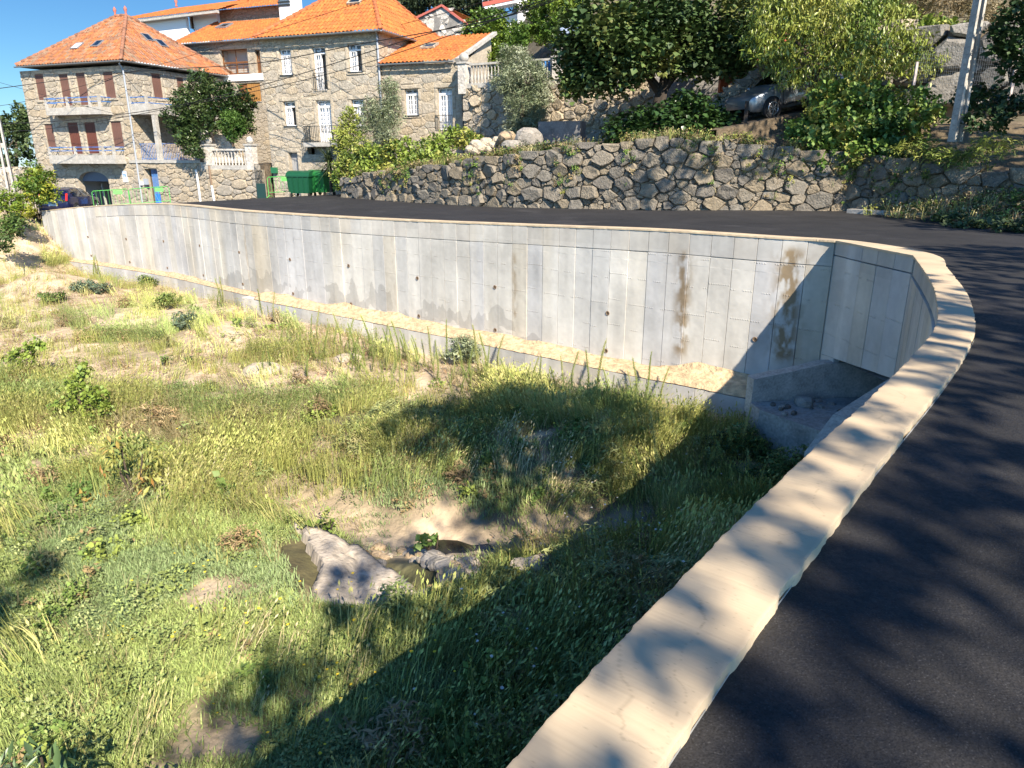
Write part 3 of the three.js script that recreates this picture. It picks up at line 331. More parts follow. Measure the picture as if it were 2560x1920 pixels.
// wall in its own plane (x right, y up, z out) with openings; stones in rough courses
function facade(H, name, R, holes, { x = 0, z = 0, turn = 0, rowH = 0.42, rowW = 0.85, mats = M.houseStone, backing = M.mortar, thick = 0.4, max = 230, depth = 0.022, arch } = {}) {
  const sh = new THREE.Shape([[R.x0, R.y0], [R.x1, R.y0], [R.x1, R.y1], [R.x0, R.y1]].map(p => new THREE.Vector2(...p)));
  for (const h of holes) { const p = new THREE.Path(); if (h.arch) { const r = (h.x1 - h.x0) / 2; p.moveTo(h.x0, h.y0); p.lineTo(h.x1, h.y0); p.lineTo(h.x1, h.y1 - h.arch); p.quadraticCurveTo(h.x1 - r * 0.15, h.y1, h.x0 + r, h.y1); p.quadraticCurveTo(h.x0 + r * 0.15, h.y1, h.x0, h.y1 - h.arch); } else { p.moveTo(h.x0, h.y0); p.lineTo(h.x1, h.y0); p.lineTo(h.x1, h.y1); p.lineTo(h.x0, h.y1); } p.closePath(); sh.holes.push(p); }
  const g = new THREE.ExtrudeGeometry(sh, { depth: thick, bevelEnabled: false, curveSegments: 10 }); g.translate(0, 0, -thick);
  const w = part(name, g, backing, H.o); w.position.set(x, 0, z); w.rotation.y = turn;
  const block = holes.map(h => h.bare ? { x0: h.x0 - 0.03, x1: h.x1 + 0.03, y0: h.y0 - 0.02, y1: h.y1 + 0.03 } : ({ x0: h.x0 - 0.19, x1: h.x1 + 0.19, y0: h.y0 - (h.door ? 0 : 0.14), y1: h.y1 + 0.25 }));
  const stones = []; const rectStone = (x0, x1, y0, y1, m, dp) => { const a = 0.03, q = [[x0 + rr(0, a), y0 + rr(0.02, 0.05)], [x0 + rr(0.03, 0.08), y0 + rr(0, a)], [x1 - rr(0.03, 0.08), y0 + rr(0, a)], [x1 - rr(0, a), y0 + rr(0.02, 0.05)], [x1 - rr(0, a), y1 - rr(0.02, 0.05)], [x1 - rr(0.03, 0.08), y1 - rr(0, a)], [x0 + rr(0.03, 0.08), y1 - rr(0, a)], [x0 + rr(0, a), y1 - rr(0.02, 0.05)]]; const [gg, cx, cy] = stoneGeo(q, dp * rr(0.6, 1.6), 0.2); stones.push([gg, cx, cy, m, (x1 - x0) * (y1 - y0)]); };
  for (const h of holes) { if (h.bare || h.arch) continue; rectStone(h.x0 - 0.24, h.x1 + 0.24, h.y1 + 0.005, h.y1 + 0.24, M.ashlar, depth * 1.2); if (!h.door) rectStone(h.x0 - 0.2, h.x1 + 0.2, h.y0 - 0.15, h.y0 - 0.005, M.ashlar, depth * 1.6); const mid = lerp(h.y0, h.y1, rr(0.4, 0.6)); for (const [a, b] of [[h.y0, mid], [mid, h.y1]]) { rectStone(h.x0 - 0.2, h.x0 - 0.005, a, b, M.ashlar, depth); rectStone(h.x1 + 0.005, h.x1 + 0.2, a, b, M.ashlar, depth); } }
  { const W = R.x1 - R.x0; for (const [P0, area0] of rubbleCells(W, () => R.y0, () => R.y1 - 0.05, rowW * 0.62, 2.05, 0.008)) { let P = P0.map(p => [p[0] + R.x0, p[1]]), cx = 0, cy = 0; P.forEach(p => { cx += p[0] / P.length; cy += p[1] / P.length; }); let dead = false; for (const b of block) { if (cx > b.x0 && cx < b.x1 && cy > b.y0 && cy < b.y1) { dead = true; break; } const mnx = Math.min(...P.map(p => p[0])), mxx = Math.max(...P.map(p => p[0])), mny = Math.min(...P.map(p => p[1])), mxy = Math.max(...P.map(p => p[1])); if (mxx < b.x0 || mnx > b.x1 || mxy < b.y0 || mny > b.y1) continue; const opts = [[b.x0 - cx, () => clipHalf(P, b.x0 - 0.01, 0, 1, 0)], [cx - b.x1, () => clipHalf(P, b.x1 + 0.01, 0, -1, 0)], [b.y0 - cy, () => clipHalf(P, 0, b.y0 - 0.01, 0, 1)], [cy - b.y1, () => clipHalf(P, 0, b.y1 + 0.01, 0, -1)]].sort((p, q) => q[0] - p[0]); P = opts[0][1](); if (P.length < 3) { dead = true; break; } } if (dead) continue; const [gg, gx, gy] = stoneGeo(P, depth * rr(0.7, 1.7), 0.25); stones.push([gg, gx, gy, pick(mats), area0]); } }
  for (let y = R.y1 + 1; y < R.y1 - 0.1;) { let yb = Math.min(R.y1, y + rowH * rr(0.7, 1.3)); if (R.y1 - yb < 0.16) yb = R.y1; const cuts = [R.x0, R.x1]; block.forEach(b => { if (b.y0 < yb && b.y1 > y) cuts.push(clamp(b.x0, R.x0, R.x1), clamp(b.x1, R.x0, R.x1)); }); cuts.sort((a, b) => a - b);
    for (let k = 0; k + 1 < cuts.length; k++) { const a = cuts[k], b = cuts[k + 1]; if (b - a < 0.12) continue; const mx = (a + b) / 2; let lo = y, hi = yb, dead = false; block.forEach(q => { if (mx > q.x0 && mx < q.x1 && q.y0 < yb && q.y1 > y) { if (q.y0 > lo + 0.1) hi = Math.min(hi, q.y0); else if (q.y1 < hi - 0.1) lo = Math.max(lo, q.y1); else dead = true; } }); if (dead || hi - lo < 0.1) continue; for (let s = a; s < b - 0.01;) { let e = s + rowW * rr(0.5, 1.5); if (b - e < rowW * 0.4) e = b; e = Math.min(e, b); rectStone(s, e, lo, hi, pick(mats), depth); s = e; } } y = yb; }
  stones.sort((a, b) => b[4] - a[4]); const rest = []; stones.forEach(([gg, cx, cy, m], k) => { if (k < max) { const o = part('stone', gg, m, w); o.position.set(cx, cy, 0); } else { gg.translate(cx, cy, 0); rest.push(gg); } }); if (rest.length) { const o = part('small_stones', mergeGeometries(rest), mats[1], w); o.userData.kind = 'stuff'; }
  return w;
}
// casement window or glazed door
function windowPart(H, R, { z = -0.2, cols = 4, rows = 4, transom = 0.2, leafOpen = 0, m = M.whitePaint, door = false, curtain = true, name, panelLow = 0, x = 0, turn = 0, label } = {}) {
  const g = new GB(), w = R.x1 - R.x0, h = R.y1 - R.y0, f = 0.055, yt = R.y1 - h * transom;
  const bar = (x0, x1, y0, y1, d = 0.03) => g.box(x0, x1, y0, y1, z - d, z + d);
  bar(R.x0, R.x0 + f, R.y0, R.y1, 0.04); bar(R.x1 - f, R.x1, R.y0, R.y1, 0.04); bar(R.x0 + f, R.x1 - f, R.y0, R.y0 + f, 0.04); bar(R.x0 + f, R.x1 - f, R.y1 - f, R.y1, 0.04); bar(R.x0 + f, R.x1 - f, yt - 0.04, yt + 0.04, 0.04); const mx = (R.x0 + R.x1) / 2; bar(mx - 0.025, mx + 0.025, yt + 0.04, R.y1 - f);
  const leaf = (a, b) => { const q = 0.045; bar(a, a + q, R.y0 + f, yt - 0.04); bar(b - q, b, R.y0 + f, yt - 0.04); bar(a + q, b - q, R.y0 + f, R.y0 + f + q); bar(a + q, b - q, yt - 0.04 - q, yt - 0.04); const lo = R.y0 + f + q + panelLow * h; if (panelLow) g.box(a + q, b - q, R.y0 + f + q, lo, z - 0.012, z + 0.012); const nc = Math.round(cols / 2); for (let c = 1; c < nc; c++) { const xx = lerp(a + q, b - q, c / nc); bar(xx - 0.012, xx + 0.012, lo, yt - 0.04 - q, 0.015); } for (let r = 1; r < rows; r++) { const yy = lerp(lo, yt - 0.04 - q, r / rows); bar(a + q, b - q, yy - 0.012, yy + 0.012, 0.0145); } };
  leaf(R.x0 + f, mx); if (!leafOpen) leaf(mx, R.x1 - f);
  const o = part(name || (door ? 'glazed_door' : 'window'), g.geo(), m, H.o, label); o.position.x = x; o.rotation.y = turn;
  const p = new GB(); p.quad(V(R.x0 + f, R.y0 + f, z - 0.003), V(leafOpen ? mx : R.x1 - f, R.y0 + f, z - 0.003), V(leafOpen ? mx : R.x1 - f, yt, z - 0.003), V(R.x0 + f, yt, z - 0.003)); p.quad(V(R.x0 + f, yt, z - 0.003), V(R.x1 - f, yt, z - 0.003), V(R.x1 - f, R.y1 - f, z - 0.003), V(R.x0 + f, R.y1 - f, z - 0.003)); part('pane', p.geo(), M.glass, o);
  if (curtain) { const c = new GB(), n = 24, a = R.x0 + 0.04, b = leafOpen ? mx : R.x1 - 0.04; let prev = null; for (let k = 0; k <= n; k++) { const xx = lerp(a, b, k / n), zz = z - 0.14 + 0.025 * Math.sin(k * 1.9) ; if (prev) c.quad(V(prev[0], R.y0 + 0.02, prev[1]), V(xx, R.y0 + 0.02, zz), V(xx, R.y1 - 0.1, zz), V(prev[0], R.y1 - 0.1, prev[1])); prev = [xx, zz]; } part('curtain', c.geo(), M.curtain, o); }
  const k = new GB(); { const a = R.x0 - 0.05, b = R.x1 + 0.05, c = R.y0 - 0.05, d = R.y1 + 0.05, n = z - 0.19, f = z - 0.6; k.box(a, b, c, d, f - 0.03, f).box(a - 0.03, a, c, d, f, n).box(b, b + 0.03, c, d, f, n).box(a, b, c - 0.03, c, f, n).box(a, b, d, d + 0.03, f, n); } part('room', k.geo(), M.room, o); return o;
}
function shutterPart(H, R, m, { x = 0, z = -0.03, turn = 0, leaves = 2 } = {}) { const g = new GB(), n = leaves, bl = 3; for (let k = 0; k < n * bl; k++) { const a = lerp(R.x0, R.x1, k / (n * bl)), b = lerp(R.x0, R.x1, (k + 1) / (n * bl)), gp = k % bl === 0 ? 0.006 : 0.003; g.box(a + gp, b - 0.003, R.y0, R.y1, z - 0.03, z + (k % 2 ? 0.004 : 0)); } const o = part('shutter', g.geo(), m, H.o); o.position.x = x; o.rotation.y = turn; const s = new GB(); s.box(R.x0 - 0.05, R.x1 + 0.05, R.y0 - 0.05, R.y0, -0.1, 0.05); part('sill', s.geo(), M.concretePale, o); return o; }
// clay tile roof plane: eave A-B, top D-C
function tileRoof(H, A, B, C, D, { w = 0.24, course = 0.38, amp = 0.05, palette, name = 'roof_tiles', rough = 0.3 } = {}) {
  const e = B.clone().sub(A).normalize(), up0 = D.clone().lerp(C, 0.5).sub(A.clone().lerp(B, 0.5)); const up = up0.clone().addScaledVector(e, -up0.dot(e)).normalize(), n = V().crossVectors(e, up).normalize(); if (n.y < 0) n.negate();
  const L = D.clone().sub(A).dot(up), eD = D.clone().sub(A).dot(e), W = B.clone().sub(A).dot(e), eC = C.clone().sub(A).dot(e), Lc = C.clone().sub(A).dot(up), g = new GB(), P = (x, d, h) => A.clone().addScaledVector(e, x).addScaledVector(up, d).addScaledVector(n, h);
  const nR = Math.ceil(Math.max(L, Lc) / course);
  for (let k = 0; k < nR; k++) { const d0 = k * course - 0.05, d1 = Math.min((k + 1) * course + 0.03, Math.max(L, Lc)), dm = (d0 + d1) / 2, eL = eD * clamp(dm / L), eR = lerp(W, eC, clamp(dm / Lc)), off = rr(-0.012, 0.012);
    for (let t = Math.floor(eL / w); t * w < eR; t++) { const a = Math.max(eL, t * w), b = Math.min(eR, (t + 1) * w); if (b - a < 0.03) continue; const c = palette(t, k, a, d0); g.color = c; const N = 6, lift = 0.035 + rr(-0.006, 0.01), sk = rr(-0.01, 0.01); const lo = [], hi = [], lip = []; for (let j = 0; j <= N; j++) { const x = lerp(a, b, j / N), ph = (x / w - t), h = amp * (ph < 0.62 ? Math.sin(ph / 0.62 * Math.PI) : -0.35 * Math.sin((ph - 0.62) / 0.38 * Math.PI)); lo.push(g.v(P(x + off, d0 + sk, h + lift), x, d0)); hi.push(g.v(P(x, d1, h * 0.9), x, d1)); lip.push(g.v(P(x + off, d0 + sk, h + lift - 0.03), x, d0 - 0.03)); } for (let j = 0; j < N; j++) g.i.push(lo[j], lo[j + 1], hi[j + 1], lo[j], hi[j + 1], hi[j], lip[j], lip[j + 1], lo[j + 1], lip[j], lo[j + 1], lo[j]); } }
  const o = part(name, g.geo(), M.tile, H.o); o.userData.kind = 'stuff'; return o;
}
function ridgeTiles(H, lines, c, name = 'ridge_tiles') { const g = new GB(); for (const [a, b] of lines) { const L = a.distanceTo(b), n = Math.max(1, Math.round(L / 0.42)); for (let k = 0; k < n; k++) { const p = a.clone().lerp(b, k / n), q = a.clone().lerp(b, (k + 1.12) / n); g.color = c(k); p.y += 0.045; q.y += 0.02; g.tube([p, q], (t) => lerp(0.125, 0.1, t), 8); } } const o = part(name, g.geo(), M.tile, H.o); o.userData.kind = 'stuff'; return o; }
function gutter(H, a, b, m = M.zinc) { const g = new GB(), n = 8, d = b.clone().sub(a).normalize(), s = V(-d.z, 0, d.x); let prev = null; for (let j = 0; j <= n; j++) { const t = Math.PI + Math.PI * j / n, o = s.clone().multiplyScalar(Math.cos(t) * 0.075).add(V(0, Math.sin(t) * 0.075, 0)); if (prev) g.quad(a.clone().add(prev), b.clone().add(prev), b.clone().add(o), a.clone().add(o)); prev = o; } part('gutter', g.geo(), m, H.o); }
function pipePart(H, pts, r, m, name = 'downpipe') { return part(name, new GB().tube(pts, r, 8).geo(), m, H.o); }
function railingGeo(x0, x1, y0, y1, z, gap, r, scroll) { const g = new GB(); g.box(x0, x1, y1 - 0.03, y1, z - 0.02, z + 0.02); g.box(x0, x1, y0 + 0.06, y0 + 0.08, z - 0.012, z + 0.012); const n = Math.round((x1 - x0) / gap); for (let k = 0; k <= n; k++) { const x = lerp(x0 + 0.012, x1 - 0.012, k / n); g.box(x - r, x + r, y0, y1 - 0.03, z - r, z + r); } if (scroll) for (let k = 0; k < n; k += 2) { const x = lerp(x0, x1, (k + 1) / n), c = []; for (let j = 0; j <= 12; j++) c.push(V(x + Math.cos(j / 6 * Math.PI) * gap * 0.8, (y0 + y1) / 2 - 0.18 + Math.sin(j / 6 * Math.PI) * 0.12, z)); g.tube(c, r * 0.8, 4, false); } return g; }
const newTile = (t, k) => { const v = 0.86 + 0.28 * h2(t, k, 411), y = h2(t, k, 412); return [0.66 * v, (0.185 + 0.05 * y) * v, 0.05 * v]; };
const oldTile = (t, k, x, d) => { const v = 0.75 + 0.5 * h2(t, k, 421), n = fbm(x * 0.8, d * 0.8, 3, 422), li = h2(t, k, 423); let c = [0.52 * v, 0.2 * v, 0.085 * v]; if (n > 0.5) c = lerp3(c, [0.34, 0.17, 0.1], clamp((n - 0.5) * 3)); if (li > 0.8) c = lerp3(c, [0.33, 0.27, 0.19], 0.6); if (li < 0.12) c = [0.6, 0.2, 0.06]; return c; };
const K1 = 680 / 2089, c1 = (x, y) => [x * K1, y * K1], c2 = (x, y) => [600 + x * K1, y * K1];
let balustradeFn; const DEG = -20.5;
// ---------- left house ----------
{
  const H = new House('stone_house', 'three-storey granite house with weathered clay hip roof, brown shutters and concrete balconies', 'house', 312, 300, 44.5, DEG, -2.2);
  const R4 = (a, b, c, d) => H.rect(...c1(a, b), ...c1(c, d));
  const top = H.uv(...c1(975, 500)).y, W0 = H.uv(...c1(200, 800)).x, W1 = H.uv(...c1(985, 800)).x; // local x: left edge and corner
  const sh = [[262, 572, 365, 768], [450, 572, 560, 812], [580, 562, 690, 806], [788, 555, 893, 752], [340, 955, 435, 1130], [515, 942, 637, 1182], [645, 940, 765, 1180], [848, 935, 955, 1130]].map(q => R4(...q));
  const ar = R4(592, 1318, 862, 1560); ar.y0 = 0.02; ar.arch = 0.55; ar.bare = true;
  facade(H, 'front_wall', { x0: W0, x1: W1, y0: 0, y1: top }, [...sh.map((s, i) => ({ ...s, door: [1, 2, 5, 6].includes(i), y0: s.y0 + 0.001 })), ar], { rowH: 0.52, rowW: 0.95, max: 170, depth: 0.035 });
  sh.forEach((s, i) => shutterPart(H, s, i === 5 || i === 6 ? M.shutterRed : M.shutter, { leaves: 2 }));
  // garage: dark arch with a blue-grey fanlight and a leaning plank inside
  { const g = new GB(); const f = H.uv(...c1(600, 1392)).y; g.box(ar.x0 - 0.1, ar.x1 + 0.1, f, ar.y1 + 0.05, -0.34, -0.3); part('fanlight', g.geo(), mat([0.1, 0.13, 0.18], 0.5), H.o, 'blue grey fanlight panel in the arch'); const b = new GB(); b.box(ar.x0 - 0.4, ar.x1 + 0.4, 0.0, ar.y1 + 0.2, -4, -3.95).box(ar.x0 - 0.4, ar.x0 - 0.3, 0, ar.y1 + 0.2, -4, -0.45).box(ar.x1 + 0.3, ar.x1 + 0.4, 0, ar.y1 + 0.2, -4, -0.45).box(ar.x0 - 0.4, ar.x1 + 0.4, ar.y1 + 0.2, ar.y1 + 0.3, -4, -0.45); part('garage', b.geo(), M.plaster, H.o); const p = new GB(); p.bar(V(ar.x0 + 1.1, 0.1, -0.9), V(ar.x0 + 0.75, 2.2, -1.1), 0.14, 0.05); part('plank', p.geo(), M.concretePale, H.o); }
  // side wall
  const depth = 9.2, sTop = top; const sR = (a, b, c, d) => { const p = H.sd(...c1(a, b), W1), q = H.sd(...c1(c, d), W1); return { x0: -p.z, x1: -q.z, y0: q.y, y1: p.y }; };
  const ss = [sR(1160, 562, 1255, 762), sR(1355, 595, 1425, 760)];
  facade(H, 'side_wall', { x0: 0.002, x1: depth, y0: 0, y1: sTop }, ss, { x: W1, turn: Math.PI / 2, rowH: 0.55, rowW: 0.95, max: 90, depth: 0.035 });
  ss.forEach(s => shutterPart(H, s, M.shutter, { x: W1, turn: Math.PI / 2 }));
  { const g = new GB(); g.box(W0, W1 - 0.5, 0, top, -depth, -depth + 0.3).box(W0, W0 + 0.4, 0, top - 0.01, -depth, -0.41); part('rear_wall', g.geo(), M.mortar, H.o); }
  // hip roof
  const ov = 0.4, eL = H.uv(...c1(120, 503), ov), eR = H.uv(...c1(970, 455), ov), ey = (eL.y + eR.y) / 2; const A = V(eL.x, ey, ov), B = V(W1 + ov, ey, ov), Cb = V(W1 + ov, ey, -depth - ov), Db = V(eL.x, ey, -depth - ov);
  const ap1 = H.uv(...c1(868, 125), -4.0), ap2 = H.uv(...c1(950, 120), -4.0), ry = (ap1.y + ap2.y) / 2; const a1 = V(ap1.x, ry, -4.2), a2 = V(ap2.x, ry, -4.2);
  tileRoof(H, A, B, a2, a1, { palette: oldTile, course: 0.42 }); tileRoof(H, B, Cb, a2.clone().add(V(0, 0, -0.4)), a2, { palette: oldTile, course: 0.42 }); tileRoof(H, Db, A, a1, a1.clone().add(V(0, 0, -0.4)), { palette: oldTile, course: 0.42 });
  ridgeTiles(H, [[A, a1], [B, a2], [a1, a2], [Cb, a2], [Db, a1]], k => { const v = 0.7 + 0.5 * h2(k, 7, 431); return [0.42 * v, 0.2 * v, 0.12 * v]; });
  { const g = new GB(); g.quad(A.clone().add(V(0, -0.08, 0)), B.clone().add(V(0, -0.08, 0)), Cb.clone().add(V(0, -0.08, 0)), Db.clone().add(V(0, -0.08, 0))); part('soffit', g.geo(), M.concreteRaw, H.o); }
  gutter(H, A.clone().add(V(0, -0.06, 0.1)), B.clone().add(V(0.1, -0.06, 0.1))); gutter(H, B.clone().add(V(0.1, -0.06, 0.1)), Cb.clone().add(V(0.1, -0.06, 0)));
  for (const p of [a1, a2]) part('finial', new GB().lathe([[0.09, 0], [0.05, 0.15], [0.11, 0.3], [0.1, 0.4], [0.02, 0.52], [0, 0.55]], 8, p.clone().add(V(0, 0.08, 0))).geo(), mat([0.45, 0.14, 0.1], 0.8), H.o);
  // skylights
  const sl = (P, Q, T, u, v, m) => { const x = Q.clone().sub(P).normalize(), c = P.clone().lerp(Q, u).lerp(T, v), y0 = T.clone().sub(P.clone().lerp(Q, 0.5)), y = y0.addScaledVector(x, -y0.dot(x)).normalize(), n = V().crossVectors(x, y); if (n.y < 0) n.negate(); const mm = new THREE.Matrix4().makeBasis(x, y, n).setPosition(c.addScaledVector(n, 0.06)); const f = part('skylight', new GB().box(-0.32, 0.32, -0.05, 0, 0, 0.07, mm).box(-0.32, 0.32, 0.6, 0.65, 0, 0.07, mm).box(-0.32, -0.27, 0, 0.6, 0, 0.07, mm).box(0.27, 0.32, 0, 0.6, 0, 0.07, mm).geo(), M.zinc, H.o); part('pane', new GB().box(-0.27, 0.27, 0, 0.6, 0, 0.05, mm).geo(), m, f); };
  sl(A, B, a1, 0.42, 0.28, M.whitePaint); sl(A, B, a1, 0.68, 0.3, M.skylight); sl(B, Cb, a2, 0.42, 0.5, M.skylight); sl(B, Cb, a2, 0.56, 0.42, M.skylight);
  // downpipe
  pipePart(H, [H.uv(...c1(912, 482), 0.35), H.uv(...c1(945, 540), 0.08), H.uv(...c1(1000, 900), 0.08), H.uv(...c1(1092, 1545), 0.08), V(H.uv(...c1(1092, 1545), 0.08).x, 0, 0.08)], 0.055, M.pipeGrey);
  // balconies with concrete posts, panels and blue rails
  const balcony = (bot, panelTop, r1, r2, posts, yPost) => { const z = 0.85, yb = H.uv(...bot, z).y, g = new GB(); const xs = posts.map(p => H.uv(p, bot[1] - 12, z).x), x0 = xs[0] - 0.08, x1 = xs[xs.length - 1] + 0.08, pt = H.uv(bot[0], panelTop, z).y, top2 = H.uv(bot[0], yPost, z).y, y1 = H.uv(bot[0], r1, z).y, y2 = H.uv(bot[0], r2, z).y; g.box(x0, x1, yb, yb + 0.14, 0.005, z + 0.03); const o = part('balcony', g.geo(), M.concretePale, H.o); for (const x of xs) part('post', new GB().box(x - 0.07, x + 0.07, yb + 0.14, top2, z - 0.12, z + 0.02).geo(), M.concretePale, o); for (let k = 0; k + 1 < xs.length; k++) part('panel', new GB().box(xs[k] + 0.07, xs[k + 1] - 0.07, yb + 0.14, pt, z - 0.08, z - 0.01).geo(), M.concretePale, o); for (const x of [xs[0], xs[xs.length - 1]]) part('panel', new GB().box(x - 0.05, x + 0.03, yb + 0.14, pt, 0.01, z - 0.12).geo(), M.concretePale, o); for (const y of [y1, y2]) { part('rail', new GB().box(x0 + 0.1, x1 - 0.1, y - 0.02, y + 0.02, z - 0.06, z - 0.02).box(x0 + 0.03, x0 + 0.07, y - 0.02, y + 0.02, 0, z - 0.12).box(x1 - 0.07, x1 - 0.03, y - 0.02, y + 0.02, 0, z - 0.12).geo(), M.blueIron, o); } for (const x of [xs[0] + 0.3, (xs[0] + xs[xs.length - 1]) / 2, xs[xs.length - 1] - 0.3]) part('corbel', new THREE.ExtrudeGeometry(new THREE.Shape([[0, 0], [0.5, 0], [0.4, -0.16], [0.12, -0.24], [0, -0.38]].map(q => new THREE.Vector2(...q))), { depth: 0.16, bevelEnabled: false }).rotateY(-Math.PI / 2).translate(x + 0.08, yb - 0.002, 0), M.ashlar, o); };
  balcony([180, 287], 268, 244, 255, [117, 170, 226, 250], 241); balcony([190, 409], 388, 368, 377, [126, 190, 261, 286], 366);
  // corner balcony on the side with its porch column
  { const xo = W1 + 1.5, yb = H.uv(...c1(1000, 880), 0.0).y, p0 = H.uv(...c1(1000, 740), 0.0).y, g = new GB(); g.box(W1 + 0.005, xo, yb, yb + 0.16, -6, 0.0); const o = part('balcony', g.geo(), M.concretePale, H.o); part('panel', new GB().box(W1 + 0.05, xo - 0.12, yb + 0.16, yb + 0.62, -0.1, -0.02).geo(), M.concretePale, o); part('panel', new GB().box(xo - 0.09, xo - 0.01, yb + 0.16, yb + 0.62, -6, -0.13).geo(), M.concretePale, o); for (const [x, z] of [[W1 + 0.1, -0.06], [xo - 0.07, -0.06], [xo - 0.07, -2.8]]) part('post', new GB().box(x - 0.08, x + 0.08, yb + 0.16, p0 + 0.02, z - 0.07, z + 0.05).geo(), M.concretePale, o); for (const y of [p0 - 0.05, p0 - 0.38]) part('rail', new GB().box(W1 + 0.15, xo - 0.14, y - 0.02, y + 0.02, -0.09, -0.05).box(xo - 0.09, xo - 0.05, y - 0.02, y + 0.02, -6, -0.13).geo(), M.blueIron, o); }
  { const c = H.uv(...c1(1185, 890), -0.2), b = H.uv(...c1(1215, 1215), -0.2); part('porch_column', new GB().box(c.x - 0.13, c.x + 0.13, b.y - 0.3, c.y + 0.05, -0.35, -0.09).geo(), M.concretePale, H.o); }
  // tile plaque
  { const r = R4(940, 1312, 988, 1398); const T = tex(64, 128, (u, v) => { const a = Math.hypot(u - 0.5, (v - 0.68) * 1.6), n = fbm(u * 7, v * 9, 3, 441); return v > 0.36 && a < 0.46 && n > 0.42 ? [0.25, 0.4, 0.75] : [0.88, 0.88, 0.86]; }); const g = new GB(); g.quad(V(r.x0, r.y0, 0.07), V(r.x1, r.y0, 0.07), V(r.x1, r.y1, 0.07), V(r.x0, r.y1, 0.07), [0, 0], [1, 0], [1, 1], [0, 1]); g.box(r.x0, r.x1, r.y0, r.y1, 0, 0.065); part('tile_plaque', g.geo(), mat([0.85, 0.85, 0.85], 0.3, { map: T }), H.o, 'blue and white glazed tile plaque'); }
  for (const [a, b, c, d, m] of [[1090, 1395, 1108, 1422, M.whitePaint], [1116, 1372, 1148, 1418, M.pipeGrey]]) { const r = R4(a, b, c, d); part('meter_box', new GB().box(r.x0, r.x1, r.y0, r.y1, 0.03, 0.18).geo(), m, H.o); }
}
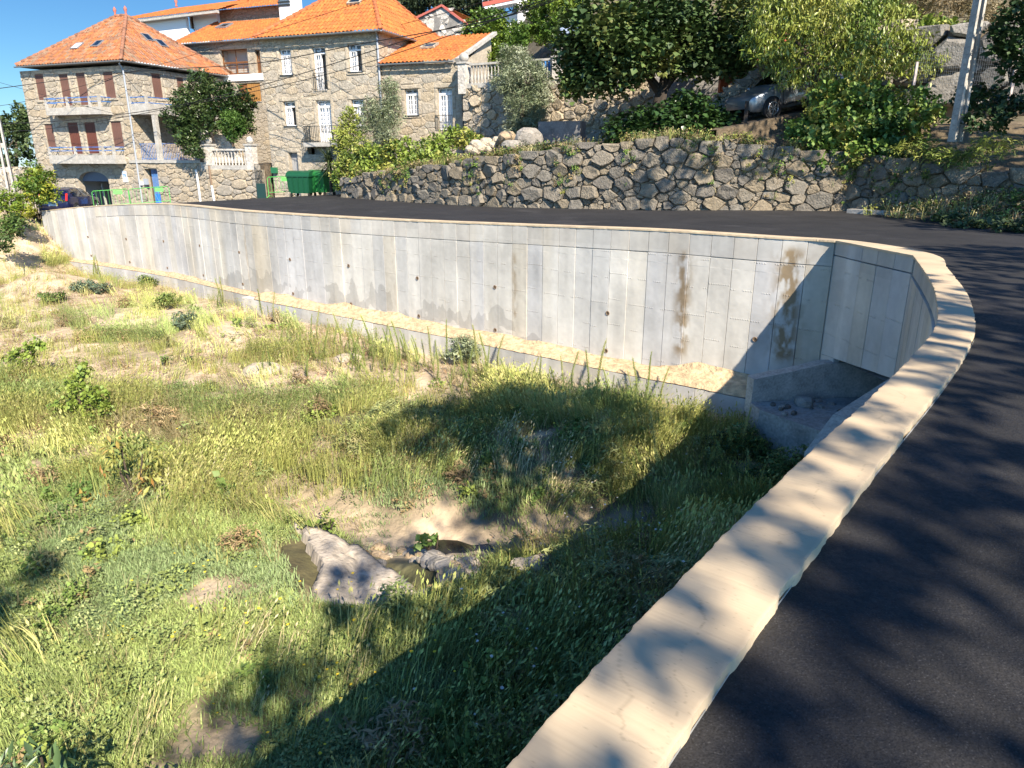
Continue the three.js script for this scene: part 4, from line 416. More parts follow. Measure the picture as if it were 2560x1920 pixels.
// ---------- garden wall with blue gate ----------
{
  const H = new House('garden_wall', 'rubble garden wall with low blue gate, concrete cap and iron fence beside the shuttered house', 'wall', 312, 300, 44.5, DEG, -2.0);
  const x0 = H.uv(...c1(1000, 1240)).x + 0.02, x1 = H.uv(516, 410).x, x2 = H.uv(...c1(1995, 1270)).x, cap = H.uv(430, 400).y, cap2 = H.uv(570, 413).y;
  const gate = H.rect(...c1(1105, 1297), ...c1(1240, 1548)); gate.y0 = 0.02; gate.bare = true;
  facade(H, 'wall_body', { x0, x1: x1 - 0.01, y0: 0, y1: cap - 0.18 }, [gate], { backing: M.mortarPale, rowH: 0.5, rowW: 0.8, mats: M.rubble, max: 0 + 60, depth: 0.05 });
  facade(H, 'wall_body', { x0: x1, x1: x2, y0: 0, y1: cap2 - 0.25 }, [], { backing: M.mortarPale, rowH: 0.6, rowW: 1.15, mats: M.rubble, max: 60, depth: 0.07, z: 0.03 });
  part('cap', new GB().box(x0, x1 - 0.1, cap - 0.18, cap, -1.5, 0.12).geo(), M.concretePale, H.o); part('cap', new GB().box(x1, x2 - 0.3, cap2 - 0.25, cap2, -0.5, 0.1).geo(), M.concretePale, H.o);
  { const g = new GB(), z = -0.28, m = gate.y0 + (gate.y1 - gate.y0) * 0.48; g.box(gate.x0 + 0.3, gate.x1 - 0.02, gate.y0, m, z - 0.02, z + 0.02); const o = part('gate', g.geo(), mat([0.03, 0.17, 0.62], 0.45), H.o, 'bright blue sheet and bar gate'); const b = new GB(); for (let k = 0; k <= 8; k++) { const x = lerp(gate.x0 + 0.31, gate.x1 - 0.03, k / 8); b.box(x - 0.012, x + 0.012, m, gate.y1, z - 0.012, z + 0.012); } const d = (gate.x0 + gate.x1) / 2 + 0.14; b.bar(V(d - 0.3, 0.15, z + 0.03), V(d, m * 0.6, z + 0.03), 0.02).bar(V(d + 0.3, 0.15, z + 0.03), V(d, m * 0.6, z + 0.03), 0.02).bar(V(d - 0.3, m, z + 0.03), V(d, m * 0.6, z + 0.03), 0.02).bar(V(d + 0.3, m, z + 0.03), V(d, m * 0.6, z + 0.03), 0.02); part('bars', b.geo(), mat([0.12, 0.32, 0.75], 0.45), o); part('passage', new GB().box(gate.x0 - 0.2, gate.x1 + 0.2, 0, gate.y1 + 0.1, -1.4, -1.35).geo(), M.plaster, H.o); }
  // iron fence on the cap
  { const fx0 = x0 + 0.15, fx1 = x1 - 0.5, h = H.uv(430, 358).y; part('fence', railingGeo(fx0, fx1, cap, h, -0.35, 0.13, 0.009).geo(), M.blueIron, H.o, 'blue wrought iron fence with scrolls'); }
  part('pier', new GB().box(x1 - 0.38, x1, cap2 - 0.25, H.uv(518, 329).y, -0.5, 0.08).geo(), M.concretePale, H.o);
  { const g = new THREE.ExtrudeGeometry(new THREE.Shape([[0, 0], [1.9, 0], [1.1, 1.35], [0.75, 1.75], [0, 1.8]].map(q => new THREE.Vector2(...q))), { depth: 0.25, bevelEnabled: false }); g.translate(x1 + 0.01, cap2, -1.2); part('stair_wall', g, M.whiteStone, H.o); }
  // paired piers with stone balls and balustrade
  const bal = (name, xa, xb, y0, y1, z, n, m, parent) => { const rail = new GB(); rail.box(xa, xb, y1 - 0.1, y1, z - 0.12, z + 0.12); const o = part(name, rail.geo(), m, parent); const prof = [[0.05, 0], [0.07, 0.04], [0.045, 0.1], [0.09, 0.28], [0.075, 0.38], [0.04, 0.52], [0.035, 0.7], [0.06, 0.78], [0.07, 0.86], [0.05, 0.94]].map(([r, y]) => [r * 0.85, y / 0.94 * (y1 - 0.1 - y0)]); const bg = new GB().lathe(prof, 8).geo(); for (let k = 0; k < n; k++) { const b = part('baluster', bg, m, o); b.position.set(lerp(xa, xb, (k + 0.5) / n), y0, z); } return o; };
  const yT = H.uv(560, 372).y; bal('balustrade', x1 + 0.55, x2 - 0.75, cap2, yT, -0.12, 11, M.whiteStone, H.o);
  for (const [px, big] of [[527, 0], [630, 1]]) { const c = H.uv(px, 400, -0.12).x, tp = H.uv(px, 364, -0.12).y, b0 = big ? cap2 - 0.25 : cap2; const o = part('pier', new GB().box(c - 0.24, c + 0.24, b0, tp, -0.36, 0.12).geo(), M.whiteStone, H.o); part('pier_cap', new GB().box(c - 0.3, c + 0.3, tp, tp + 0.1, -0.42, 0.18).geo(), M.concretePale, o); part('stone_ball', new THREE.SphereGeometry(0.22, 14, 10).translate(c, tp + 0.3, -0.12), M.whiteStone, o); }
  balustradeFn = bal;
  // terrace behind
  part('terrace', new GB().box(x0, x2 + 0.3, -1, cap - 0.2, -8, -0.42).geo(), M.earth, H.o);
  for (const [a, b, c, d, m] of [[505, 424, 516, 505, M.pvcWhite]]) { }
  const pole = (name, pts, r, m, label) => { const q = pts.map(([x, y]) => H.uv(x, y, 0.22)); q[q.length - 1].y = 0.3; return tag(part(name, new GB().tube(q.map(p => p.clone().applyMatrix4(H.o.matrixWorld)), r, 8).geo(), m, scene), label, 'pipe'); };
  pole('drain_pipe', [[490, 424], [497, 470], [502, 512]], 0.075, M.pvcWhite, 'short white drain pipe standing free against the rubble garden wall');
  const t1 = pole('vent_pipe', [[522, 414], [528, 464]], 0.06, M.pvcBrown, 'tall pipe, brown above and white below, on the rubble garden wall'); 
  { const q = [H.uv(522, 414, 0.22), H.uv(529, 464, 0.22)]; const low = H.uv(536, 505, 0.22); t1.geometry = new GB().tube(q.map(p => p.clone().applyMatrix4(H.o.matrixWorld)), 0.06, 8).geo(); part('lower_pipe', new GB().tube([q[1], low, V(low.x + 0.02, 0.4, low.z)].map(p => p.clone().applyMatrix4(H.o.matrixWorld)), 0.075, 8).geo(), M.pvcWhite, t1); }
}
// ---------- middle house with its lower wing ----------
{
  const H = new House('stone_house', 'tall granite house with new orange tile roof and white glazed windows', 'house', 800, 300, 40, DEG, -0.9);
  const R4 = (a, b, c, d) => H.rect(...c2(a, b), ...c2(c, d));
  const W0 = H.uv(...c2(190, 700)).x, W1 = H.uv(...c2(1072, 500)).x, top = H.uv(...c2(600, 275)).y;
  const wins = [[298, 378, 403, 575], [553, 362, 675, 692], [825, 342, 940, 550], [330, 782, 436, 968], [582, 772, 715, 1090], [853, 765, 960, 970]].map(q => R4(...q));
  const low = R4(372, 1172, 450, 1310); low.y0 = 0.3; low.door = true; const vent = R4(515, 1135, 660, 1185); vent.bare = true;
  facade(H, 'front_wall', { x0: W0, x1: W1, y0: 0, y1: top }, [...wins.map((w, i) => ({ ...w, door: i === 1 || i === 4 })), low, vent], { rowH: 0.46, rowW: 0.95, max: 215 });
  wins.forEach((w, i) => windowPart(H, w, { door: i === 1 || i === 4, rows: i === 1 || i === 4 ? 6 : 4, transom: i === 1 || i === 4 ? 0.14 : 0.2, leafOpen: [0, 1, 1, 1, 0, 0][i], panelLow: i === 4 ? 0.18 : 0 }));
  part('door', new GB().box(low.x0, low.x1, low.y0, low.y1, -0.3, -0.25).geo(), mat([0.42, 0.42, 0.42], 0.7, { map: rep(T_wood, 1) }), H.o, 'weathered grey plank door'); part('vent_recess', new GB().box(vent.x0 - 0.05, vent.x1 + 0.05, vent.y0 - 0.05, vent.y1 + 0.05, -0.8, -0.75).geo(), M.plaster, H.o);
  // sills of dark slate
  for (const i of [0, 2, 3, 5]) part('sill', new GB().box(wins[i].x0 - 0.06, wins[i].x1 + 0.06, wins[i].y0 - 0.05, wins[i].y0 + 0.01, -0.2, 0.07).geo(), M.blackIron, H.o);
  // balconies
  part('juliet_rail', railingGeo(wins[1].x0 - 0.02, wins[1].x1 + 0.02, wins[1].y0 - 0.02, H.uv(...c2(600, 560)).y, 0.09, 0.11, 0.009).geo(), M.blackIron, H.o);
  { const z = 0.75, a = H.uv(...c2(485, 1095), z), b = H.uv(...c2(750, 1125), z); const o = part('balcony', new GB().box(a.x, b.x, b.y, a.y, 0.005, z).geo(), M.concretePale, H.o); const y1 = H.uv(...c2(600, 965), z).y; const g = railingGeo(a.x + 0.03, b.x - 0.03, a.y, y1, z - 0.06, 0.11, 0.01); g.box(a.x + 0.02, a.x + 0.05, y1 - 0.03, y1, 0, z - 0.09).box(b.x - 0.05, b.x - 0.02, y1 - 0.03, y1, 0, z - 0.09); for (let k = 1; k < 6; k++) for (const x of [a.x + 0.035, b.x - 0.035]) g.box(x - 0.01, x + 0.01, a.y, y1 - 0.03, k * 0.11, k * 0.11 + 0.02); part('railing', g.geo(), M.blackIron, o); }
  // side and rear walls
  const back = -8.6; facade(H, 'side_wall', { x0: 0.002, x1: -back, y0: 0, y1: top }, [], { x: W1, turn: Math.PI / 2, rowH: 0.8, rowW: 1.6, max: 60 }); part('rear_wall', new GB().box(W0, W1 - 0.5, 0, top, back, back + 0.3).box(W0, W0 + 0.4, 0, top - 0.01, back, -0.41).geo(), M.mortar, H.o);
  const ov = 0.38, ey = (H.uv(...c2(130, 283), ov).y + H.uv(...c2(1085, 225), ov).y) / 2, xL = H.uv(...c2(110, 285), ov).x, A = V(xL, ey, ov), B = V(W1 + ov, ey, ov), Cb = V(W1 + ov, ey, back - ov), Db = V(xL, ey, back - ov);
  const ry = ey + 3.25, aL = V(xL + 4.1, ry, -3.9), aR = V(W1 + ov - 3.0, ry, -3.9);
  tileRoof(H, A, B, aR, aL, { palette: newTile }); tileRoof(H, B, Cb, aR.clone().add(V(0, 0, -0.6)), aR, { palette: newTile }); tileRoof(H, Db, A, aL, aL.clone().add(V(0, 0, -0.6)), { palette: newTile });
  ridgeTiles(H, [[A, aL], [B, aR], [aL, aR], [Cb, aR], [Db, aL]], k => { const v = 0.85 + 0.3 * h2(k, 9, 433); return [0.62 * v, 0.19 * v, 0.07 * v]; });
  part('soffit', new GB().quad(A.clone().add(V(0, -0.07, 0)), B.clone().add(V(0, -0.07, 0)), Cb.clone().add(V(0, -0.07, 0)), Db.clone().add(V(0, -0.07, 0))).geo(), M.concretePale, H.o);
  gutter(H, A.clone().add(V(0, -0.06, 0.1)), B.clone().add(V(0.08, -0.06, 0.1))); gutter(H, B.clone().add(V(0.1, -0.06, 0.1)), Cb.clone().add(V(0.1, -0.06, 0)));
  { const c = A.clone().lerp(B, 0.72).lerp(aL.clone().lerp(aR, 0.55), 0.52), x = V(1, 0, 0), y = aL.clone().sub(A); y.x = 0; y.normalize(); const n = V().crossVectors(x, y), mm = new THREE.Matrix4().makeBasis(x, y, n).setPosition(c.addScaledVector(n, 0.06)); const f = part('skylight', new GB().box(-0.42, 0.42, -0.07, 0, 0, 0.1, mm).box(-0.42, 0.42, 0.95, 1.02, 0, 0.1, mm).box(-0.42, -0.34, 0, 0.95, 0, 0.1, mm).box(0.34, 0.42, 0, 0.95, 0, 0.1, mm).geo(), M.ashlar, H.o); part('pane', new GB().box(-0.34, 0.34, 0, 0.95, 0, 0.06, mm).geo(), M.skylight, f); }
  pipePart(H, [H.uv(...c2(1045, 240), 0.3), H.uv(...c2(1052, 290), 0.07), H.uv(...c2(1066, 500), 0.07), H.uv(...c2(1082, 740), 0.07), V(H.uv(...c2(1082, 740), 0.07).x, 0.5, 0.07)], 0.055, M.pipeGrey);
  part('letter_box', new GB().box(...(() => { const r = R4(250, 1285, 296, 1330); return [r.x0, r.x1, r.y0, r.y1]; })(), 0.03, 0.2).geo(), mat([0.02, 0.14, 0.06], 0.5), H.o, 'dark green letter box');
  // lower wing
  const G = H, X1 = G.uv(...c2(1700, 800)).x, t2 = G.uv(...c2(1400, 490)).y; const w7 = R4(1255, 685, 1365, 885), w8 = R4(1508, 675, 1628, 995); w8.door = true;
  facade(H, 'wing_wall', { x0: W1 + 0.003, x1: X1, y0: 0.5, y1: t2 }, [w7, w8], { z: -0.12, rowH: 0.45, rowW: 0.9, max: 70 });
  for (const [w, d] of [[w7, 0], [w8, 1]]) windowPart(H, w, { z: -0.34, door: !!d, rows: d ? 6 : 4, transom: d ? 0.13 : 0.17 }); part('sill', new GB().box(w7.x0 - 0.06, w7.x1 + 0.06, w7.y0 - 0.05, w7.y0 + 0.01, -0.3, -0.04).geo(), M.blackIron, H.o); part('juliet_rail', railingGeo(w8.x0 - 0.12, w8.x1 + 0.02, w8.y0 + 0.03, G.uv(...c2(1560, 882)).y, -0.02, 0.11, 0.009).geo(), M.blackIron, H.o);
  const wa = V(W1 + 0.02, G.uv(...c2(1100, 485), 0.15).y, 0.15), wb = V(G.uv(...c2(1645, 460), 0.15).x, wa.y, 0.15), tz = -4.2, wt = G.uv(...c2(1560, 280), tz).y; tileRoof(H, wa, wb, V(wb.x + 0.35, wt, tz), V(W1 + 0.02, wt, tz), { palette: newTile });
  gutter(H, wa.clone().add(V(0, -0.06, 0.1)), wb.clone().add(V(0, -0.06, 0.1))); part('wing_gable', new GB().tri(V(X1, t2, -0.5), V(X1, wt - 0.1, tz), V(X1, t2, tz)).box(X1 - 0.3, X1, 0.5, t2 - 0.01, tz, -0.53).geo(), M.mortar, H.o); part('verge', new GB().bar(V(wb.x + 0.16, wa.y - 0.02, 0.1), V(wb.x + 0.5, wt, tz), 0.28, 0.16).geo(), M.concretePale, H.o);
  { const c = G.uv(...c2(1440, 375), -1.9); const y = V(0, wt - wa.y, tz - 0.15).normalize(), x = V(1, 0, 0), n = V().crossVectors(x, y); const mm = new THREE.Matrix4().makeBasis(x, y, n).setPosition(V(c.x, wa.y + (wt - wa.y) * ((0.15 + 1.9) / (0.15 - tz)), -1.9).addScaledVector(n, 0.06)); const f = part('skylight', new GB().box(-0.42, 0.42, -0.06, 0, 0, 0.1, mm).box(-0.42, 0.42, 0.6, 0.66, 0, 0.1, mm).box(-0.42, -0.34, 0, 0.6, 0, 0.1, mm).box(0.34, 0.42, 0, 0.6, 0, 0.1, mm).geo(), M.ashlar, H.o); part('pane', new GB().box(-0.34, 0.34, 0, 0.6, 0, 0.06, mm).geo(), M.skylight, f); }
  { const p = G.uv(1160, 340, 0.05); pipePart(H, [G.uv(...c2(1722, 660), 0.05), G.uv(...c2(1720, 760), 0.05), G.uv(...c2(1722, 985), 0.05)], 0.06, M.blackIron); }
}
// ---------- house behind, between the two ----------
{
  const H = new House('rear_house', 'house behind with white gable wall, stepped orange roofs and honey-brown windows', 'house', 540, 150, 51, DEG, -1.5);
  const R4 = (a, b, c, d, z) => H.rect(...c1(a, b), ...c1(c, d), z);
  const W0 = H.uv(...c1(1385, 400)).x, W1 = H.uv(...c1(2060, 400)).x, top = H.uv(...c1(1600, 325)).y;
  const w1 = R4(1690, 385, 1915, 568), w2 = R4(1955, 385, 2010, 560), w3 = R4(1830, 642, 2010, 780);
  facade(H, 'front_wall', { x0: W0, x1: W1, y0: 0, y1: top }, [w1, w2, w3], { rowH: 0.4, rowW: 0.6, max: 150, mats: M.rubble, backing: M.mortarPale, depth: 0.02 });
  for (const w of [w1, w2]) windowPart(H, w, { cols: 4, rows: 4, transom: 0.5, m: M.brownWood, curtain: false }); shutterPart(H, { ...w3, x1: w3.x0 + 0.7 }, M.brownWood, { z: -0.1 }); shutterPart(H, { ...w3, x0: w3.x0 + 0.72 }, M.honeyWood, { z: -0.05 });
  part('floor_band', new GB().box(W0 + 2, W1, H.uv(...c1(1800, 625)).y, H.uv(...c1(1800, 575)).y, 0.005, 0.12).geo(), M.white, H.o);
  const ov = 0.45, ey = H.uv(...c1(1600, 318), ov).y, A = V(H.uv(...c1(1335, 325), ov).x, ey, ov), B = V(W1 + 1, ey, ov), tz = -4, ty = H.uv(...c1(1900, 160), tz).y, xl = H.uv(...c1(1670, 180), tz).x; tileRoof(H, A, B, V(W1 + 1, ty, tz), V(xl, ty, tz), { palette: newTile }); gutter(H, A.clone().add(V(0, -0.06, 0.1)), B.clone().add(V(0, -0.06, 0.1)), M.zinc); ridgeTiles(H, [[A, V(xl, ty, tz)]], () => [0.6, 0.17, 0.05]);
  { const c = H.uv(...c1(1700, 208), -2.4), y = V(0, ty - ey, tz - ov).normalize(), x = V(1, 0, 0), n = V().crossVectors(x, y), mm = new THREE.Matrix4().makeBasis(x, y, n).setPosition(V(c.x, ey + (ty - ey) * (ov + 2.4) / (ov - tz), -2.4).addScaledVector(n, 0.07)); const f = part('skylight', new GB().box(-0.5, 0.5, -0.07, 0, 0, 0.1, mm).box(-0.5, 0.5, 0.8, 0.87, 0, 0.1, mm).box(-0.5, -0.42, 0, 0.8, 0, 0.1, mm).box(0.42, 0.5, 0, 0.8, 0, 0.1, mm).geo(), M.zinc, H.o); part('pane', new GB().box(-0.42, 0.42, 0, 0.8, 0, 0.06, mm).geo(), M.skylight, f); }
  // side of the main block: white rendered wall reaching back-left, with its own roof
  const z2 = -3.2; { const p = [c1(1350, 375), c1(1040, 160), c1(1050, 155), c1(1440, 130), c1(1440, 290)].map(q => H.uv(...q, z2)); const wl = H.uv(...c1(960, 400), z2).x, wr = H.uv(...c1(1445, 300), z2).x, wt = H.uv(...c1(1200, 148), z2).y; part('white_wall', new GB().box(wl, wr, 0, wt, z2 - 0.3, z2).geo(), M.white, H.o); const z3 = -4.0, wr2 = H.uv(...c1(1670, 200), z3).x, wy = H.uv(...c1(1550, 90), z3).y; const wn = R4(1448, 98, 1645, 205, z3); facade(H, 'upper_wall', { x0: wr, x1: wr2, y0: 0, y1: wy + 0.1 }, [{ ...wn, bare: true }], { z: z3 + 0.001, max: 0, rowH: 3, rowW: 6, mats: [M.white, M.white], backing: M.white }); windowPart(H, wn, { z: z3 - 0.2, cols: 6, rows: 2, transom: 0.04, m: M.brownWood, curtain: true });
    const e0 = V(H.uv(...c1(780, 152), z2 + 0.6).x, H.uv(...c1(1200, 140), z2 + 0.6).y, z2 + 0.6), e1 = V(H.uv(...c1(1660, 78), z2 + 0.6).x, e0.y + 0.25, z2 + 0.6); const rz = -7.5, ryy = H.uv(...c1(1640, 30), rz).y; tileRoof(H, e0, e1, V(e1.x + 0.5, ryy, rz), V(e0.x + 3, ryy, rz), { palette: newTile }); part('fascia', new GB().bar(e0.clone().add(V(0.2, -0.12, -0.15)), e1.clone().add(V(0, -0.12, -0.15)), 0.3, 0.2).geo(), M.concretePale, H.o); part('finial', new GB().lathe([[0.12, 0], [0.06, 0.2], [0.14, 0.4], [0.02, 0.65], [0, 0.68]], 8, V(e0.x + 3.1, ryy + 0.05, rz)).geo(), mat([0.45, 0.14, 0.1], 0.8), H.o);
    // upper right block, clad in pink-brown stone
    const z4 = -4.5, u0 = H.uv(...c1(1665, 100), z4).x, u1 = H.uv(2300 * K1, 100, z4).x, uy = H.uv(...c1(1900, 62), z4).y; facade(H, 'clad_wall', { x0: u0, x1: u1, y0: ty - 0.5, y1: uy }, [], { z: z4 + 0.1, rowH: 0.4, rowW: 0.6, max: 60, mats: [[0.4, 0.28, 0.2], [0.44, 0.31, 0.23]].map(c => granite(c, 0.6)), backing: granite([0.38, 0.27, 0.2], 0.5) }); const f0 = V(u0 - 0.4, H.uv(...c1(1900, 55), z4 + 0.7).y, z4 + 0.7); tileRoof(H, f0, V(u1, f0.y, f0.z), V(u1, f0.y + 1.6, f0.z - 4), V(u0 + 0.6, f0.y + 1.6, f0.z - 4), { palette: newTile }); part('finial', new GB().lathe([[0.12, 0], [0.06, 0.2], [0.14, 0.4], [0.02, 0.65], [0, 0.68]], 8, V(u0 + 0.7, f0.y + 1.1, f0.z - 2.6)).geo(), mat([0.45, 0.14, 0.1], 0.8), H.o); }
  { const c = H.uv(...c2(365, 90), -1.5), b = H.uv(...c2(365, 135), -1.5).y, t = H.uv(...c2(365, -10), -1.5).y, o = part('chimney', new GB().box(c.x - 0.62, c.x + 0.75, b - 1.5, t, -2.2, -1.4).geo(), M.white, H.o); const g = new GB(), y0 = H.uv(...c2(365, 45), -1.4).y; for (let k = 0; k < 4; k++) g.box(c.x - 0.66, c.x + 0.35, y0 + k * 0.2, y0 + k * 0.2 + 0.12, -2.25, -1.34); part('louvre', g.geo(), M.blackIron, o); }
}
// ---------- gabled stone house and far white building ----------
{
  const H = new House('gable_house', 'low house with pale crazy-paved stone gable and orange roof, behind the lower wing', 'house', 1080, 60, 54, DEG, 0);
  const P = [[1340, 155], [1555, 55], [1735, 200], [1740, 300], [1345, 300]].map(q => H.uv(...c2(...q))); const g = new THREE.ExtrudeGeometry(new THREE.Shape(P.map(p => new THREE.Vector2(p.x, p.y))), { depth: 0.3, bevelEnabled: false }); g.translate(0, 0, -0.3); const w = part('gable_wall', g, mat([0.34, 0.32, 0.29], 0.9, { map: rep(T_noise, 0.5) }), H.o);
  const x0 = P[4].x, x1 = P[3].x, cells = rubbleCells(x1 - x0, () => P[4].y, s => { const x = s + x0; return x < P[1].x ? lerp(P[0].y, P[1].y, (x - P[0].x) / (P[1].x - P[0].x)) - 0.15 : lerp(P[1].y, P[2].y, (x - P[1].x) / (P[2].x - P[1].x)) - 0.15; }, 0.8, 1.1, 0.03); layStones(w, cells, (s, y) => ({ p: V(s + x0, y, 0), a: 0 }), [M.whiteStone, granite([0.66, 0.63, 0.58], 0.5)], 0.012, 120);
  part('verge', new GB().bar(P[0].clone().add(V(-0.3, -0.05, 0.05)), P[1].clone().add(V(0, 0.1, 0.05)), 0.25, 0.14).bar(P[1].clone().add(V(0, 0.1, 0.05)), P[2].clone().add(V(0.3, 0, 0.05)), 0.25, 0.14).geo(), mat([0.45, 0.12, 0.09], 0.7), H.o);
  const e0 = H.uv(...c2(1170, 95), -1), r0 = H.uv(...c2(1200, 50), -1); tileRoof(H, V(P[0].x - 0.3, P[0].y + 0.05, -8), V(P[0].x - 0.3, P[0].y + 0.05, 0.1), V(P[1].x, P[1].y + 0.12, 0.1), V(P[1].x, P[1].y + 0.12, -8), { palette: newTile }); part('body', new GB().box(x0 + 0.1, x1 - 0.1, -1, P[3].y - 0.02, -8, -0.31).geo(), M.mortar, H.o);
  { const q = [[1205, 85], [1540, 52], [1350, 150], [1290, 165]]; tileRoof(H, V(P[0].x - 3.6, P[0].y + 0.2, -0.6), V(P[0].x - 0.2, P[0].y + 0.2, -0.6), V(P[1].x - 0.2, P[1].y + 0.05, -4), V(P[0].x - 3.6, P[1].y + 0.05, -4), { palette: newTile }); }
}
{
  const H = new House('white_building', 'white rendered building on the hill with red balcony band and metal railing', 'building', 1255, 30, 66, DEG + 8, 0);
  const p = (x, y, z = 0) => H.uv(1140 + x * 0.2411, y * 0.2411, z), a = p(350, 108), b = p(640, 15), g = new GB(), yb = (a.y + b.y) / 2; g.box(a.x - 0.5, p(640, 60).x, 0, p(500, 108).y, -1.5, -1.2).box(p(640, 60).x, p(780, 60).x + 0.8, 0, b.y + 6, -6, 0).box(a.x - 0.5, p(640, 60).x, b.y + 1.2, b.y + 6, -6, -1.5); part('wall', g.geo(), M.white, H.o);
  part('balcony', new GB().bar(V(a.x - 0.5, a.y + 0.2, 0), V(b.x, b.y, 0), 1.3, 0.4).geo(), M.white, H.o); part('fascia', new GB().bar(V(a.x - 0.5, a.y + 0.4, 0.68), V(b.x, b.y + 0.2, 0.68), 0.05, 0.35).geo(), mat([0.42, 0.1, 0.07], 0.7), H.o);
  const r = new GB(); for (let k = 0; k < 6; k++) r.bar(V(a.x - 0.5, a.y + 0.75 + k * 0.2, 0.66), V(b.x, b.y + 0.55 + k * 0.2, 0.66), 0.035); for (let k = 0; k <= 6; k++) { const x = lerp(a.x - 0.5, b.x, k / 6), y = lerp(a.y + 0.4, b.y + 0.2, k / 6); r.box(x - 0.03, x + 0.03, y, y + 1.5, 0.63, 0.69); } part('railing', r.geo(), mat([0.5, 0.5, 0.5], 0.4, { metalness: 0.6 }), H.o);
}
// ---------- terraces across the road ----------
const dryP = [[-8.3, -35.9], [-4, -31], [0, -27.1], [5.07, -24], [10.6, -23], [11.9, -20.6], [15.5, -17.6]];
const dryA = along(dryP);
const dryTop = s => interp([[0, 0.7], [6.5, 1.25], [12, 1.75], [15, 2.1], [18, 2.25], [23.6, 1.7], [26.5, 1.35], [31.5, 1.2]], s);
const dryBot = s => { const { p } = dryA.at(clamp(s, 0, dryA.len - 0.01), 0); return roadY(p.x, p.z) - 0.03 + sstep(26.5, 29.5, s) * 0.5; };
rubbleWall('dry_stone_wall', 'dry-laid wall of dark rough granite boulders along the far edge of the road', dryP, dryBot, s => dryTop(s) + 0.45 * (fbm(s * 1.2, 3, 3, 501) - 0.55), 0.4, M.dryStone, M.darkEarth, { depth: 0.11, flat: 1.45, gap: 0.012, thick: 0.5, max: 298 });
// ground of the terrace behind it, stepping back in strips
function terrY(s, n) { const lane = sstep(14, 22, s) * sstep(1.5, 4, n); return dryTop(s) - 0.06 + 0.065 * n * sstep(0, 3, n) + lane * 0.11 * clamp(s - 15, 0, 9) * 1.05 + 0.12 * (fbm(s * 0.9, n * 0.9, 3, 511) - 0.5); }
function terrP(s, n) { const e = dryA.len - 0.01, a = clamp(s, 0, e), { p } = dryA.at(a, 0), d = V(0.77, 0, 0.5).normalize(); const nn = V(0.35, 0, -0.94); return V(p.x + nn.x * n + d.x * (s - a), terrY(a, n), p.z + nn.z * n + d.z * (s - a)); }
{
  const g = new GB(), S = 130, N = 44, ids = []; for (let i = 0; i <= S; i++) { const row = [], s = 0.06 + (dryA.len + 7) * i / S; for (let j = 0; j <= N; j++) { const n = 0.12 + 13 * j / N, p = terrP(s, n); if (s < 0.4) p.y = lerp(-0.8, p.y, sstep(-1.5, 0.4, s)); const k = fbm(p.x * 0.8, p.z * 0.8, 4, 521); row.push(g.v(p, p.x, p.z, lerp3([0.15, 0.11, 0.06], [0.24, 0.185, 0.115], clamp(k * 1.6 - 0.3)))); } ids.push(row); } for (let i = 0; i < S; i++) for (let j = 0; j < N; j++) g.i.push(ids[i][j], ids[i + 1][j], ids[i + 1][j + 1], ids[i][j], ids[i + 1][j + 1], ids[i][j + 1]); struct('terrace', g.geo(), M.soil);
}
function hillY(x, z) { const n = (x - 4) * 0.35 + (z + 30) * -0.94; return 2.2 + 0.42 * Math.max(0, n - 1) * sstep(-8, 6, x) + 0.7 * (fbm(x * 0.2, z * 0.2, 3, 531) - 0.5) - 3.5 * sstep(-2, -12, x); }
{ const g = new GB(), st = 1.2, id = {}; const vt = (i, j) => { const k = i * 1000 + j; if (k in id) return id[k]; const x = -40 + i * st, z = -26 - j * st, q = fbm(x * 0.4, z * 0.4, 3, 541); return id[k] = g.v(V(x, hillY(x, z), z), x, z, lerp3([0.1, 0.085, 0.045], [0.25, 0.21, 0.13], q)); }; for (let i = 0; i < 75; i++) for (let j = 0; j < 75; j++) { const x = -40 + (i + 0.5) * st, z = -26 - (j + 0.5) * st; if ((x - 4) * 0.35 + (z + 30) * -0.94 < (x < 9 ? 7 : -0.5) || x < -1 && z > -60) continue; const a = vt(i, j), b = vt(i + 1, j), c = vt(i + 1, j + 1), d = vt(i, j + 1); g.i.push(a, b, c, a, c, d); } struct('hillside', g.geo(), M.soil); }
// verge bank at the right of the bend
{ const g = new GB(), rows = []; const A = [[9.9, -21.9], [10.9, -20.3], [11.0, -18.2], [11.6, -15.7], [12.5, -12.5]], al = along(A); for (let i = 0; i <= 40; i++) { const s = al.len * i / 40, { p } = al.at(Math.min(s, al.len - 0.01), 0), r = []; for (let j = 0; j <= 14; j++) { const n = j * 0.5, x = p.x + n * 0.95, z = p.z - n * 0.3; const y = roadY(p.x, p.z) - 0.04 + 0.55 * sstep(0, 2.2, n) + 1.5 * sstep(3.2, 6.5, n) * 0.4 + 0.1 * (fbm(x, z, 3, 551) - 0.5); r.push(g.v(V(x, y, z), x, z, lerp3([0.07, 0.06, 0.03], [0.2, 0.16, 0.09], fbm(x * 2, z * 2, 3, 552)))); } rows.push(r); } for (let i = 0; i < 40; i++) for (let j = 0; j < 14; j++) g.i.push(rows[i][j], rows[i + 1][j], rows[i + 1][j + 1], rows[i][j], rows[i + 1][j + 1], rows[i][j + 1]); struct('verge', g.geo(), M.soil); }
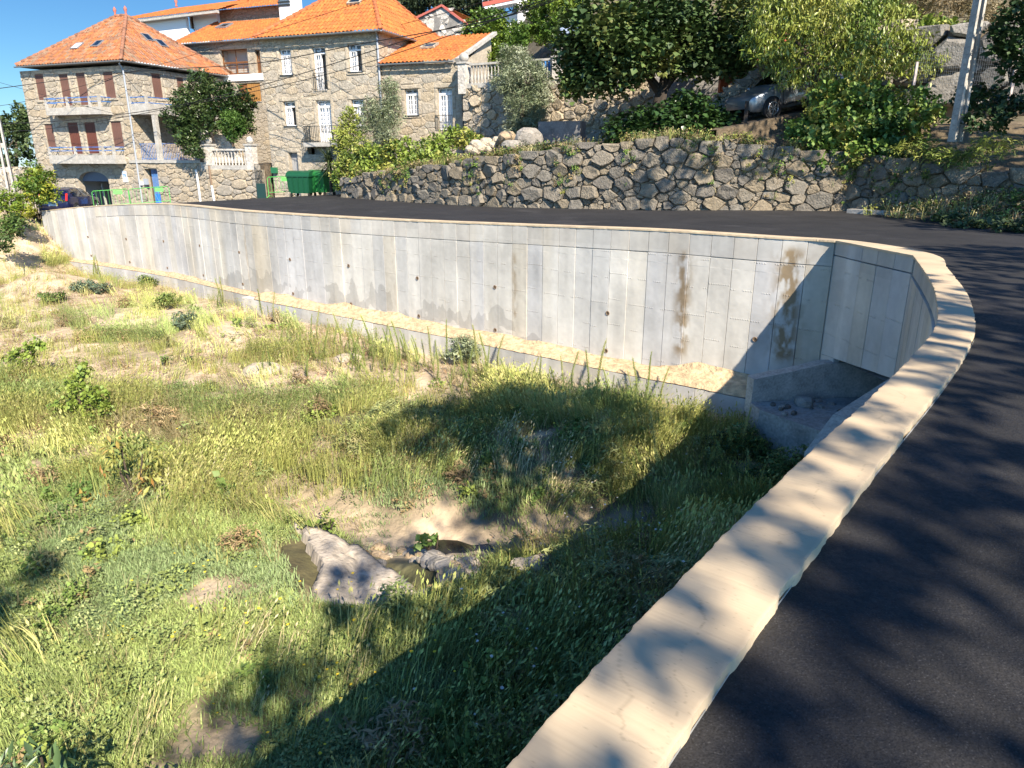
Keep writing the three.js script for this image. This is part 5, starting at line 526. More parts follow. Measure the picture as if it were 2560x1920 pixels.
// back terrace wall under the balustrade
const backA = atT(1160, 340, 36.6), backB = atT(1655, 290, 31.8); const backTop = 5.08;
rubbleWall('terrace_wall', 'pale rubble retaining wall behind the olive bush, under the balustrade', [[backA.x, backA.z], [backB.x, backB.z]], () => 2.2, () => backTop, 0.42, M.rubble, M.mortarPale, { depth: 0.07, gap: 0.03, flat: 1.3, max: 290 });
{
  const d = backB.clone().sub(backA).setY(0), L = d.length(), ang = Math.atan2(-d.z, d.x); const t = thing('balustrade', 'weathered concrete balustrade with turned balusters on the rubble terrace wall', 'balustrade', V(backA.x, backTop, backA.z), ang);
  part('plinth', new GB().box(-0.2, 6.4, -0.1, 0.12, -0.35, 0.06).geo(), M.concretePale, t); balustradeFn('rail', 0.35, 4.9, 0.12, 1.05, -0.14, 24, M.concretePale, t);
  for (const [x, lo] of [[0.0, -0.35], [5.2, 0.1]]) { const o = part('pier', new GB().box(x - 0.22, x + 0.22, lo, 1.05, -0.4, 0.12).geo(), M.whiteStone, t); part('pier_cap', new GB().box(x - 0.27, x + 0.27, 1.05, 1.14, -0.46, 0.18).geo(), M.concretePale, o); part('stone_ball', new THREE.SphereGeometry(0.24, 14, 10).translate(x, 1.36, -0.14), M.concretePale, o); }
  const up = struct('upper_terrace', new GB().box(0.05, L + 1.5, -0.6, -0.08, -7, -0.36, new THREE.Matrix4().makeRotationY(ang).setPosition(backA.x, backTop, backA.z)).geo(), M.earth);
  const lp = (x, y, z) => V(x, y, z).applyMatrix4(new THREE.Matrix4().makeRotationY(ang).setPosition(backA.x, backTop, backA.z));
  // clothes line
  const line = thing('clothes_line', 'clothes line strung between two posts above the balustrade', 'clothes line'); const yl = atT(1370, 80, 36).y, z0 = -1.6, xa = 4.55, xb = 7.6; for (const x of [xa, xb]) part('post', new GB().tube([lp(x, -0.1, z0), lp(x, yl - backTop + 0.15, z0)], 0.03, 6).geo(), M.zinc, line); part('wire', new GB().tube([lp(xa, yl - backTop, z0), lp((xa + xb) / 2, yl - backTop - 0.06, z0), lp(xb, yl - backTop, z0)], 0.008, 4).geo(), M.cable, line);
  const jeans = (x, m, label, w = 0.44) => { const g = new GB(), H0 = yl - backTop - 0.03; const leg = (a, b, lo) => { const n = 6; let pv = null; for (let k = 0; k <= n; k++) { const f = k / n, y = lerp(H0 - 0.3, lo, f), off = 0.03 * Math.sin(f * 5 + x * 7); if (pv) { g.quad(lp(a + off, y, z0 + 0.05 + off), lp(b + off, y, z0 + 0.04), lp(b + pv[1], pv[0], z0 + 0.04), lp(a + pv[1], pv[0], z0 + 0.05 + pv[1])); g.quad(lp(a + off, y, z0 - 0.02), lp(b + off, y, z0 - 0.02), lp(b + pv[1], pv[0], z0 - 0.02), lp(a + pv[1], pv[0], z0 - 0.02)); } pv = [y, off]; } }; g.box(x - w / 2, x + w / 2, H0 - 0.3, H0, z0 - 0.03, z0 + 0.05, new THREE.Matrix4().makeRotationY(ang).setPosition(backA.x, backTop, backA.z)); leg(x - w / 2, x - 0.03, H0 - 1.0); leg(x + 0.03, x + w / 2, H0 - 1.02); return tag(part('jeans', g.geo(), m, scene), label, 'jeans', 'trousers drying on the line'); };
  jeans(4.85, mat([0.42, 0.5, 0.66], 0.95), 'pale blue jeans hanging first on the clothes line, beside its post', 0.5); jeans(5.4, mat([0.2, 0.28, 0.45], 0.95), 'mid blue jeans with open legs, second on the clothes line'); jeans(5.95, mat([0.16, 0.26, 0.48], 0.95), 'stronger blue jeans behind the ball-topped pier on the clothes line'); jeans(6.5, mat([0.1, 0.17, 0.36], 0.95), 'dark blue jeans beside the shade tree on the clothes line'); jeans(7.05, mat([0.06, 0.09, 0.2], 0.95), 'navy trousers last on the clothes line, half behind the shade tree');
  const bl = atT(1345, 158, 36.4); single('blue_tarpaulin', (() => { const g = new GB(); for (let k = 0; k < 8; k++) { const a = 4.05 + k * 0.13; g.quad(lp(a, 0.2, -0.62 + 0.05 * (k % 2)), lp(a + 0.13, 0.2, -0.62 + 0.05 * ((k + 1) % 2)), lp(a + 0.13, 1.0, -0.62 + 0.05 * ((k + 1) % 2)), lp(a, 1.0, -0.62 + 0.05 * (k % 2))); } g.box(4.05, 5.1, -0.1, 0.2, -0.66, -0.62, new THREE.Matrix4().makeRotationY(ang).setPosition(backA.x, backTop, backA.z)); return g.geo(); })(), mat([0.05, 0.24, 0.6], 0.6), 'blue tarpaulin sheet behind the balusters next to the olive bush', 'tarpaulin');
}
// block wall and stair with orange parapet
{
  const A = atT(1632, 270, 31.6), B = atT(1812, 270, 30.4), d = B.clone().sub(A).setY(0), L = d.length() , ang = Math.atan2(-d.z, d.x), yTop = atT(1720, 150, 31).y; const w = thing('block_wall', 'grey concrete block wall behind the shade tree trunk', 'wall', V(A.x, 2.4, A.z), ang); const h = yTop - 2.4; part('core', new GB().box(0, L, 0, h, -0.25, -0.012).geo(), M.concretePale, w); const bg = new GB().box(0.006, 0.394, 0.006, 0.194, -0.02, 0).geo(), ms = [[0.4, 0.385, 0.36], [0.44, 0.42, 0.39], [0.36, 0.35, 0.33]].map(c => mat(c, 0.95, { map: rep(T_noise, 1.3), ...bmp(T_grainB, 2, 0.006) })); for (let r = 0; r * 0.2 < h - 0.1; r++) for (let c = 0; c * 0.4 < L - 0.2; c++) { const b = part('block', bg, pick(ms), w); b.position.set(c * 0.4 + (r % 2 ? 0.2 : 0) * (c * 0.4 + 0.6 < L ? 1 : 0), r * 0.2, rr(0, 0.006)); }
}
{
  const p = [[1700, 300], [1806, 214], [1975, 92], [2160, 92], [2160, 300]].map(q => atT(q[0], q[1], 29.6)); const z = p[0].z, t = thing('garden_stair', 'rubble stair wall with sloping bright orange parapet climbing behind the silver car', 'stair', V(0, 0, 0)); const top = x => x < p[1].x ? lerp(p[0].y, p[1].y, (x - p[0].x) / (p[1].x - p[0].x)) : lerp(p[1].y, p[2].y, clamp((x - p[1].x) / (p[2].x - p[1].x))); const al = along([[p[0].x, -29.0], [p[4].x, -28.4]]);
  const g = new GB(); const K = 14; for (let k = 0; k < K; k++) { const a = lerp(p[0].x, p[4].x, k / K), b = lerp(p[0].x, p[4].x, (k + 1) / K), za = lerp(-29, -28.4, k / K), zb = lerp(-29, -28.4, (k + 1) / K); g.quad(V(a, 1.8, za - 0.03), V(b, 1.8, zb - 0.03), V(b, top(b) - 0.05, zb - 0.03), V(a, top(a) - 0.05, za - 0.03)); g.quad(V(a, top(a) - 0.05, za - 0.03), V(b, top(b) - 0.05, zb - 0.03), V(b, top(b) - 0.05, zb - 1.1), V(a, top(a) - 0.05, za - 1.1)); } part('core', g.geo(), M.mortar, t); layStones(t, rubbleCells(al.len, () => 2.2, s => top(p[0].x + s) - 0.08, 0.3, 1.25, 0.02), al.at, M.dryStone.concat(M.rubble), 0.06, 200);
  const q1 = atT(1806, 208, 28.9), q2 = atT(1985, 78, 28.6); part('parapet', new GB().bar(q1, q2, 0.12, 0.4).geo(), M.orange, t, 'bright orange painted parapet'); part('parapet_post', new GB().bar(q1.clone().add(V(-0.05, -0.35, -0.02)), q1.clone().add(V(-0.05, 0.4, -0.02)), 0.3, 0.14).geo(), M.orange, t);
  const r1 = q1.clone().add(V(0, 0.7, -0.9)), r2 = q2.clone().add(V(0, 0.7, -0.9)); part('handrail', new GB().tube([r1, r2], 0.025, 6).tube([r1.clone().add(V(0, -0.3, 0)), r2.clone().add(V(0, -0.3, 0))], 0.02, 6).geo(), mat([0.1, 0.3, 0.25], 0.5), t);
}
// low concrete box, boulders
{ const a = atT(1345, 346, 30.2), b = atT(1450, 346, 29.6), d = b.clone().sub(a).setY(0), L = d.length(), y0 = a.y - 0.5, y1 = atT(1400, 304, 30).y; const o = single('concrete_tank', new GB().box(0, L, 0, y1 - y0, -0.9, 0).geo(), M.grey, 'low grey rendered concrete tank in front of the rubble terrace wall', 'tank'); o.position.set(a.x, y0, a.z); o.rotation.y = Math.atan2(-d.z, d.x); }
function rockGeo(sx, sy, sz, k = 0.25) { const g = new THREE.IcosahedronGeometry(1, 1); const m = new THREE.BufferGeometry(); const p = g.attributes.position, s = rr(0, 99); for (let i = 0; i < p.count; i++) { const v = V().fromBufferAttribute(p, i); const r = 1 + k * (fbm(v.x * 1.7 + s, v.y * 1.7 + v.z * 1.3 + s, 3, 561) - 0.5) * 2; p.setXYZ(i, v.x * r * sx, clamp(v.y * r, -0.75, 0.8) * sy, v.z * r * sz); } const u = []; for (let i = 0; i < p.count; i++) u.push(p.getX(i) + p.getZ(i) * 0.4, p.getY(i) + p.getZ(i) * 0.3); g.setAttribute('uv', new THREE.Float32BufferAttribute(u, 2)); g.computeVertexNormals(); return g; }
const rockM = { pale: granite([0.68, 0.6, 0.48], 1), grey: granite([0.42, 0.4, 0.37], 1), tan: granite([0.58, 0.45, 0.3], 1), dark: granite([0.2, 0.18, 0.16], 1) };
function rock(p, sx, sy, sz, m, label, group, name = 'boulder') { const o = single(name, rockGeo(sx, sy, sz), rockM[m], label, 'rock', group); o.position.copy(p); o.rotation.y = rr(0, 6); return o; }
// ---------- utility poles and cables ----------
function utilityPole(px, baseY, topPx, t, label, w0, w1) { const b = atT(px[0], px[1], t), a = atT(topPx[0], topPx[1], t); b.y = baseY; const g = new GB(), L = 7.5; const o = thing('utility_pole', label, 'pole', b, 0.35); const P = (x, y, z) => { const k = y / L; return V(x * lerp(w0, w1, k), y, z * lerp(w0, w1, k) * 0.72); }; const seg = 10; for (let k = 0; k < seg; k++) { const y0 = k * L / seg, y1 = (k + 1) * L / seg; for (const s of [-1, 1]) { const c = [P(s * 0.5, y0, -0.5), P(s * 0.5, y0, 0.5), P(s * 0.22, y0, 0.5), P(s * 0.22, y0, -0.5)], d = [P(s * 0.5, y1, -0.5), P(s * 0.5, y1, 0.5), P(s * 0.22, y1, 0.5), P(s * 0.22, y1, -0.5)]; for (let i = 0; i < 4; i++) { const j = (i + 1) % 4; g.quad(c[i], c[j], d[j], d[i]); } } } part('shaft', g.geo(), M.concretePale, o); for (let k = 0; k < 6; k++) { const y0 = 0.1 + k * 1.22; const b2 = new GB(); const q = (x, y, z) => P(x, y, z); const h = k === 0 ? 1.0 : 0.22; for (const z of [-0.2, 0.2]) b2.quad(q(-0.22, y0, z), q(0.22, y0, z), q(0.22, y0 + h, z), q(-0.22, y0 + h, z)); b2.quad(q(-0.22, y0 + h, -0.2), q(0.22, y0 + h, -0.2), q(0.22, y0 + h, 0.2), q(-0.22, y0 + h, 0.2)); b2.quad(q(-0.22, y0, -0.2), q(0.22, y0, -0.2), q(0.22, y0, 0.2), q(-0.22, y0, 0.2)); part('web', b2.geo(), M.concretePale, o); } return o; }
const poleR = atT(2392, 325, 19.2); utilityPole([2392, 325], poleR.y - 0.3, [2446, 0], 19.2, 'tall tapered concrete utility pole on the bank above the bend', 0.3, 0.22);
utilityPole([34, 500], -1.6, [0, 260], 38, 'concrete utility pole with holes beside the leafy bush at the far end of the wall', 0.42, 0.22);
function cable(pts, r, label, group) { const c = new THREE.CatmullRomCurve3(pts.map(q => atT(...q))); return single('overhead_cable', new GB().tube(c.getPoints(40), r, 5, false).geo(), M.cable, label, 'cable', group); }
cable([[-40, 226, 44], [300, 182, 43.5], [640, 158, 38.5], [900, 110, 33], [1250, 45, 27], [1460, -25, 23]], 0.022, 'thick overhead cable sweeping from the shuttered house up past the tall granite house', 'overhead cables');
cable([[-40, 312, 44], [180, 300, 43.5], [420, 268, 42], [700, 200, 37], [1000, 105, 31], [1330, 10, 25], [1460, -40, 23]], 0.02, 'overhead cable crossing the corner balcony and the white windows', 'overhead cables');
cable([[-40, 330, 44], [120, 322, 43.5], [420, 272, 42], [800, 190, 36], [1150, 80, 28], [1420, -15, 24]], 0.017, 'lower overhead cable crossing just under the first on its way up right', 'overhead cables');
cable([[-40, 270, 44], [60, 254, 43.4], [240, 205, 43], [480, 138, 41], [700, 70, 38], [900, 5, 34], [1000, -40, 32]], 0.013, 'thin overhead wire crossing the upper brown shutters and the tall roof', 'overhead cables');
cable([[-40, 195, 44], [90, 232, 43.4], [200, 262, 43], [290, 285, 43.2]], 0.011, 'thin wire sagging onto the upper balcony of the shuttered house', 'overhead cables');
cable([[1000, 62, 40], [1140, 25, 36], [1250, -10, 33]], 0.015, 'short stretch of cable passing above the crazy-paved gable', 'overhead cables');
// ---------- barriers ----------
function barrier(a, b, label) { const d = b.clone().sub(a), L = Math.hypot(d.x, d.z), o = thing('crowd_barrier', label, 'barrier', a, Math.atan2(-d.z, d.x), 'green crowd barriers along the road'); const sl = d.y / L; const P = (x, y) => V(x, y + x * sl, 0); part('frame', new GB().tube([P(0, 0.1), P(0, 1.0), P(0.08, 1.08), P(L - 0.08, 1.08), P(L, 1.0), P(L, 0.1)], 0.02, 6).tube([P(0, 0.28), P(L, 0.28)], 0.018, 6).geo(), M.greenIron, o); const n = Math.round(L / 0.2), bg = new GB().tube([V(0, 0.28, 0), V(0, 1.07, 0)], 0.009, 5).geo(); for (let k = 1; k < n; k++) { const q = part('bar', bg, M.greenIron, o); q.position.set(L * k / n, L * k / n * sl, 0); } part('plate', new GB().box(L - 0.75, L - 0.3, 0.83, 1.03, -0.012, 0.012, new THREE.Matrix4().makeTranslation(0, (L - 0.5) * sl, 0)).geo(), mat([0.16, 0.55, 0.12], 0.5), o, 'green name plate, blank'); for (const x of [0.06, L - 0.06]) part('foot', new GB().tube([P(x, 0.02).add(V(0, 0, -0.3)), P(x, 0.12), P(x, 0.02).add(V(0, 0, 0.3))], 0.02, 6).geo(), M.greenIron, o); return o; }
const onRoad = (px, py, t) => { const p = atT(px, py, t); p.y = roadY(p.x, p.z); return p; };
barrier(onRoad(236, 520, 39.5), onRoad(327, 520, 40), 'green crowd barrier in front of the dark garage arch');
barrier(onRoad(328, 515, 40.3), onRoad(428, 515, 40.6), 'green crowd barrier in front of the blue gate');
barrier(onRoad(672, 488, 38.6), onRoad(738, 486, 38.2), 'green crowd barrier by the letter box of the tall granite house');
// iron gate of the passage between the houses
{ const a = atT(642, 470, 42.2), o = thing('passage_gate', 'dark green sheet gate with iron bars in the passage between the houses', 'gate', V(a.x, roadY(a.x, a.z) - 0.05, a.z), DEG * Math.PI / 180); part('sheet', new GB().box(0, 0.62, 0, 1.0, -0.02, 0.02).geo(), mat([0.015, 0.05, 0.045], 0.6), o); part('bars', railingGeo(0, 0.62, 1.0, 2.1, 0, 0.1, 0.01, true).geo(), M.blackIron, o); }
// ---------- wheelie bins ----------
function bin(p, m, label, turn, h = 1.35, w = 1.25) { const o = thing('waste_container', label, 'bin', p, turn, 'green waste containers'); const q = (y, s) => [V(-w / 2 * s, y, -0.5 * s), V(w / 2 * s, y, -0.5 * s), V(w / 2 * s, y, 0.5 * s), V(-w / 2 * s, y, 0.5 * s)], a = q(0.18, 0.82), b = q(h * 0.78, 1), g = new GB(); for (let i = 0; i < 4; i++) { const j = (i + 1) % 4; g.quad(a[i], a[j], b[j], b[i]); } g.quad(a[3], a[2], a[1], a[0]); for (let k = -2; k <= 2; k++) g.bar(V(k * 0.22 * w, 0.25, 0.43), V(k * 0.24 * w, h * 0.75, 0.505), 0.05, 0.04); part('tub', g.geo(), m, o); const lid = new THREE.CylinderGeometry(0.53, 0.53, w * 1.04, 14, 1, false, 0, Math.PI); lid.rotateZ(Math.PI / 2); lid.scale(1, 0.5, 1); lid.rotateX(-Math.PI / 2 + Math.PI / 2); lid.translate(0, h * 0.78, 0); part('lid', lid, m, o); part('rim', new GB().box(-w * 0.53, w * 0.53, h * 0.75, h * 0.8, -0.54, 0.54).geo(), m, o); const wg = new THREE.CylinderGeometry(0.1, 0.1, 0.06, 12).rotateZ(Math.PI / 2).translate(0, 0.1, 0); for (const [x, z] of [[-0.4, 0.35], [0.4, 0.35], [-0.4, -0.35], [0.4, -0.35]]) { const k = part('wheel', wg, M.tyre, o); k.position.set(x * w, 0, z); } return o; }
bin(onRoad(758, 480, 37.6), M.binGreen, 'dark green waste container beside the palm by the stone bank', -0.2); bin(onRoad(806, 481, 37.8), M.binLime, 'brighter green waste container pushed against the leafy bank', -0.5);
// ---------- cars ----------
function car(name, label, paint, pos, turn, tilt, L = 4.2) {
  const o = thing(name, label, 'car', pos, turn); o.rotation.order = 'YXZ'; o.rotation.z = tilt;
  // stations along the length: [x, half width, sill y, belt y, roof y, half roof width]
  const st = [[-0.5, 0.62, 0.42, 0.66, 0.68, 0.6], [-0.485, 0.74, 0.3, 0.74, 0.76, 0.7], [-0.44, 0.82, 0.26, 0.8, 0.83, 0.74], [-0.3, 0.86, 0.24, 0.88, 0.94, 0.74], [-0.235, 0.87, 0.24, 0.92, 1.0, 0.7], [-0.08, 0.88, 0.24, 0.95, 1.4, 0.58], [0.08, 0.88, 0.24, 0.97, 1.47, 0.57], [0.26, 0.88, 0.24, 0.99, 1.44, 0.56], [0.4, 0.86, 0.26, 1.0, 1.3, 0.55], [0.465, 0.82, 0.3, 0.98, 1.06, 0.62], [0.49, 0.76, 0.34, 0.86, 0.9, 0.62], [0.5, 0.66, 0.42, 0.8, 0.82, 0.55]];
  const ring = s => { const [x, w, y0, yb, yr, wr] = s, X = x * L; return [[w * 0.86, y0], [w * 0.97, y0 + 0.1], [w, lerp(y0, yb, 0.5)], [w * 0.985, yb - 0.06], [w * 0.95, yb], [lerp(w * 0.95, wr, 0.5), lerp(yb, yr, 0.62)], [wr, yr - 0.03], [wr * 0.8, yr], [0, yr + 0.025]].map(([z, y]) => V(X, y, z)); };
  const g = new GB(), idx = st.map(s => { const r = ring(s), full = [...r, ...r.slice(0, -1).reverse().map(p => V(p.x, p.y, -p.z))]; return full.map((p, j) => g.v(p, p.x, p.y)); }); const n = idx[0].length; for (let k = 0; k + 1 < idx.length; k++) for (let j = 0; j + 1 < n; j++) g.i.push(idx[k][j], idx[k + 1][j], idx[k + 1][j + 1], idx[k][j], idx[k + 1][j + 1], idx[k][j + 1]); for (const [r, f] of [[idx[0], 1], [idx[idx.length - 1], 0]]) for (let j = 1; j + 1 < n; j++) f ? g.i.push(r[0], r[j], r[j + 1]) : g.i.push(r[0], r[j + 1], r[j]);
  part('body', g.geo(), paint, o);
  // glazing a few millimetres proud of the shell
  const rg = st.map(ring); const at = (k, f, j) => rg[k][j].clone().lerp(rg[k + 1][j], f); const out = (p, s) => V(p.x, p.y, p.z * s); const glassSide = (k0, f0, k1, f1, name) => { for (const s of [1, -1]) { const h = new GB(); const N = 6; const flat = []; for (let i = 0; i <= N; i++) { const x = lerp(k0 + f0, k1 + f1, i / N), k = Math.min(Math.floor(x), st.length - 2), f = x - k; flat.push([at(k, f, 4), at(k, f, 5), at(k, f, 6)].map(p => V(p.x, p.y, (p.z + 0.006) * s))); } for (let i = 0; i < N; i++) for (let j = 0; j < 2; j++) h.quad(flat[i][j].clone().add(V(0, j ? 0 : 0.02, 0)), flat[i + 1][j].clone().add(V(0, j ? 0 : 0.02, 0)), flat[i + 1][j + 1], flat[i][j + 1]); part(name, h.geo(), M.carGlass, o); } };
  glassSide(4, 0.3, 5, 0.95, 'side_window'); glassSide(6, 0.08, 7, 0.55, 'side_window');
  const glassEnd = (k0, f0, k1, f1, name) => { const h = new GB(), a = [6, 7, 8].map(j => at(k0, f0, j)), b = [6, 7, 8].map(j => at(k1, f1, j)); const strip = q => [...q.slice(0, 3), ...q.slice(0, 2).reverse().map(p => V(p.x, p.y, -p.z))]; const A = strip(a), B = strip(b), dx = k0 < 6 ? -0.008 : 0.008; for (let j = 0; j + 1 < A.length; j++) h.quad(A[j].clone().add(V(dx, 0.008, 0)), A[j + 1].clone().add(V(dx, 0.008, 0)), B[j + 1].clone().add(V(dx, 0.008, 0)), B[j].clone().add(V(dx, 0.008, 0))); part(name, h.geo(), M.carGlass, o); };
  glassEnd(4, 0.15, 5, 0.0, 'windscreen'); glassEnd(7, 0.75, 8, 0.85, 'rear_window');
  const wg = new THREE.CylinderGeometry(0.31, 0.31, 0.2, 22).rotateX(Math.PI / 2), rim = new GB(); for (let k = 0; k < 7; k++) { const a = k / 7 * Math.PI * 2; rim.bar(V(0, 0, 0.1), V(Math.cos(a) * 0.21, Math.sin(a) * 0.21, 0.1), 0.05, 0.03); } const rg2 = mergeGeometries([rim.geo().toNonIndexed(), new THREE.TorusGeometry(0.21, 0.02, 6, 20).translate(0, 0, 0.1).toNonIndexed()].map(q => { const r = new THREE.BufferGeometry(); for (const a of ['position', 'normal', 'uv']) r.setAttribute(a, q.attributes[a]); return r; }));
  const arch = new THREE.CylinderGeometry(0.38, 0.38, 0.1, 22).rotateX(Math.PI / 2); for (const x of [-0.31, 0.31]) for (const s of [1, -1]) { const a = part('wheel_arch', arch, M.dark, o); a.position.set(x * L, 0.33, s * 0.835); const w = part('wheel', wg, M.tyre, o); w.position.set(x * L, 0.31, s * 0.81); if (s < 0) w.rotation.y = Math.PI; part('rim', rg2, M.rim, w); }
  for (const s of [1, -1]) { part('sill_trim', new GB().box(-0.2 * L, 0.21 * L, 0.33, 0.4, s * 0.865 - 0.012, s * 0.865 + 0.012).geo(), M.tyre, o); const dl = part('door_handle', new GB().box(0.03 * L, 0.07 * L, 0.82, 0.855, s * 0.88 - 0.02, s * 0.88 + 0.02).geo(), M.chrome, o); const sm = new GB(); for (const x of [-0.2, 0.085, 0.24]) sm.box(x * L - 0.006, x * L + 0.006, 0.36, 0.93, s * 0.872 - 0.008, s * 0.872 + 0.008); part('door_seam', sm.geo(), M.dark, o); part('mirror', new THREE.SphereGeometry(0.1, 10, 8).scale(0.7, 0.7, 1).translate(-0.19 * L, 1.0, s * 0.97), paint, o); part('headlight', new THREE.SphereGeometry(0.14, 10, 8).scale(1, 0.55, 0.8).translate(-0.455 * L, 0.68, s * 0.6), M.glass, o); part('tail_light', new GB().bar(V(0.488 * L, 0.78, s * 0.72), V(0.42 * L, 1.16, s * 0.66), 0.1, 0.16).geo(), mat([0.45, 0.02, 0.015], 0.25), o); }
  { const T = tex(64, 16, (u) => u < 0.09 ? [0.05, 0.1, 0.5] : u > 0.91 ? [0.7, 0.6, 0.1] : [0.8, 0.8, 0.78]); const x = 0.506 * L; const p = new GB().quad(V(x, 0.56, 0.26), V(x, 0.56, -0.26), V(x, 0.68, -0.26), V(x, 0.68, 0.26), [0, 0], [1, 0], [1, 1], [0, 1]); part('number_plate', p.geo(), mat([1, 1, 1], 0.5, { map: T }), o); part('bumper', new GB().box(0.47 * L, 0.503 * L, 0.3, 0.62, -0.72, 0.72).geo(), paint, o); }
  return o;
}
const paintM = (c, m = 0.2) => new THREE.MeshPhysicalMaterial({ color: col(...c), roughness: 0.35, metalness: m, clearcoat: 1, clearcoatRoughness: 0.06, side: THREE.DoubleSide });
{ const p = atT(1965, 262, 26.3); p.y = 0; const f = atT(1850, 296, 25.4), r = atT(2072, 252, 26.6); const d = r.clone().sub(f), c = f.clone().lerp(r, 0.5); car('parked_car', 'silver hatchback parked nose-down on the sloping terrace lane behind the foliage', paintM([0.24, 0.27, 0.3], 0.6), V(c.x, c.y - 0.12, c.z), Math.atan2(-d.z, d.x), Math.atan2(d.y, Math.hypot(d.x, d.z)), 4.2); 
  // the lane it stands on
  const dir = d.clone().normalize(), sd = V(-dir.z, 0, dir.x).normalize(); const P = (a, b) => V(c.x + dir.x * a + sd.x * b, c.y - 0.12 + dir.y * a, c.z + dir.z * a + sd.z * b); const g = new GB(); g.quad(P(-4, 1.3), P(5, 1.3), P(5, -1.5), P(-4, -1.5)); g.quad(P(-4, 1.3).add(V(0, -1.6, 0)), P(5, 1.3).add(V(0, -1.6, 0)), P(5, 1.3), P(-4, 1.3)); struct('lane', g.geo(), M.earth); }
{ const p = atT(186, 560, 41); p.y = roadY(p.x, p.z); car('parked_car', 'dark blue hatchback seen from behind, parked below the garage arch', paintM([0.006, 0.01, 0.06], 0.3), p, Math.PI * -0.5 + 0.12, 0, 4.1); }
// wooden post and fence on the bank
{ const p = atT(1862, 320, 24.2), q = atT(1868, 254, 24.2); single('fence_post', new GB().bar(p, q, 0.13, 0.1).geo(), M.barkDark, 'dark squared wooden post in front of the silver car wheel', 'post'); }
{ const o = thing('wire_fence', 'sagging wire mesh fence on white posts in front of the big boulders', 'fence'); const g = new GB(); const A = atT(2285, 205, 23), B = atT(2530, 215, 21.5), up = 1.05; for (let k = 0; k <= 46; k++) { const p = A.clone().lerp(B, k / 46); g.bar(p, p.clone().add(V(0, up, 0)), 0.003); } for (let k = 0; k <= 9; k++) g.bar(A.clone().add(V(0, up * k / 9, 0)), B.clone().add(V(0, up * k / 9, 0)), 0.003); part('mesh', g.geo(), M.zinc, o); for (const k of [0, 1]) { const p = A.clone().lerp(B, k); part('post', new GB().bar(p.clone().add(V(0, k ? -0.4 : -0.1, 0)), p.clone().add(V(0, k ? up + 0.35 : 0.6, 0)), 0.07).geo(), mat([0.5, 0.42, 0.4], 0.8), o); } }
// boulder wall above
{ const A = atT(2230, 215, 25), B = atT(2600, 215, 22.5); rubbleWall('boulder_wall', 'wall of large grey lichen-spotted boulders behind the utility pole', [[A.x, A.z], [B.x, B.z]], () => A.y - 0.8, () => atT(2400, 70, 24).y, 1.0, [[0.3, 0.29, 0.27], [0.36, 0.35, 0.33], [0.26, 0.25, 0.235]].map(c => granite(c, 0.7)), M.darkEarth, { depth: 0.3, gap: 0.05, thick: 0.6, flat: 1.2, max: 120 }); }
// kerb end
{ const a = onRoad(2122, 537, 21.6), b = onRoad(2312, 549, 19.9); single('kerb', new GB().bar(a.clone().add(V(0, 0.04, 0)), b.clone().add(V(0, 0.04, 0)), 0.3, 0.16).geo(), M.concretePale, 'pale concrete kerb at the foot of the dry stone wall by the bend', 'kerb'); }
// boulders on the terrace
rock(atT(1268, 345, 29.5), 0.45, 0.32, 0.4, 'tan', 'yellowish pointed boulder beside the concrete tank, under the olive bush'); rock(atT(1322, 348, 28.8), 0.62, 0.55, 0.5, 'grey', 'large grey boulder leaning on the corner of the concrete tank'); rock(atT(1285, 365, 28.4), 0.65, 0.28, 0.4, 'grey', 'flat grey boulder in front of the yellowish pointed one');
for (const [x, y, s] of [[1188, 360, 0.22], [1202, 368, 0.26], [1216, 356, 0.24], [1232, 362, 0.2], [1243, 352, 0.22], [1175, 372, 0.18], [1190, 378, 0.2], [1222, 372, 0.17]]) rock(atT(x, y, 30), s * 1.2, s, s, 'pale', 'small pale stone in the heap among the brambles above the road', 'pale stones heaped on the bank', 'heap_stone');
// rocks on the apron and in the gully
for (const [x, y, s, m, l] of [[2010, 1008, 0.17, 'grey', 'largest grey rock on the culvert apron'], [1912, 1082, 0.2, 'dark', 'brownish rock at the foot of the culvert drop, beside the weeds'], [1895, 1095, 0.17, 'grey', 'greyer rock lying against the brownish one under the culvert drop']]) { const p = atY(x, y, y > 1060 ? -3.85 : -2.93); rock(p, s * 1.3, s, s, m, l); }
for (let k = 0; k < 16; k++) { const p = atY(rr(1925, 2110), rr(995, 1035), -2.96); if (p.z < -13.3 || p.x > 6.6) continue; const s = rr(0.03, 0.07); rock(p, s * 1.4, s, s, pick(['grey', 'dark', 'dark']), 'small stone scattered on the culvert apron', 'stones on the culvert apron', 'apron_stone'); }
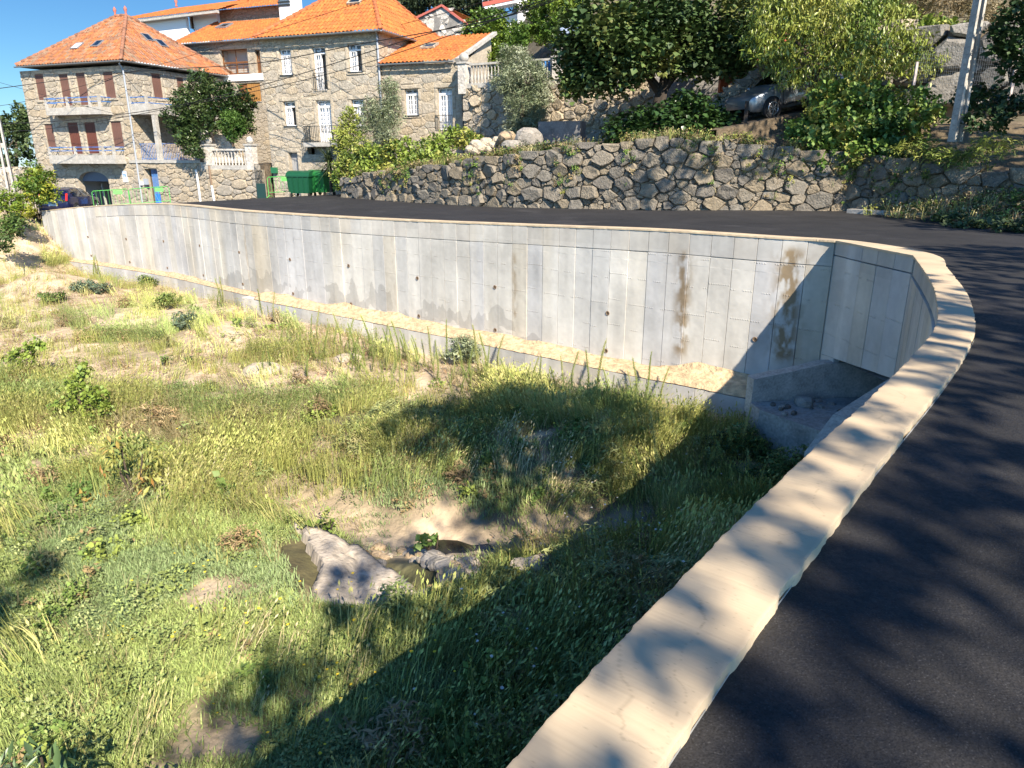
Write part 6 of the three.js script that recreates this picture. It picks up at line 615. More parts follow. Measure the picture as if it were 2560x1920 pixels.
// ---------- foliage ----------
function leafCluster(kind, k) { // a sprig of k leaves about the origin; unit = one leaf length
  const g = new GB(); const shp = { broad: [0.42, 0.45], heart: [0.48, 0.35], narrow: [0.11, 0.5], lance: [0.15, 0.45], small: [0.26, 0.5], needle: [0.035, 0.5] }[kind];
  for (let i = 0; i < k; i++) { const yaw = rr(0, 6.283), pit = rr(-0.9, 0.75) - (kind === 'lance' ? 0.75 : 0), o = V(rr(-1, 1), rr(-0.9, 0.9), rr(-1, 1)).multiplyScalar(0.9), d = V(Math.cos(yaw) * Math.cos(pit), Math.sin(pit), Math.sin(yaw) * Math.cos(pit)), up = V(rr(-0.5, 0.5), 1, rr(-0.5, 0.5)).normalize(), s = V().crossVectors(d, up).normalize(), n = V().crossVectors(s, d), L = rr(0.75, 1.2), w = shp[0] * L; const P = (a, b, c) => o.clone().addScaledVector(d, a * L).addScaledVector(s, b).addScaledVector(n, c); const a = g.v(P(0, 0, 0)), l = g.v(P(shp[1], -w, 0.1 * w)), t = g.v(P(1, 0, -0.1)), r = g.v(P(shp[1], w, 0.1 * w)), m = g.v(P(shp[1], 0, -0.12 * w)); if (kind === 'narrow' || kind === 'needle' || kind === 'lance') g.i.push(a, l, t, a, t, r); else g.i.push(a, l, m, l, t, m, t, r, m, r, a, m); }
  return g.geo();
}
const LEAF = {}; for (const k of ['broad', 'heart', 'narrow', 'lance', 'small', 'needle']) LEAF[k] = leafCluster(k, { narrow: 16, needle: 22, lance: 10, small: 12 }[k] || 8);
const leafMat = (rough = 0.55) => mat([1, 1, 1], rough); const M_leaf = leafMat(0.6), M_gloss = leafMat(0.35), M_dull = leafMat(0.85);
const PAL = {
  linden: [[0.035, 0.07, 0.018], [0.055, 0.1, 0.024], [0.08, 0.125, 0.03], [0.14, 0.16, 0.04]], hydr: [[0.018, 0.045, 0.012], [0.028, 0.062, 0.017], [0.045, 0.09, 0.022]], peach: [[0.11, 0.17, 0.03], [0.19, 0.24, 0.04], [0.24, 0.28, 0.05], [0.3, 0.31, 0.07]], vine: [[0.06, 0.12, 0.022], [0.1, 0.18, 0.03], [0.14, 0.22, 0.04], [0.24, 0.25, 0.05]],
  bay: [[0.07, 0.13, 0.022], [0.11, 0.18, 0.028], [0.17, 0.24, 0.035]], olive: [[0.24, 0.28, 0.16], [0.3, 0.34, 0.21], [0.17, 0.21, 0.11], [0.36, 0.39, 0.26]], bramble: [[0.17, 0.24, 0.035], [0.22, 0.28, 0.045], [0.12, 0.18, 0.03], [0.28, 0.29, 0.06]], camellia: [[0.035, 0.065, 0.018], [0.05, 0.085, 0.025], [0.075, 0.11, 0.035]], topiary: [[0.06, 0.13, 0.02], [0.09, 0.17, 0.03]], pine: [[0.03, 0.05, 0.02], [0.045, 0.065, 0.025]], citrus: [[0.16, 0.22, 0.02], [0.09, 0.16, 0.02], [0.26, 0.28, 0.03]], green: [[0.08, 0.14, 0.03], [0.12, 0.18, 0.04], [0.06, 0.1, 0.025]], glauc: [[0.11, 0.16, 0.1], [0.14, 0.19, 0.12], [0.09, 0.13, 0.08]], orange: [[0.16, 0.2, 0.05], [0.26, 0.26, 0.06], [0.32, 0.23, 0.06], [0.36, 0.19, 0.05]], dryb: [[0.24, 0.18, 0.09], [0.3, 0.24, 0.13], [0.16, 0.13, 0.06]], weed: [[0.19, 0.25, 0.06], [0.15, 0.2, 0.05], [0.24, 0.28, 0.09]], dark: [[0.035, 0.06, 0.02], [0.05, 0.08, 0.025]],
};
const _m = new THREE.Matrix4(), _q = new THREE.Quaternion(), _e = new THREE.Euler(), _c = new THREE.Color();
function jitCol(pal) { const c = pick(pal), v = rr(0.75, 1.25); return _c.setRGB(c[0] * v, c[1] * v, c[2] * v); }
function crownMesh(name, geo, m, list, pal, parent) { const o = shadows(new THREE.InstancedMesh(geo, m, list.length)); o.name = name; list.forEach(([p, s], i) => { _e.set(rr(-0.5, 0.5), rr(0, 6.283), rr(-0.5, 0.5)); const z = s * rr(0.6, 1.4); _m.compose(p, _q.setFromEuler(_e), V(z, z * rr(0.85, 1.15), z)); o.setMatrixAt(i, _m); const f = clamp(fbm(p.x * 1.3 + 9, p.y * 1.3 + p.z * 0.9, 2, 611) * 1.5 - 0.25 + rr(-0.18, 0.18), 0, 0.999), c = pal[Math.floor(f * pal.length)], v = rr(0.85, 1.15); o.setColorAt(i, _c.setRGB(c[0] * v, c[1] * v, c[2] * v)); }); o.userData.kind = 'stuff'; parent.add(o); return o; }
// lobes: centre and radii in metres
function lobePoints(L, base, size, dens, list) { for (const [c, rx, ry, rz, dm = 1] of L) { const area = 4 * Math.PI * Math.pow((Math.pow(rx * ry, 1.6) + Math.pow(rx * rz, 1.6) + Math.pow(ry * rz, 1.6)) / 3, 1 / 1.6), n = Math.ceil(2.1 * dm * dens * area / (size * size * 2.2)), hole = rr(0, 50); for (let k = 0; k < n; k++) { let v; do { v = V(rr(-1, 1), rr(-1, 1), rr(-1, 1)); } while (v.lengthSq() > 1 || v.lengthSq() < 0.02); v.normalize(); const bump = 1 + 0.5 * (fbm(v.x * 2.2 + hole, v.y * 2.2 + v.z * 1.7 + hole, 2, 601) - 0.5); if (fbm(v.x * 3 + hole, v.y * 3 - v.z * 2.6, 2, 602) < 0.33) continue; const r = Math.pow(rnd(), 0.33) * bump; list.push([V(c.x + v.x * rx * r - base.x, c.y + v.y * ry * r - base.y, c.z + v.z * rz * r - base.z), size * rr(0.8, 1.25)]); } } }
function plant({ name, label, cat = 'tree', group, base, trunk = [], lobes, leaf = 'small', size = 0.1, dens = 0.5, pal, m = M_leaf, bark = M.bark, stems = 3, extra }) {
  const L = lobes.map(([px, py, rx, ry, t, rz]) => { const k = t / FOCAL; return [atT(px, py, t), rx * k, ry * k, (rz || (rx + ry) / 2 * 1.0) * k]; }); if (extra) L.push(...extra);
  const o = thing(name, label, cat, base, 0, group); const g = new GB();
  for (const path of trunk) { const pts = path.map(q => (q.isVector3 ? q : atT(q[0], q[1], q[2])).clone().sub(base)); const rs = path.map(q => q.r || q[3]); g.tube(pts, (t, k) => rs[k], 8); }
  if (!trunk.length) for (let k = 0; k < Math.min(stems, L.length + 2); k++) { const c = L[k % L.length][0].clone().sub(base).add(V(rr(-0.1, 0.1), 0, rr(-0.1, 0.1))); g.tube([V(rr(-0.05, 0.05), -0.05, rr(-0.05, 0.05)), c.clone().multiplyScalar(0.5).add(V(rr(-0.08, 0.08), 0.05, rr(-0.08, 0.08))), c], (t) => lerp(0.03, 0.01, t), 5); }
  else for (const [c, rx] of L) { const tip = trunk[trunk.length > 1 ? Math.floor(rnd() * (trunk.length - 1)) + 1 : 0], q = tip[tip.length - 1], a = (q.isVector3 ? q : atT(q[0], q[1], q[2])).clone().sub(base), b = c.clone().sub(base); if (!extra) g.tube([a, a.clone().lerp(b, 0.5).add(V(0, 0.15, 0)), b], (t) => lerp(0.05, 0.015, t), 5); }
  part(trunk.length ? 'trunk' : 'stems', g.geo(), bark, o); const list = []; lobePoints(L, base, size, dens, list); crownMesh('crown', LEAF[leaf], m, list, pal, o); return o;
}
const groundAt = (px, py, t, y) => { const p = atT(px, py, t); if (y !== undefined) p.y = y; return p; };
// shade tree on the terrace
plant({ name: 'shade_tree', label: 'dense broad-leaved shade tree with dark forked trunk above the dry stone wall', base: groundAt(1638, 345, 28), trunk: [[[1638, 350, 28, 0.3], [1645, 270, 28, 0.26], [1655, 225, 28, 0.24]], [[1652, 235, 28, 0.2], [1615, 180, 28, 0.13], [1580, 110, 28, 0.08]], [[1655, 232, 28, 0.19], [1662, 170, 27.8, 0.12], [1650, 90, 28, 0.08]], [[1656, 228, 28, 0.17], [1705, 165, 27.8, 0.11], [1750, 100, 28, 0.07]]], lobes: [[1480, 75, 95, 80, 27.2], [1445, 145, 65, 75, 28.3], [1555, 115, 110, 95, 27.4], [1620, 50, 120, 75, 27.2], [1700, 90, 100, 95, 27.4], [1785, 70, 95, 80, 27.2], [1830, 135, 65, 60, 27.5], [1520, 195, 85, 45, 27.8], [1625, 140, 80, 50, 26.8], [1740, 160, 75, 38, 27.6], [1440, 205, 40, 32, 28], [1855, 165, 45, 35, 27.8], ], leaf: 'heart', size: 0.17, dens: 0.62, pal: PAL.linden, bark: M.barkDark });
plant({ name: 'hydrangea_bush', label: 'low dark bush of large leaves under the shade tree, spilling over the dry stone wall', cat: 'bush', base: groundAt(1670, 380, 25.7), lobes: [[1560, 325, 50, 42, 25.2], [1640, 315, 75, 52, 25.3], [1730, 292, 80, 56, 25.3], [1795, 318, 50, 40, 25], [1600, 365, 50, 45, 24.6], [1712, 258, 36, 30, 25.5], [1700, 345, 70, 40, 24.7]], leaf: 'heart', size: 0.15, dens: 0.6, pal: PAL.hydr, m: M_gloss });
plant({ name: 'peach_tree', label: 'sprawling yellow-green tree with drooping narrow leaves in front of the silver car', base: groundAt(2028, 290, 24.4), trunk: [[[2028, 300, 24.4, 0.16], [2034, 230, 24.4, 0.13], [2045, 160, 24.3, 0.1]], [[2045, 165, 24.3, 0.08], [1980, 90, 24.4, 0.04]], [[2045, 165, 24.3, 0.08], [2140, 100, 24, 0.04]]], lobes: [[1955, 50, 95, 80, 24.6], [2070, 85, 105, 85, 24], [2175, 60, 90, 80, 24.3], [2255, 115, 75, 48, 24], [2120, 175, 95, 42, 23.6], [1945, 140, 55, 42, 24.2], [2000, -30, 140, 55, 25], [2205, 165, 70, 32, 23.6], [2080, 5, 120, 50, 24.5], [2300, 160, 55, 34, 23.4], [1900, 100, 50, 55, 24.8], [2065, 235, 50, 36, 23.6], [1985, 190, 45, 30, 24], [2160, 120, 80, 50, 23.4]], leaf: 'lance', size: 0.15, dens: 0.55, pal: PAL.peach, m: M_gloss });
plant({ name: 'kiwi_vine', label: 'tangled broad-leaved vine covering the bank between the silver car and the utility pole', cat: 'vine', base: groundAt(2150, 370, 22.4), lobes: [[2095, 245, 75, 48, 23], [2190, 245, 85, 42, 22.7], [2285, 255, 65, 36, 22.3], [2150, 315, 95, 42, 22.2], [2050, 345, 65, 45, 22.4], [1985, 320, 40, 22, 23], [2250, 315, 70, 42, 22], [2330, 285, 40, 30, 21.5], [2060, 285, 55, 30, 22.8], [1960, 385, 50, 28, 22.9], [2060, 400, 60, 26, 22.3], [2140, 385, 50, 30, 21.8], [2220, 370, 60, 30, 21.4]], leaf: 'broad', size: 0.13, dens: 0.42, pal: PAL.vine });
plant({ name: 'fig_tree', label: 'dark leafy tree behind the utility pole, its branches cut by the frame', base: groundAt(2580, 260, 18), trunk: [[[2590, 300, 18, 0.12], [2580, 150, 18, 0.08], [2560, 60, 18, 0.05]]], lobes: [[2530, 60, 45, 80, 18], [2560, 140, 50, 60, 18], [2515, 130, 22, 40, 18.2]], leaf: 'broad', size: 0.13, dens: 0.5, pal: PAL.hydr });
for (const [l, lobes, pal, lf, sz] of [['green shrub mass on the hillside above the boulder wall', [[2150, 15, 110, 35, 30], [2320, 75, 100, 32, 26.5], [2360, 105, 70, 20, 25.6], [2230, 40, 80, 30, 28]], PAL.bramble, 'broad', 0.14], ['dry brown brush on top of the hillside beside the pole', [[2330, 20, 90, 30, 28], [2480, 45, 60, 35, 26], [2250, 0, 80, 25, 30], [2440, 5, 60, 25, 28]], PAL.dryb, 'narrow', 0.16], ['dark undergrowth behind the drooping-leaved tree on the hillside', [[1890, 20, 80, 50, 32], [1980, 60, 90, 70, 31], [2080, 30, 90, 60, 31]], PAL.dark, 'small', 0.16]]) { const q = lobes[0]; plant({ name: 'hill_shrub', label: l, cat: 'shrub', base: groundAt(q[0], q[1] + q[3], q[4]), lobes, leaf: lf, size: sz, dens: 0.5, pal }); }
plant({ name: 'bay_tree', label: 'rounded bright green bay tree behind the weathered balustrade', base: groundAt(1225, 200, 40.8, 4.6), trunk: [[[1225, 205, 40.8, 0.2], [1228, 130, 40.8, 0.12]]], lobes: [[1215, 85, 62, 52, 41], [1188, 128, 50, 34, 40.6], [1262, 128, 55, 42, 40.6], [1235, 55, 34, 34, 41], [1290, 100, 36, 42, 41], [1225, 160, 60, 30, 40.4]], leaf: 'small', size: 0.17, dens: 0.62, pal: PAL.bay, m: M_gloss });
plant({ name: 'bay_tree', label: 'tall bright green bay tree behind the clothes line', base: groundAt(1385, 180, 42.5, 4.6), trunk: [[[1385, 190, 42.5, 0.2], [1385, 70, 42.5, 0.12]]], lobes: [[1380, 35, 60, 55, 42], [1358, 78, 45, 32, 42], [1425, 70, 45, 45, 42.6], [1340, 5, 50, 34, 43], [1420, -10, 60, 50, 42.8], [1300, 85, 26, 26, 42]], leaf: 'small', size: 0.17, dens: 0.6, pal: PAL.bay, m: M_gloss });
plant({ name: 'olive_bush', label: 'large silver-green olive bush in front of the rubble terrace wall', cat: 'bush', base: groundAt(1300, 345, 33), trunk: [[[1300, 350, 33, 0.16], [1305, 290, 33, 0.12], [1308, 240, 33, 0.08]]], lobes: [[1288, 155, 36, 40, 33.5], [1322, 195, 50, 48, 33], [1272, 205, 44, 38, 33.2], [1355, 225, 28, 46, 33], [1310, 262, 48, 42, 33], [1262, 145, 18, 34, 33.5], [1300, 318, 50, 22, 32.8], [1340, 285, 28, 36, 32.8]], leaf: 'narrow', size: 0.12, dens: 0.62, pal: PAL.olive, m: M_dull });
plant({ name: 'olive_bush', label: 'smaller silver-green olive bush against the corner of the tall granite house', cat: 'bush', base: groundAt(955, 360, 36.6), trunk: [[[955, 365, 36.6, 0.12], [958, 290, 36.6, 0.07]]], lobes: [[972, 228, 28, 36, 37], [940, 285, 42, 42, 36.5], [982, 280, 26, 42, 36.5], [905, 312, 26, 32, 36], [962, 330, 34, 34, 36]], leaf: 'narrow', size: 0.12, dens: 0.55, pal: PAL.olive, m: M_dull });
plant({ name: 'privet_bush', label: 'airy yellow-green bush beside the balcony of the tall granite house', cat: 'bush', base: groundAt(875, 420, 35.3), lobes: [[872, 308, 28, 42, 35.6], [852, 358, 24, 42, 35.2], [892, 370, 34, 40, 35], [868, 410, 30, 30, 35]], leaf: 'small', size: 0.12, dens: 0.36, pal: PAL.peach });
for (const [l, lobes] of [['bramble thicket hanging over the left end of the dry stone wall', [[918, 392, 46, 36, 34.4], [960, 428, 42, 28, 33.0], [900, 430, 34, 30, 34.0], [850, 440, 24, 34, 35.2]]], ['bright bramble thicket in the middle of the bank above the dry stone wall', [[1000, 380, 55, 36, 33], [1062, 398, 50, 26, 31.0], [1020, 418, 44, 26, 31.2], [1110, 395, 40, 20, 30.4]]], ['bramble thicket below the lower wing, next to the pale stone heap', [[1085, 365, 50, 28, 32.2], [1140, 338, 50, 24, 33.2], [1180, 352, 32, 20, 33]]]]) { const q = lobes[0]; plant({ name: 'bramble', label: l, cat: 'bush', base: groundAt(q[0], q[1] + q[3] + 10, q[4]), lobes, leaf: 'broad', size: 0.12, dens: 0.5, pal: PAL.bramble, group: 'brambles on the bank' }); }
plant({ name: 'camellia_tree', label: 'dark glossy camellia tree beside the shuttered house, over the blue fence', base: groundAt(505, 400, 43.2), trunk: [[[505, 405, 43.2, 0.12], [508, 330, 43.2, 0.08]]], lobes: [[502, 212, 32, 32, 43.2], [470, 250, 42, 34, 43], [545, 240, 42, 38, 43.2], [602, 262, 34, 42, 43.3], [450, 300, 42, 36, 42.8], [505, 305, 42, 42, 42.7], [472, 350, 32, 32, 42.6], [560, 290, 42, 34, 43.2], [490, 382, 20, 16, 42.4], [610, 310, 30, 26, 43.6]], leaf: 'small', size: 0.17, dens: 0.62, pal: PAL.camellia, m: M_gloss });
plant({ name: 'clipped_bush', label: 'clipped bright green round bush above the white balustrade', cat: 'bush', base: groundAt(582, 365, 42.6), lobes: [[582, 315, 32, 36, 42.6]], leaf: 'small', size: 0.1, dens: 1.1, pal: PAL.topiary });
plant({ name: 'garden_tree', label: 'leafy tree beyond the left corner of the shuttered house', base: groundAt(40, 440, 52), trunk: [[[40, 445, 52, 0.15], [42, 340, 52, 0.1]]], lobes: [[18, 325, 28, 42, 52], [50, 292, 18, 36, 52], [62, 350, 24, 42, 52], [12, 395, 34, 24, 51], [70, 300, 14, 26, 52]], leaf: 'broad', size: 0.2, dens: 0.55, pal: PAL.camellia });
plant({ name: 'citrus_bush', label: 'bright yellow-green leafy bush at the far end of the concrete wall', cat: 'bush', base: groundAt(98, 545, 36), lobes: [[85, 425, 20, 26, 36], [105, 452, 34, 32, 35.6], [80, 480, 36, 34, 35.2], [120, 490, 26, 26, 35.4], [62, 462, 20, 22, 35.5]], leaf: 'small', size: 0.15, dens: 0.55, pal: PAL.citrus });
for (const [l, lobes, pal] of [['bright green scrub below the left utility pole', [[20, 505, 34, 30, 33.5], [60, 525, 30, 24, 33.5]], PAL.citrus], ['darker scrub on the slope beside the end of the concrete wall', [[25, 565, 44, 30, 31.2], [5, 605, 26, 24, 29.2]], PAL.green]]) { const q = lobes[0]; plant({ name: 'bank_scrub', label: l, cat: 'shrub', base: groundAt(q[0], q[1] + q[3] + 8, q[4]), lobes, leaf: 'small', size: 0.13, dens: 0.5, pal }); }
{ let k = 0; for (const [px, py, rx, ry, t] of [[1000, 25, 60, 42, 82], [1075, 8, 60, 42, 80], [1140, 25, 60, 36, 78], [1190, 35, 45, 42, 77], [1235, 8, 50, 42, 76]]) plant({ name: 'pine_tree', label: 'dark pine on the hill behind the crazy-paved gable', base: groundAt(px, py + ry + 60, t), group: 'pines on the hill', trunk: [[[px, py + ry + 60, t, 0.25], [px, py, t, 0.1]]], lobes: [[px, py, rx, ry, t], [px + 12, py - ry * 0.7, rx * 0.5, ry * 0.5, t]], leaf: 'small', size: 0.42, dens: 0.55, pal: PAL.pine }); }
// strap-leaved palm by the bins
{ const b = groundAt(828, 470, 36.4); const o = thing('palm', 'dark strap-leaved palm next to the green waste containers', 'palm', b); part('trunk', new GB().tube([V(0, -0.2, 0), V(0.03, 0.8, 0), V(0, 1.3, 0)], 0.09, 8).geo(), M.barkDark, o); const g = new GB(); for (let k = 0; k < 130; k++) { const a = rr(0, 6.283), e = rr(-0.5, 1.35), L = rr(0.8, 1.3), d = V(Math.cos(a) * Math.cos(e), Math.sin(e), Math.sin(a) * Math.cos(e)), s = V(-Math.sin(a), 0, Math.cos(a)).multiplyScalar(0.045); let p = V(0, rr(0.9, 1.4), 0), v = d.clone(); for (let j = 0; j < 4; j++) { const q = p.clone().addScaledVector(v, L / 4), w0 = 1 - j / 4, w1 = 1 - (j + 1) / 4; g.quad(p.clone().addScaledVector(s, -w0), p.clone().addScaledVector(s, w0), q.clone().addScaledVector(s, w1), q.clone().addScaledVector(s, -w1)); p = q; v.y -= 0.28; v.normalize(); } } part('leaves', g.geo(), mat([0.06, 0.085, 0.03], 0.5), o); }
// shade trees over the road, behind and to the right of the viewer
{
  const shade = (label, x, y0, z, lobes, size = 0.13, dens = 0.075) => { const base = V(x, y0, z), tr = [[Object.assign(V(x, y0 - 0.2, z), { r: 0.28 }), Object.assign(V(x - 0.2, y0 + 2.4, z), { r: 0.22 }), Object.assign(V(x - 0.3, y0 + 4.6, z - 0.1), { r: 0.16 })], ...lobes.map(l => [Object.assign(V(x - 0.25, y0 + 4.2, z), { r: l[3] < 0.8 ? 0.02 : 0.1 }), Object.assign(V(lerp(x, l[0], 0.6), lerp(y0 + 4.4, l[1], 0.6), lerp(z, l[2], 0.6)), { r: l[3] < 0.8 ? 0.012 : 0.06 }), Object.assign(V(l[0], l[1], l[2]), { r: 0.01 })])]; plant({ name: 'roadside_tree', label, base, trunk: tr, lobes: [], extra: lobes.map(l => [V(l[0], l[1], l[2]), l[3], l[4] || l[3] * 0.75, l[3], l[5] || 1]), leaf: 'broad', size, dens, pal: PAL.linden }); };
  shade('roadside tree overhanging the near asphalt on the uphill side', 9.2, 0.2, 2.6, [[8.6, 8, 0.8, 2.2], [6.4, 7.4, 3.0, 1.9], [10.2, 6.5, 2.8, 2.2, 1.6, 2.5], [7.6, 9.6, 4.0, 2.0], [8.4, 6.2, 5.2, 1.9, 1.4, 2.5], [5.3, 8.6, 5.6, 1.5], [6.2, 8.2, -0.4, 1.9, 1.3, 6], [7.4, 8.4, -1.2, 1.6, 1.1, 6], [4.6, 8.0, -0.2, 1.2, 0.9, 5], [9.2, 7, 5.6, 1.8, 1.4, 2.5], [9.8, 8.6, 3.2, 1.3, 1, 2.5]]);
  shade('roadside tree overhanging the bend of the road on the uphill side', 13.2, 0.5, -3.6, [[12.0, 6.6, -3.8, 2.0], [10.6, 6.0, -1.6, 1.8], [14.2, 7.0, -3, 2.2], [12.8, 8.2, -2.2, 1.7], [11.6, 5.0, -5.6, 1.3]]);
  shade('roadside tree shading the bank with the utility pole', 18.5, 0.6, -10.4, [[16.2, 7.4, -11.2, 2.2], [18.2, 8, -9, 2.2], [14.6, 6.6, -9.6, 1.7], [19.6, 7.2, -12.4, 2.2], [17, 9, -13, 1.8]], 0.13, 0.26);
  shade('tall roadside tree leaning over the road beyond the bend', 18.5, 1.2, -16.5, [[9.6, 9.6, -14.6, 1.2], [12.4, 9.4, -15.8, 1.6], [14.6, 9.6, -18.6, 2.0], [12.2, 10.6, -18.4, 1.6], [16.5, 8.8, -16.2, 1.8]], 0.13, 0.15);
  shade('roadside tree behind the viewer with a long low limb over the field', 6.6, 0.1, 9.5, [[5.8, 8.6, 7.6, 2.0, 1.5, 1.4], [3.9, 8.4, 8.0, 0.8, 0.6, 3], [7.6, 7.6, 9.6, 2.2], [-0.35, 8.4, 5.75, 0.4, 0.35, 5], [0.05, 8.6, 5.35, 0.28, 0.25, 5], [7.2, 6, 7.2, 1.8, 1.4, 2.5], [5.0, 7.6, 9.2, 1.5]]);
}
// ---------- field vegetation ----------
function tuftGeo(n, h, w, spread, lean, head, wind) { const g = new GB(); for (let k = 0; k < n; k++) { const a = rr(0, 6.283), r = spread * Math.sqrt(rnd()), b = V(Math.cos(a) * r, 0, Math.sin(a) * r), L = h * rr(0.6, 1.15), az = wind ? rr(-0.9, 0.9) : rr(0, 6.283), ln = lean * rr(0.3, 1), tip = b.clone().add(V(Math.cos(az) * ln * L, L * Math.sqrt(Math.max(0.1, 1 - ln * ln)), Math.sin(az) * ln * L)), mid = b.clone().lerp(tip, 0.55).add(V(0, L * 0.12, 0)), s = V(-Math.sin(az + rr(-1, 1)), 0, Math.cos(az)).multiplyScalar(w / 2); const i0 = g.v(b.clone().sub(s)), i1 = g.v(b.clone().add(s)), i2 = g.v(mid.clone().add(s.clone().multiplyScalar(0.8))), i3 = g.v(mid.clone().sub(s.clone().multiplyScalar(0.8))), i4 = g.v(tip); g.i.push(i0, i1, i2, i0, i2, i3, i3, i2, i4); if (head && k % 2 === 0) { const d = tip.clone().sub(mid).normalize(), e = tip.clone().addScaledVector(d, h * 0.16), q = s.clone().multiplyScalar(2.4); const m = tip.clone().lerp(e, 0.5), a0 = g.v(tip), a1 = g.v(m.clone().add(q)), a2 = g.v(e), a3 = g.v(m.clone().sub(q)); g.i.push(a0, a1, a2, a0, a2, a3); } } return g.geo(); }
function herbGeo(n, h, leaf) { const g = new GB(); for (let k = 0; k < n; k++) { const a = rr(0, 6.283), f = rnd(), b = V(rr(-0.12, 0.12), h * f, rr(-0.12, 0.12)), L = leaf * rr(0.6, 1.2), e = rr(-0.3, 0.8), d = V(Math.cos(a) * Math.cos(e), Math.sin(e), Math.sin(a) * Math.cos(e)), s = V(-Math.sin(a), 0.1, Math.cos(a)).multiplyScalar(L * 0.28), m = b.clone().addScaledVector(d, L * 0.5), t = b.clone().addScaledVector(d, L); const i0 = g.v(b), i1 = g.v(m.clone().add(s)), i2 = g.v(t), i3 = g.v(m.clone().sub(s)); g.i.push(i0, i1, i2, i0, i2, i3); } return g.geo(); }
const fieldPal = { lush: [[0.26, 0.34, 0.1], [0.31, 0.39, 0.12], [0.23, 0.29, 0.085], [0.36, 0.41, 0.16]], straw: [[0.46, 0.39, 0.2], [0.55, 0.48, 0.27], [0.38, 0.32, 0.16]], olive: [[0.36, 0.39, 0.11], [0.43, 0.44, 0.13], [0.31, 0.35, 0.095], [0.48, 0.46, 0.17]], teal: [[0.2, 0.28, 0.11], [0.25, 0.32, 0.14]], brown: [[0.26, 0.18, 0.09], [0.2, 0.14, 0.07], [0.32, 0.2, 0.1]] };
const inFrame = (x, z) => { const y = fieldY(x, z) - EYE, d = -(z * CP + y * SP), px = 1280 + FOCAL * x / d, py = 960 - FOCAL * (y * CP - z * SP) / d; return d > 0.5 && px > -260 && px < 2300 && py < 2200; };
function scatter(name, label, geo, m, area, perM2, weight, pals, sc, category) {
  const list = [], [x0, x1, z0, z1] = area, n = Math.round((x1 - x0) * (z1 - z0) * perM2); for (let k = 0; k < n; k++) { const x = rr(x0, x1), z = rr(z0, z1); const w = weight(x, z); if (rnd() > w || !fieldSide(x, z) || !inFrame(x, z)) continue; const y = fieldY(x, z); list.push([x, y, z]); }
  const o = shadows(new THREE.InstancedMesh(geo, m, list.length)); o.name = numbered(name); list.forEach(([x, y, z], i) => { const s = rr(sc[0], sc[1]); _e.set(rr(-0.12, 0.12), fbm(x * 0.35, z * 0.35, 2, 761) * 9 + rr(-0.5, 0.5), rr(-0.12, 0.12)); _m.compose(V(x, y - 0.01, z), _q.setFromEuler(_e), V(s, s, s)); o.setMatrixAt(i, _m); o.setColorAt(i, jitCol(typeof pals === 'function' ? pals(x, z) : pals)); }); o.userData.kind = 'stuff'; tag(o, label, category || 'grass'); scene.add(o); return list.length;
}
const ALL = [-27, 6.2, -37, -3.4], wallGap = (x, z) => { const n = (x - 6.3) * 0.64 + (z + 14) * -0.77; return -n; }; // metres from the far wall
const bare = [[870, 1430, 0.95], [790, 1390, 0.6], [1085, 1290, 0.6], [1120, 1440, 0.75], [1330, 1450, 0.5], [1000, 1385, 0.7], [1180, 1330, 0.6], [960, 1480, 0.6]].map(([x, y, r]) => { const p = atY(x, y, -3.85); return [p.x, p.z, r]; });
const clearW = (x, z) => bare.reduce((w, [a, b, r]) => w * (1 - 0.97 * sstep(r * 1.15, r * 0.75, Math.hypot(x - a, z - b))), 1) * sstep(0.75, 1.1, wallGap(x, z)) * (1 - 0.95 * sstep(0.12, 0.5, sandMask(x, z)));
const lushZone = (x, z) => sstep(-13, -9.5, z + 0.25 * (x + 3)) * sstep(0.5, -1.5, x + 0.2 * (z + 6));
const nz = (x, z, f, s) => fbm(x * f, z * f, 3, s);
const cnt = [];
cnt.push(scatter('low_grass', 'short bright green grass and clover covering the near part of the field', tuftGeo(24, 0.1, 0.01, 0.14, 0.92), M_dull, [-13, 3, -13.5, -3.4], 380, (x, z) => clearW(x, z) * (0.15 + 0.85 * lushZone(x, z)) * sstep(0.12, 0.35, nz(x, z, 0.9, 701)), (x, z) => nz(x, z, 0.6, 702) > 0.56 ? fieldPal.teal : fieldPal.lush, [0.7, 1.4]));
cnt.push(scatter('meadow_grass', 'yellow-green meadow grass standing across the middle of the field', tuftGeo(20, 0.42, 0.009, 0.17, 0.7, true, true), M_dull, ALL, 105, (x, z) => clearW(x, z) * (1 - 0.96 * lushZone(x, z)) * sstep(0.25, 0.5, nz(x, z, 0.5, 703)), (x, z) => nz(x, z, 0.45, 704) > 0.44 ? fieldPal.olive : fieldPal.lush, [0.6, 1.35]));
cnt.push(scatter('dry_grass', 'straw-coloured dry grass in patches over the field', tuftGeo(14, 0.42, 0.007, 0.14, 0.75, true, true), M_dull, ALL, 55, (x, z) => clearW(x, z) * sstep(0.4, 0.58, nz(x, z, 0.55, 705)) * (1 - 0.9 * lushZone(x, z)), fieldPal.straw, [0.6, 1.3]));
cnt.push(scatter('dry_herbs', 'low brown withered herbs on the sandy ground', herbGeo(40, 0.14, 0.035), M_dull, ALL, 26, (x, z) => (0.15 + 0.85 * sandMask(x, z)) * (1 - 0.9 * lushZone(x, z)) * sstep(0.75, 1.1, wallGap(x, z)) * sstep(0.47, 0.6, nz(x, z, 0.8, 706)) * 0.8, fieldPal.brown, [0.6, 1.5], 'herb'));
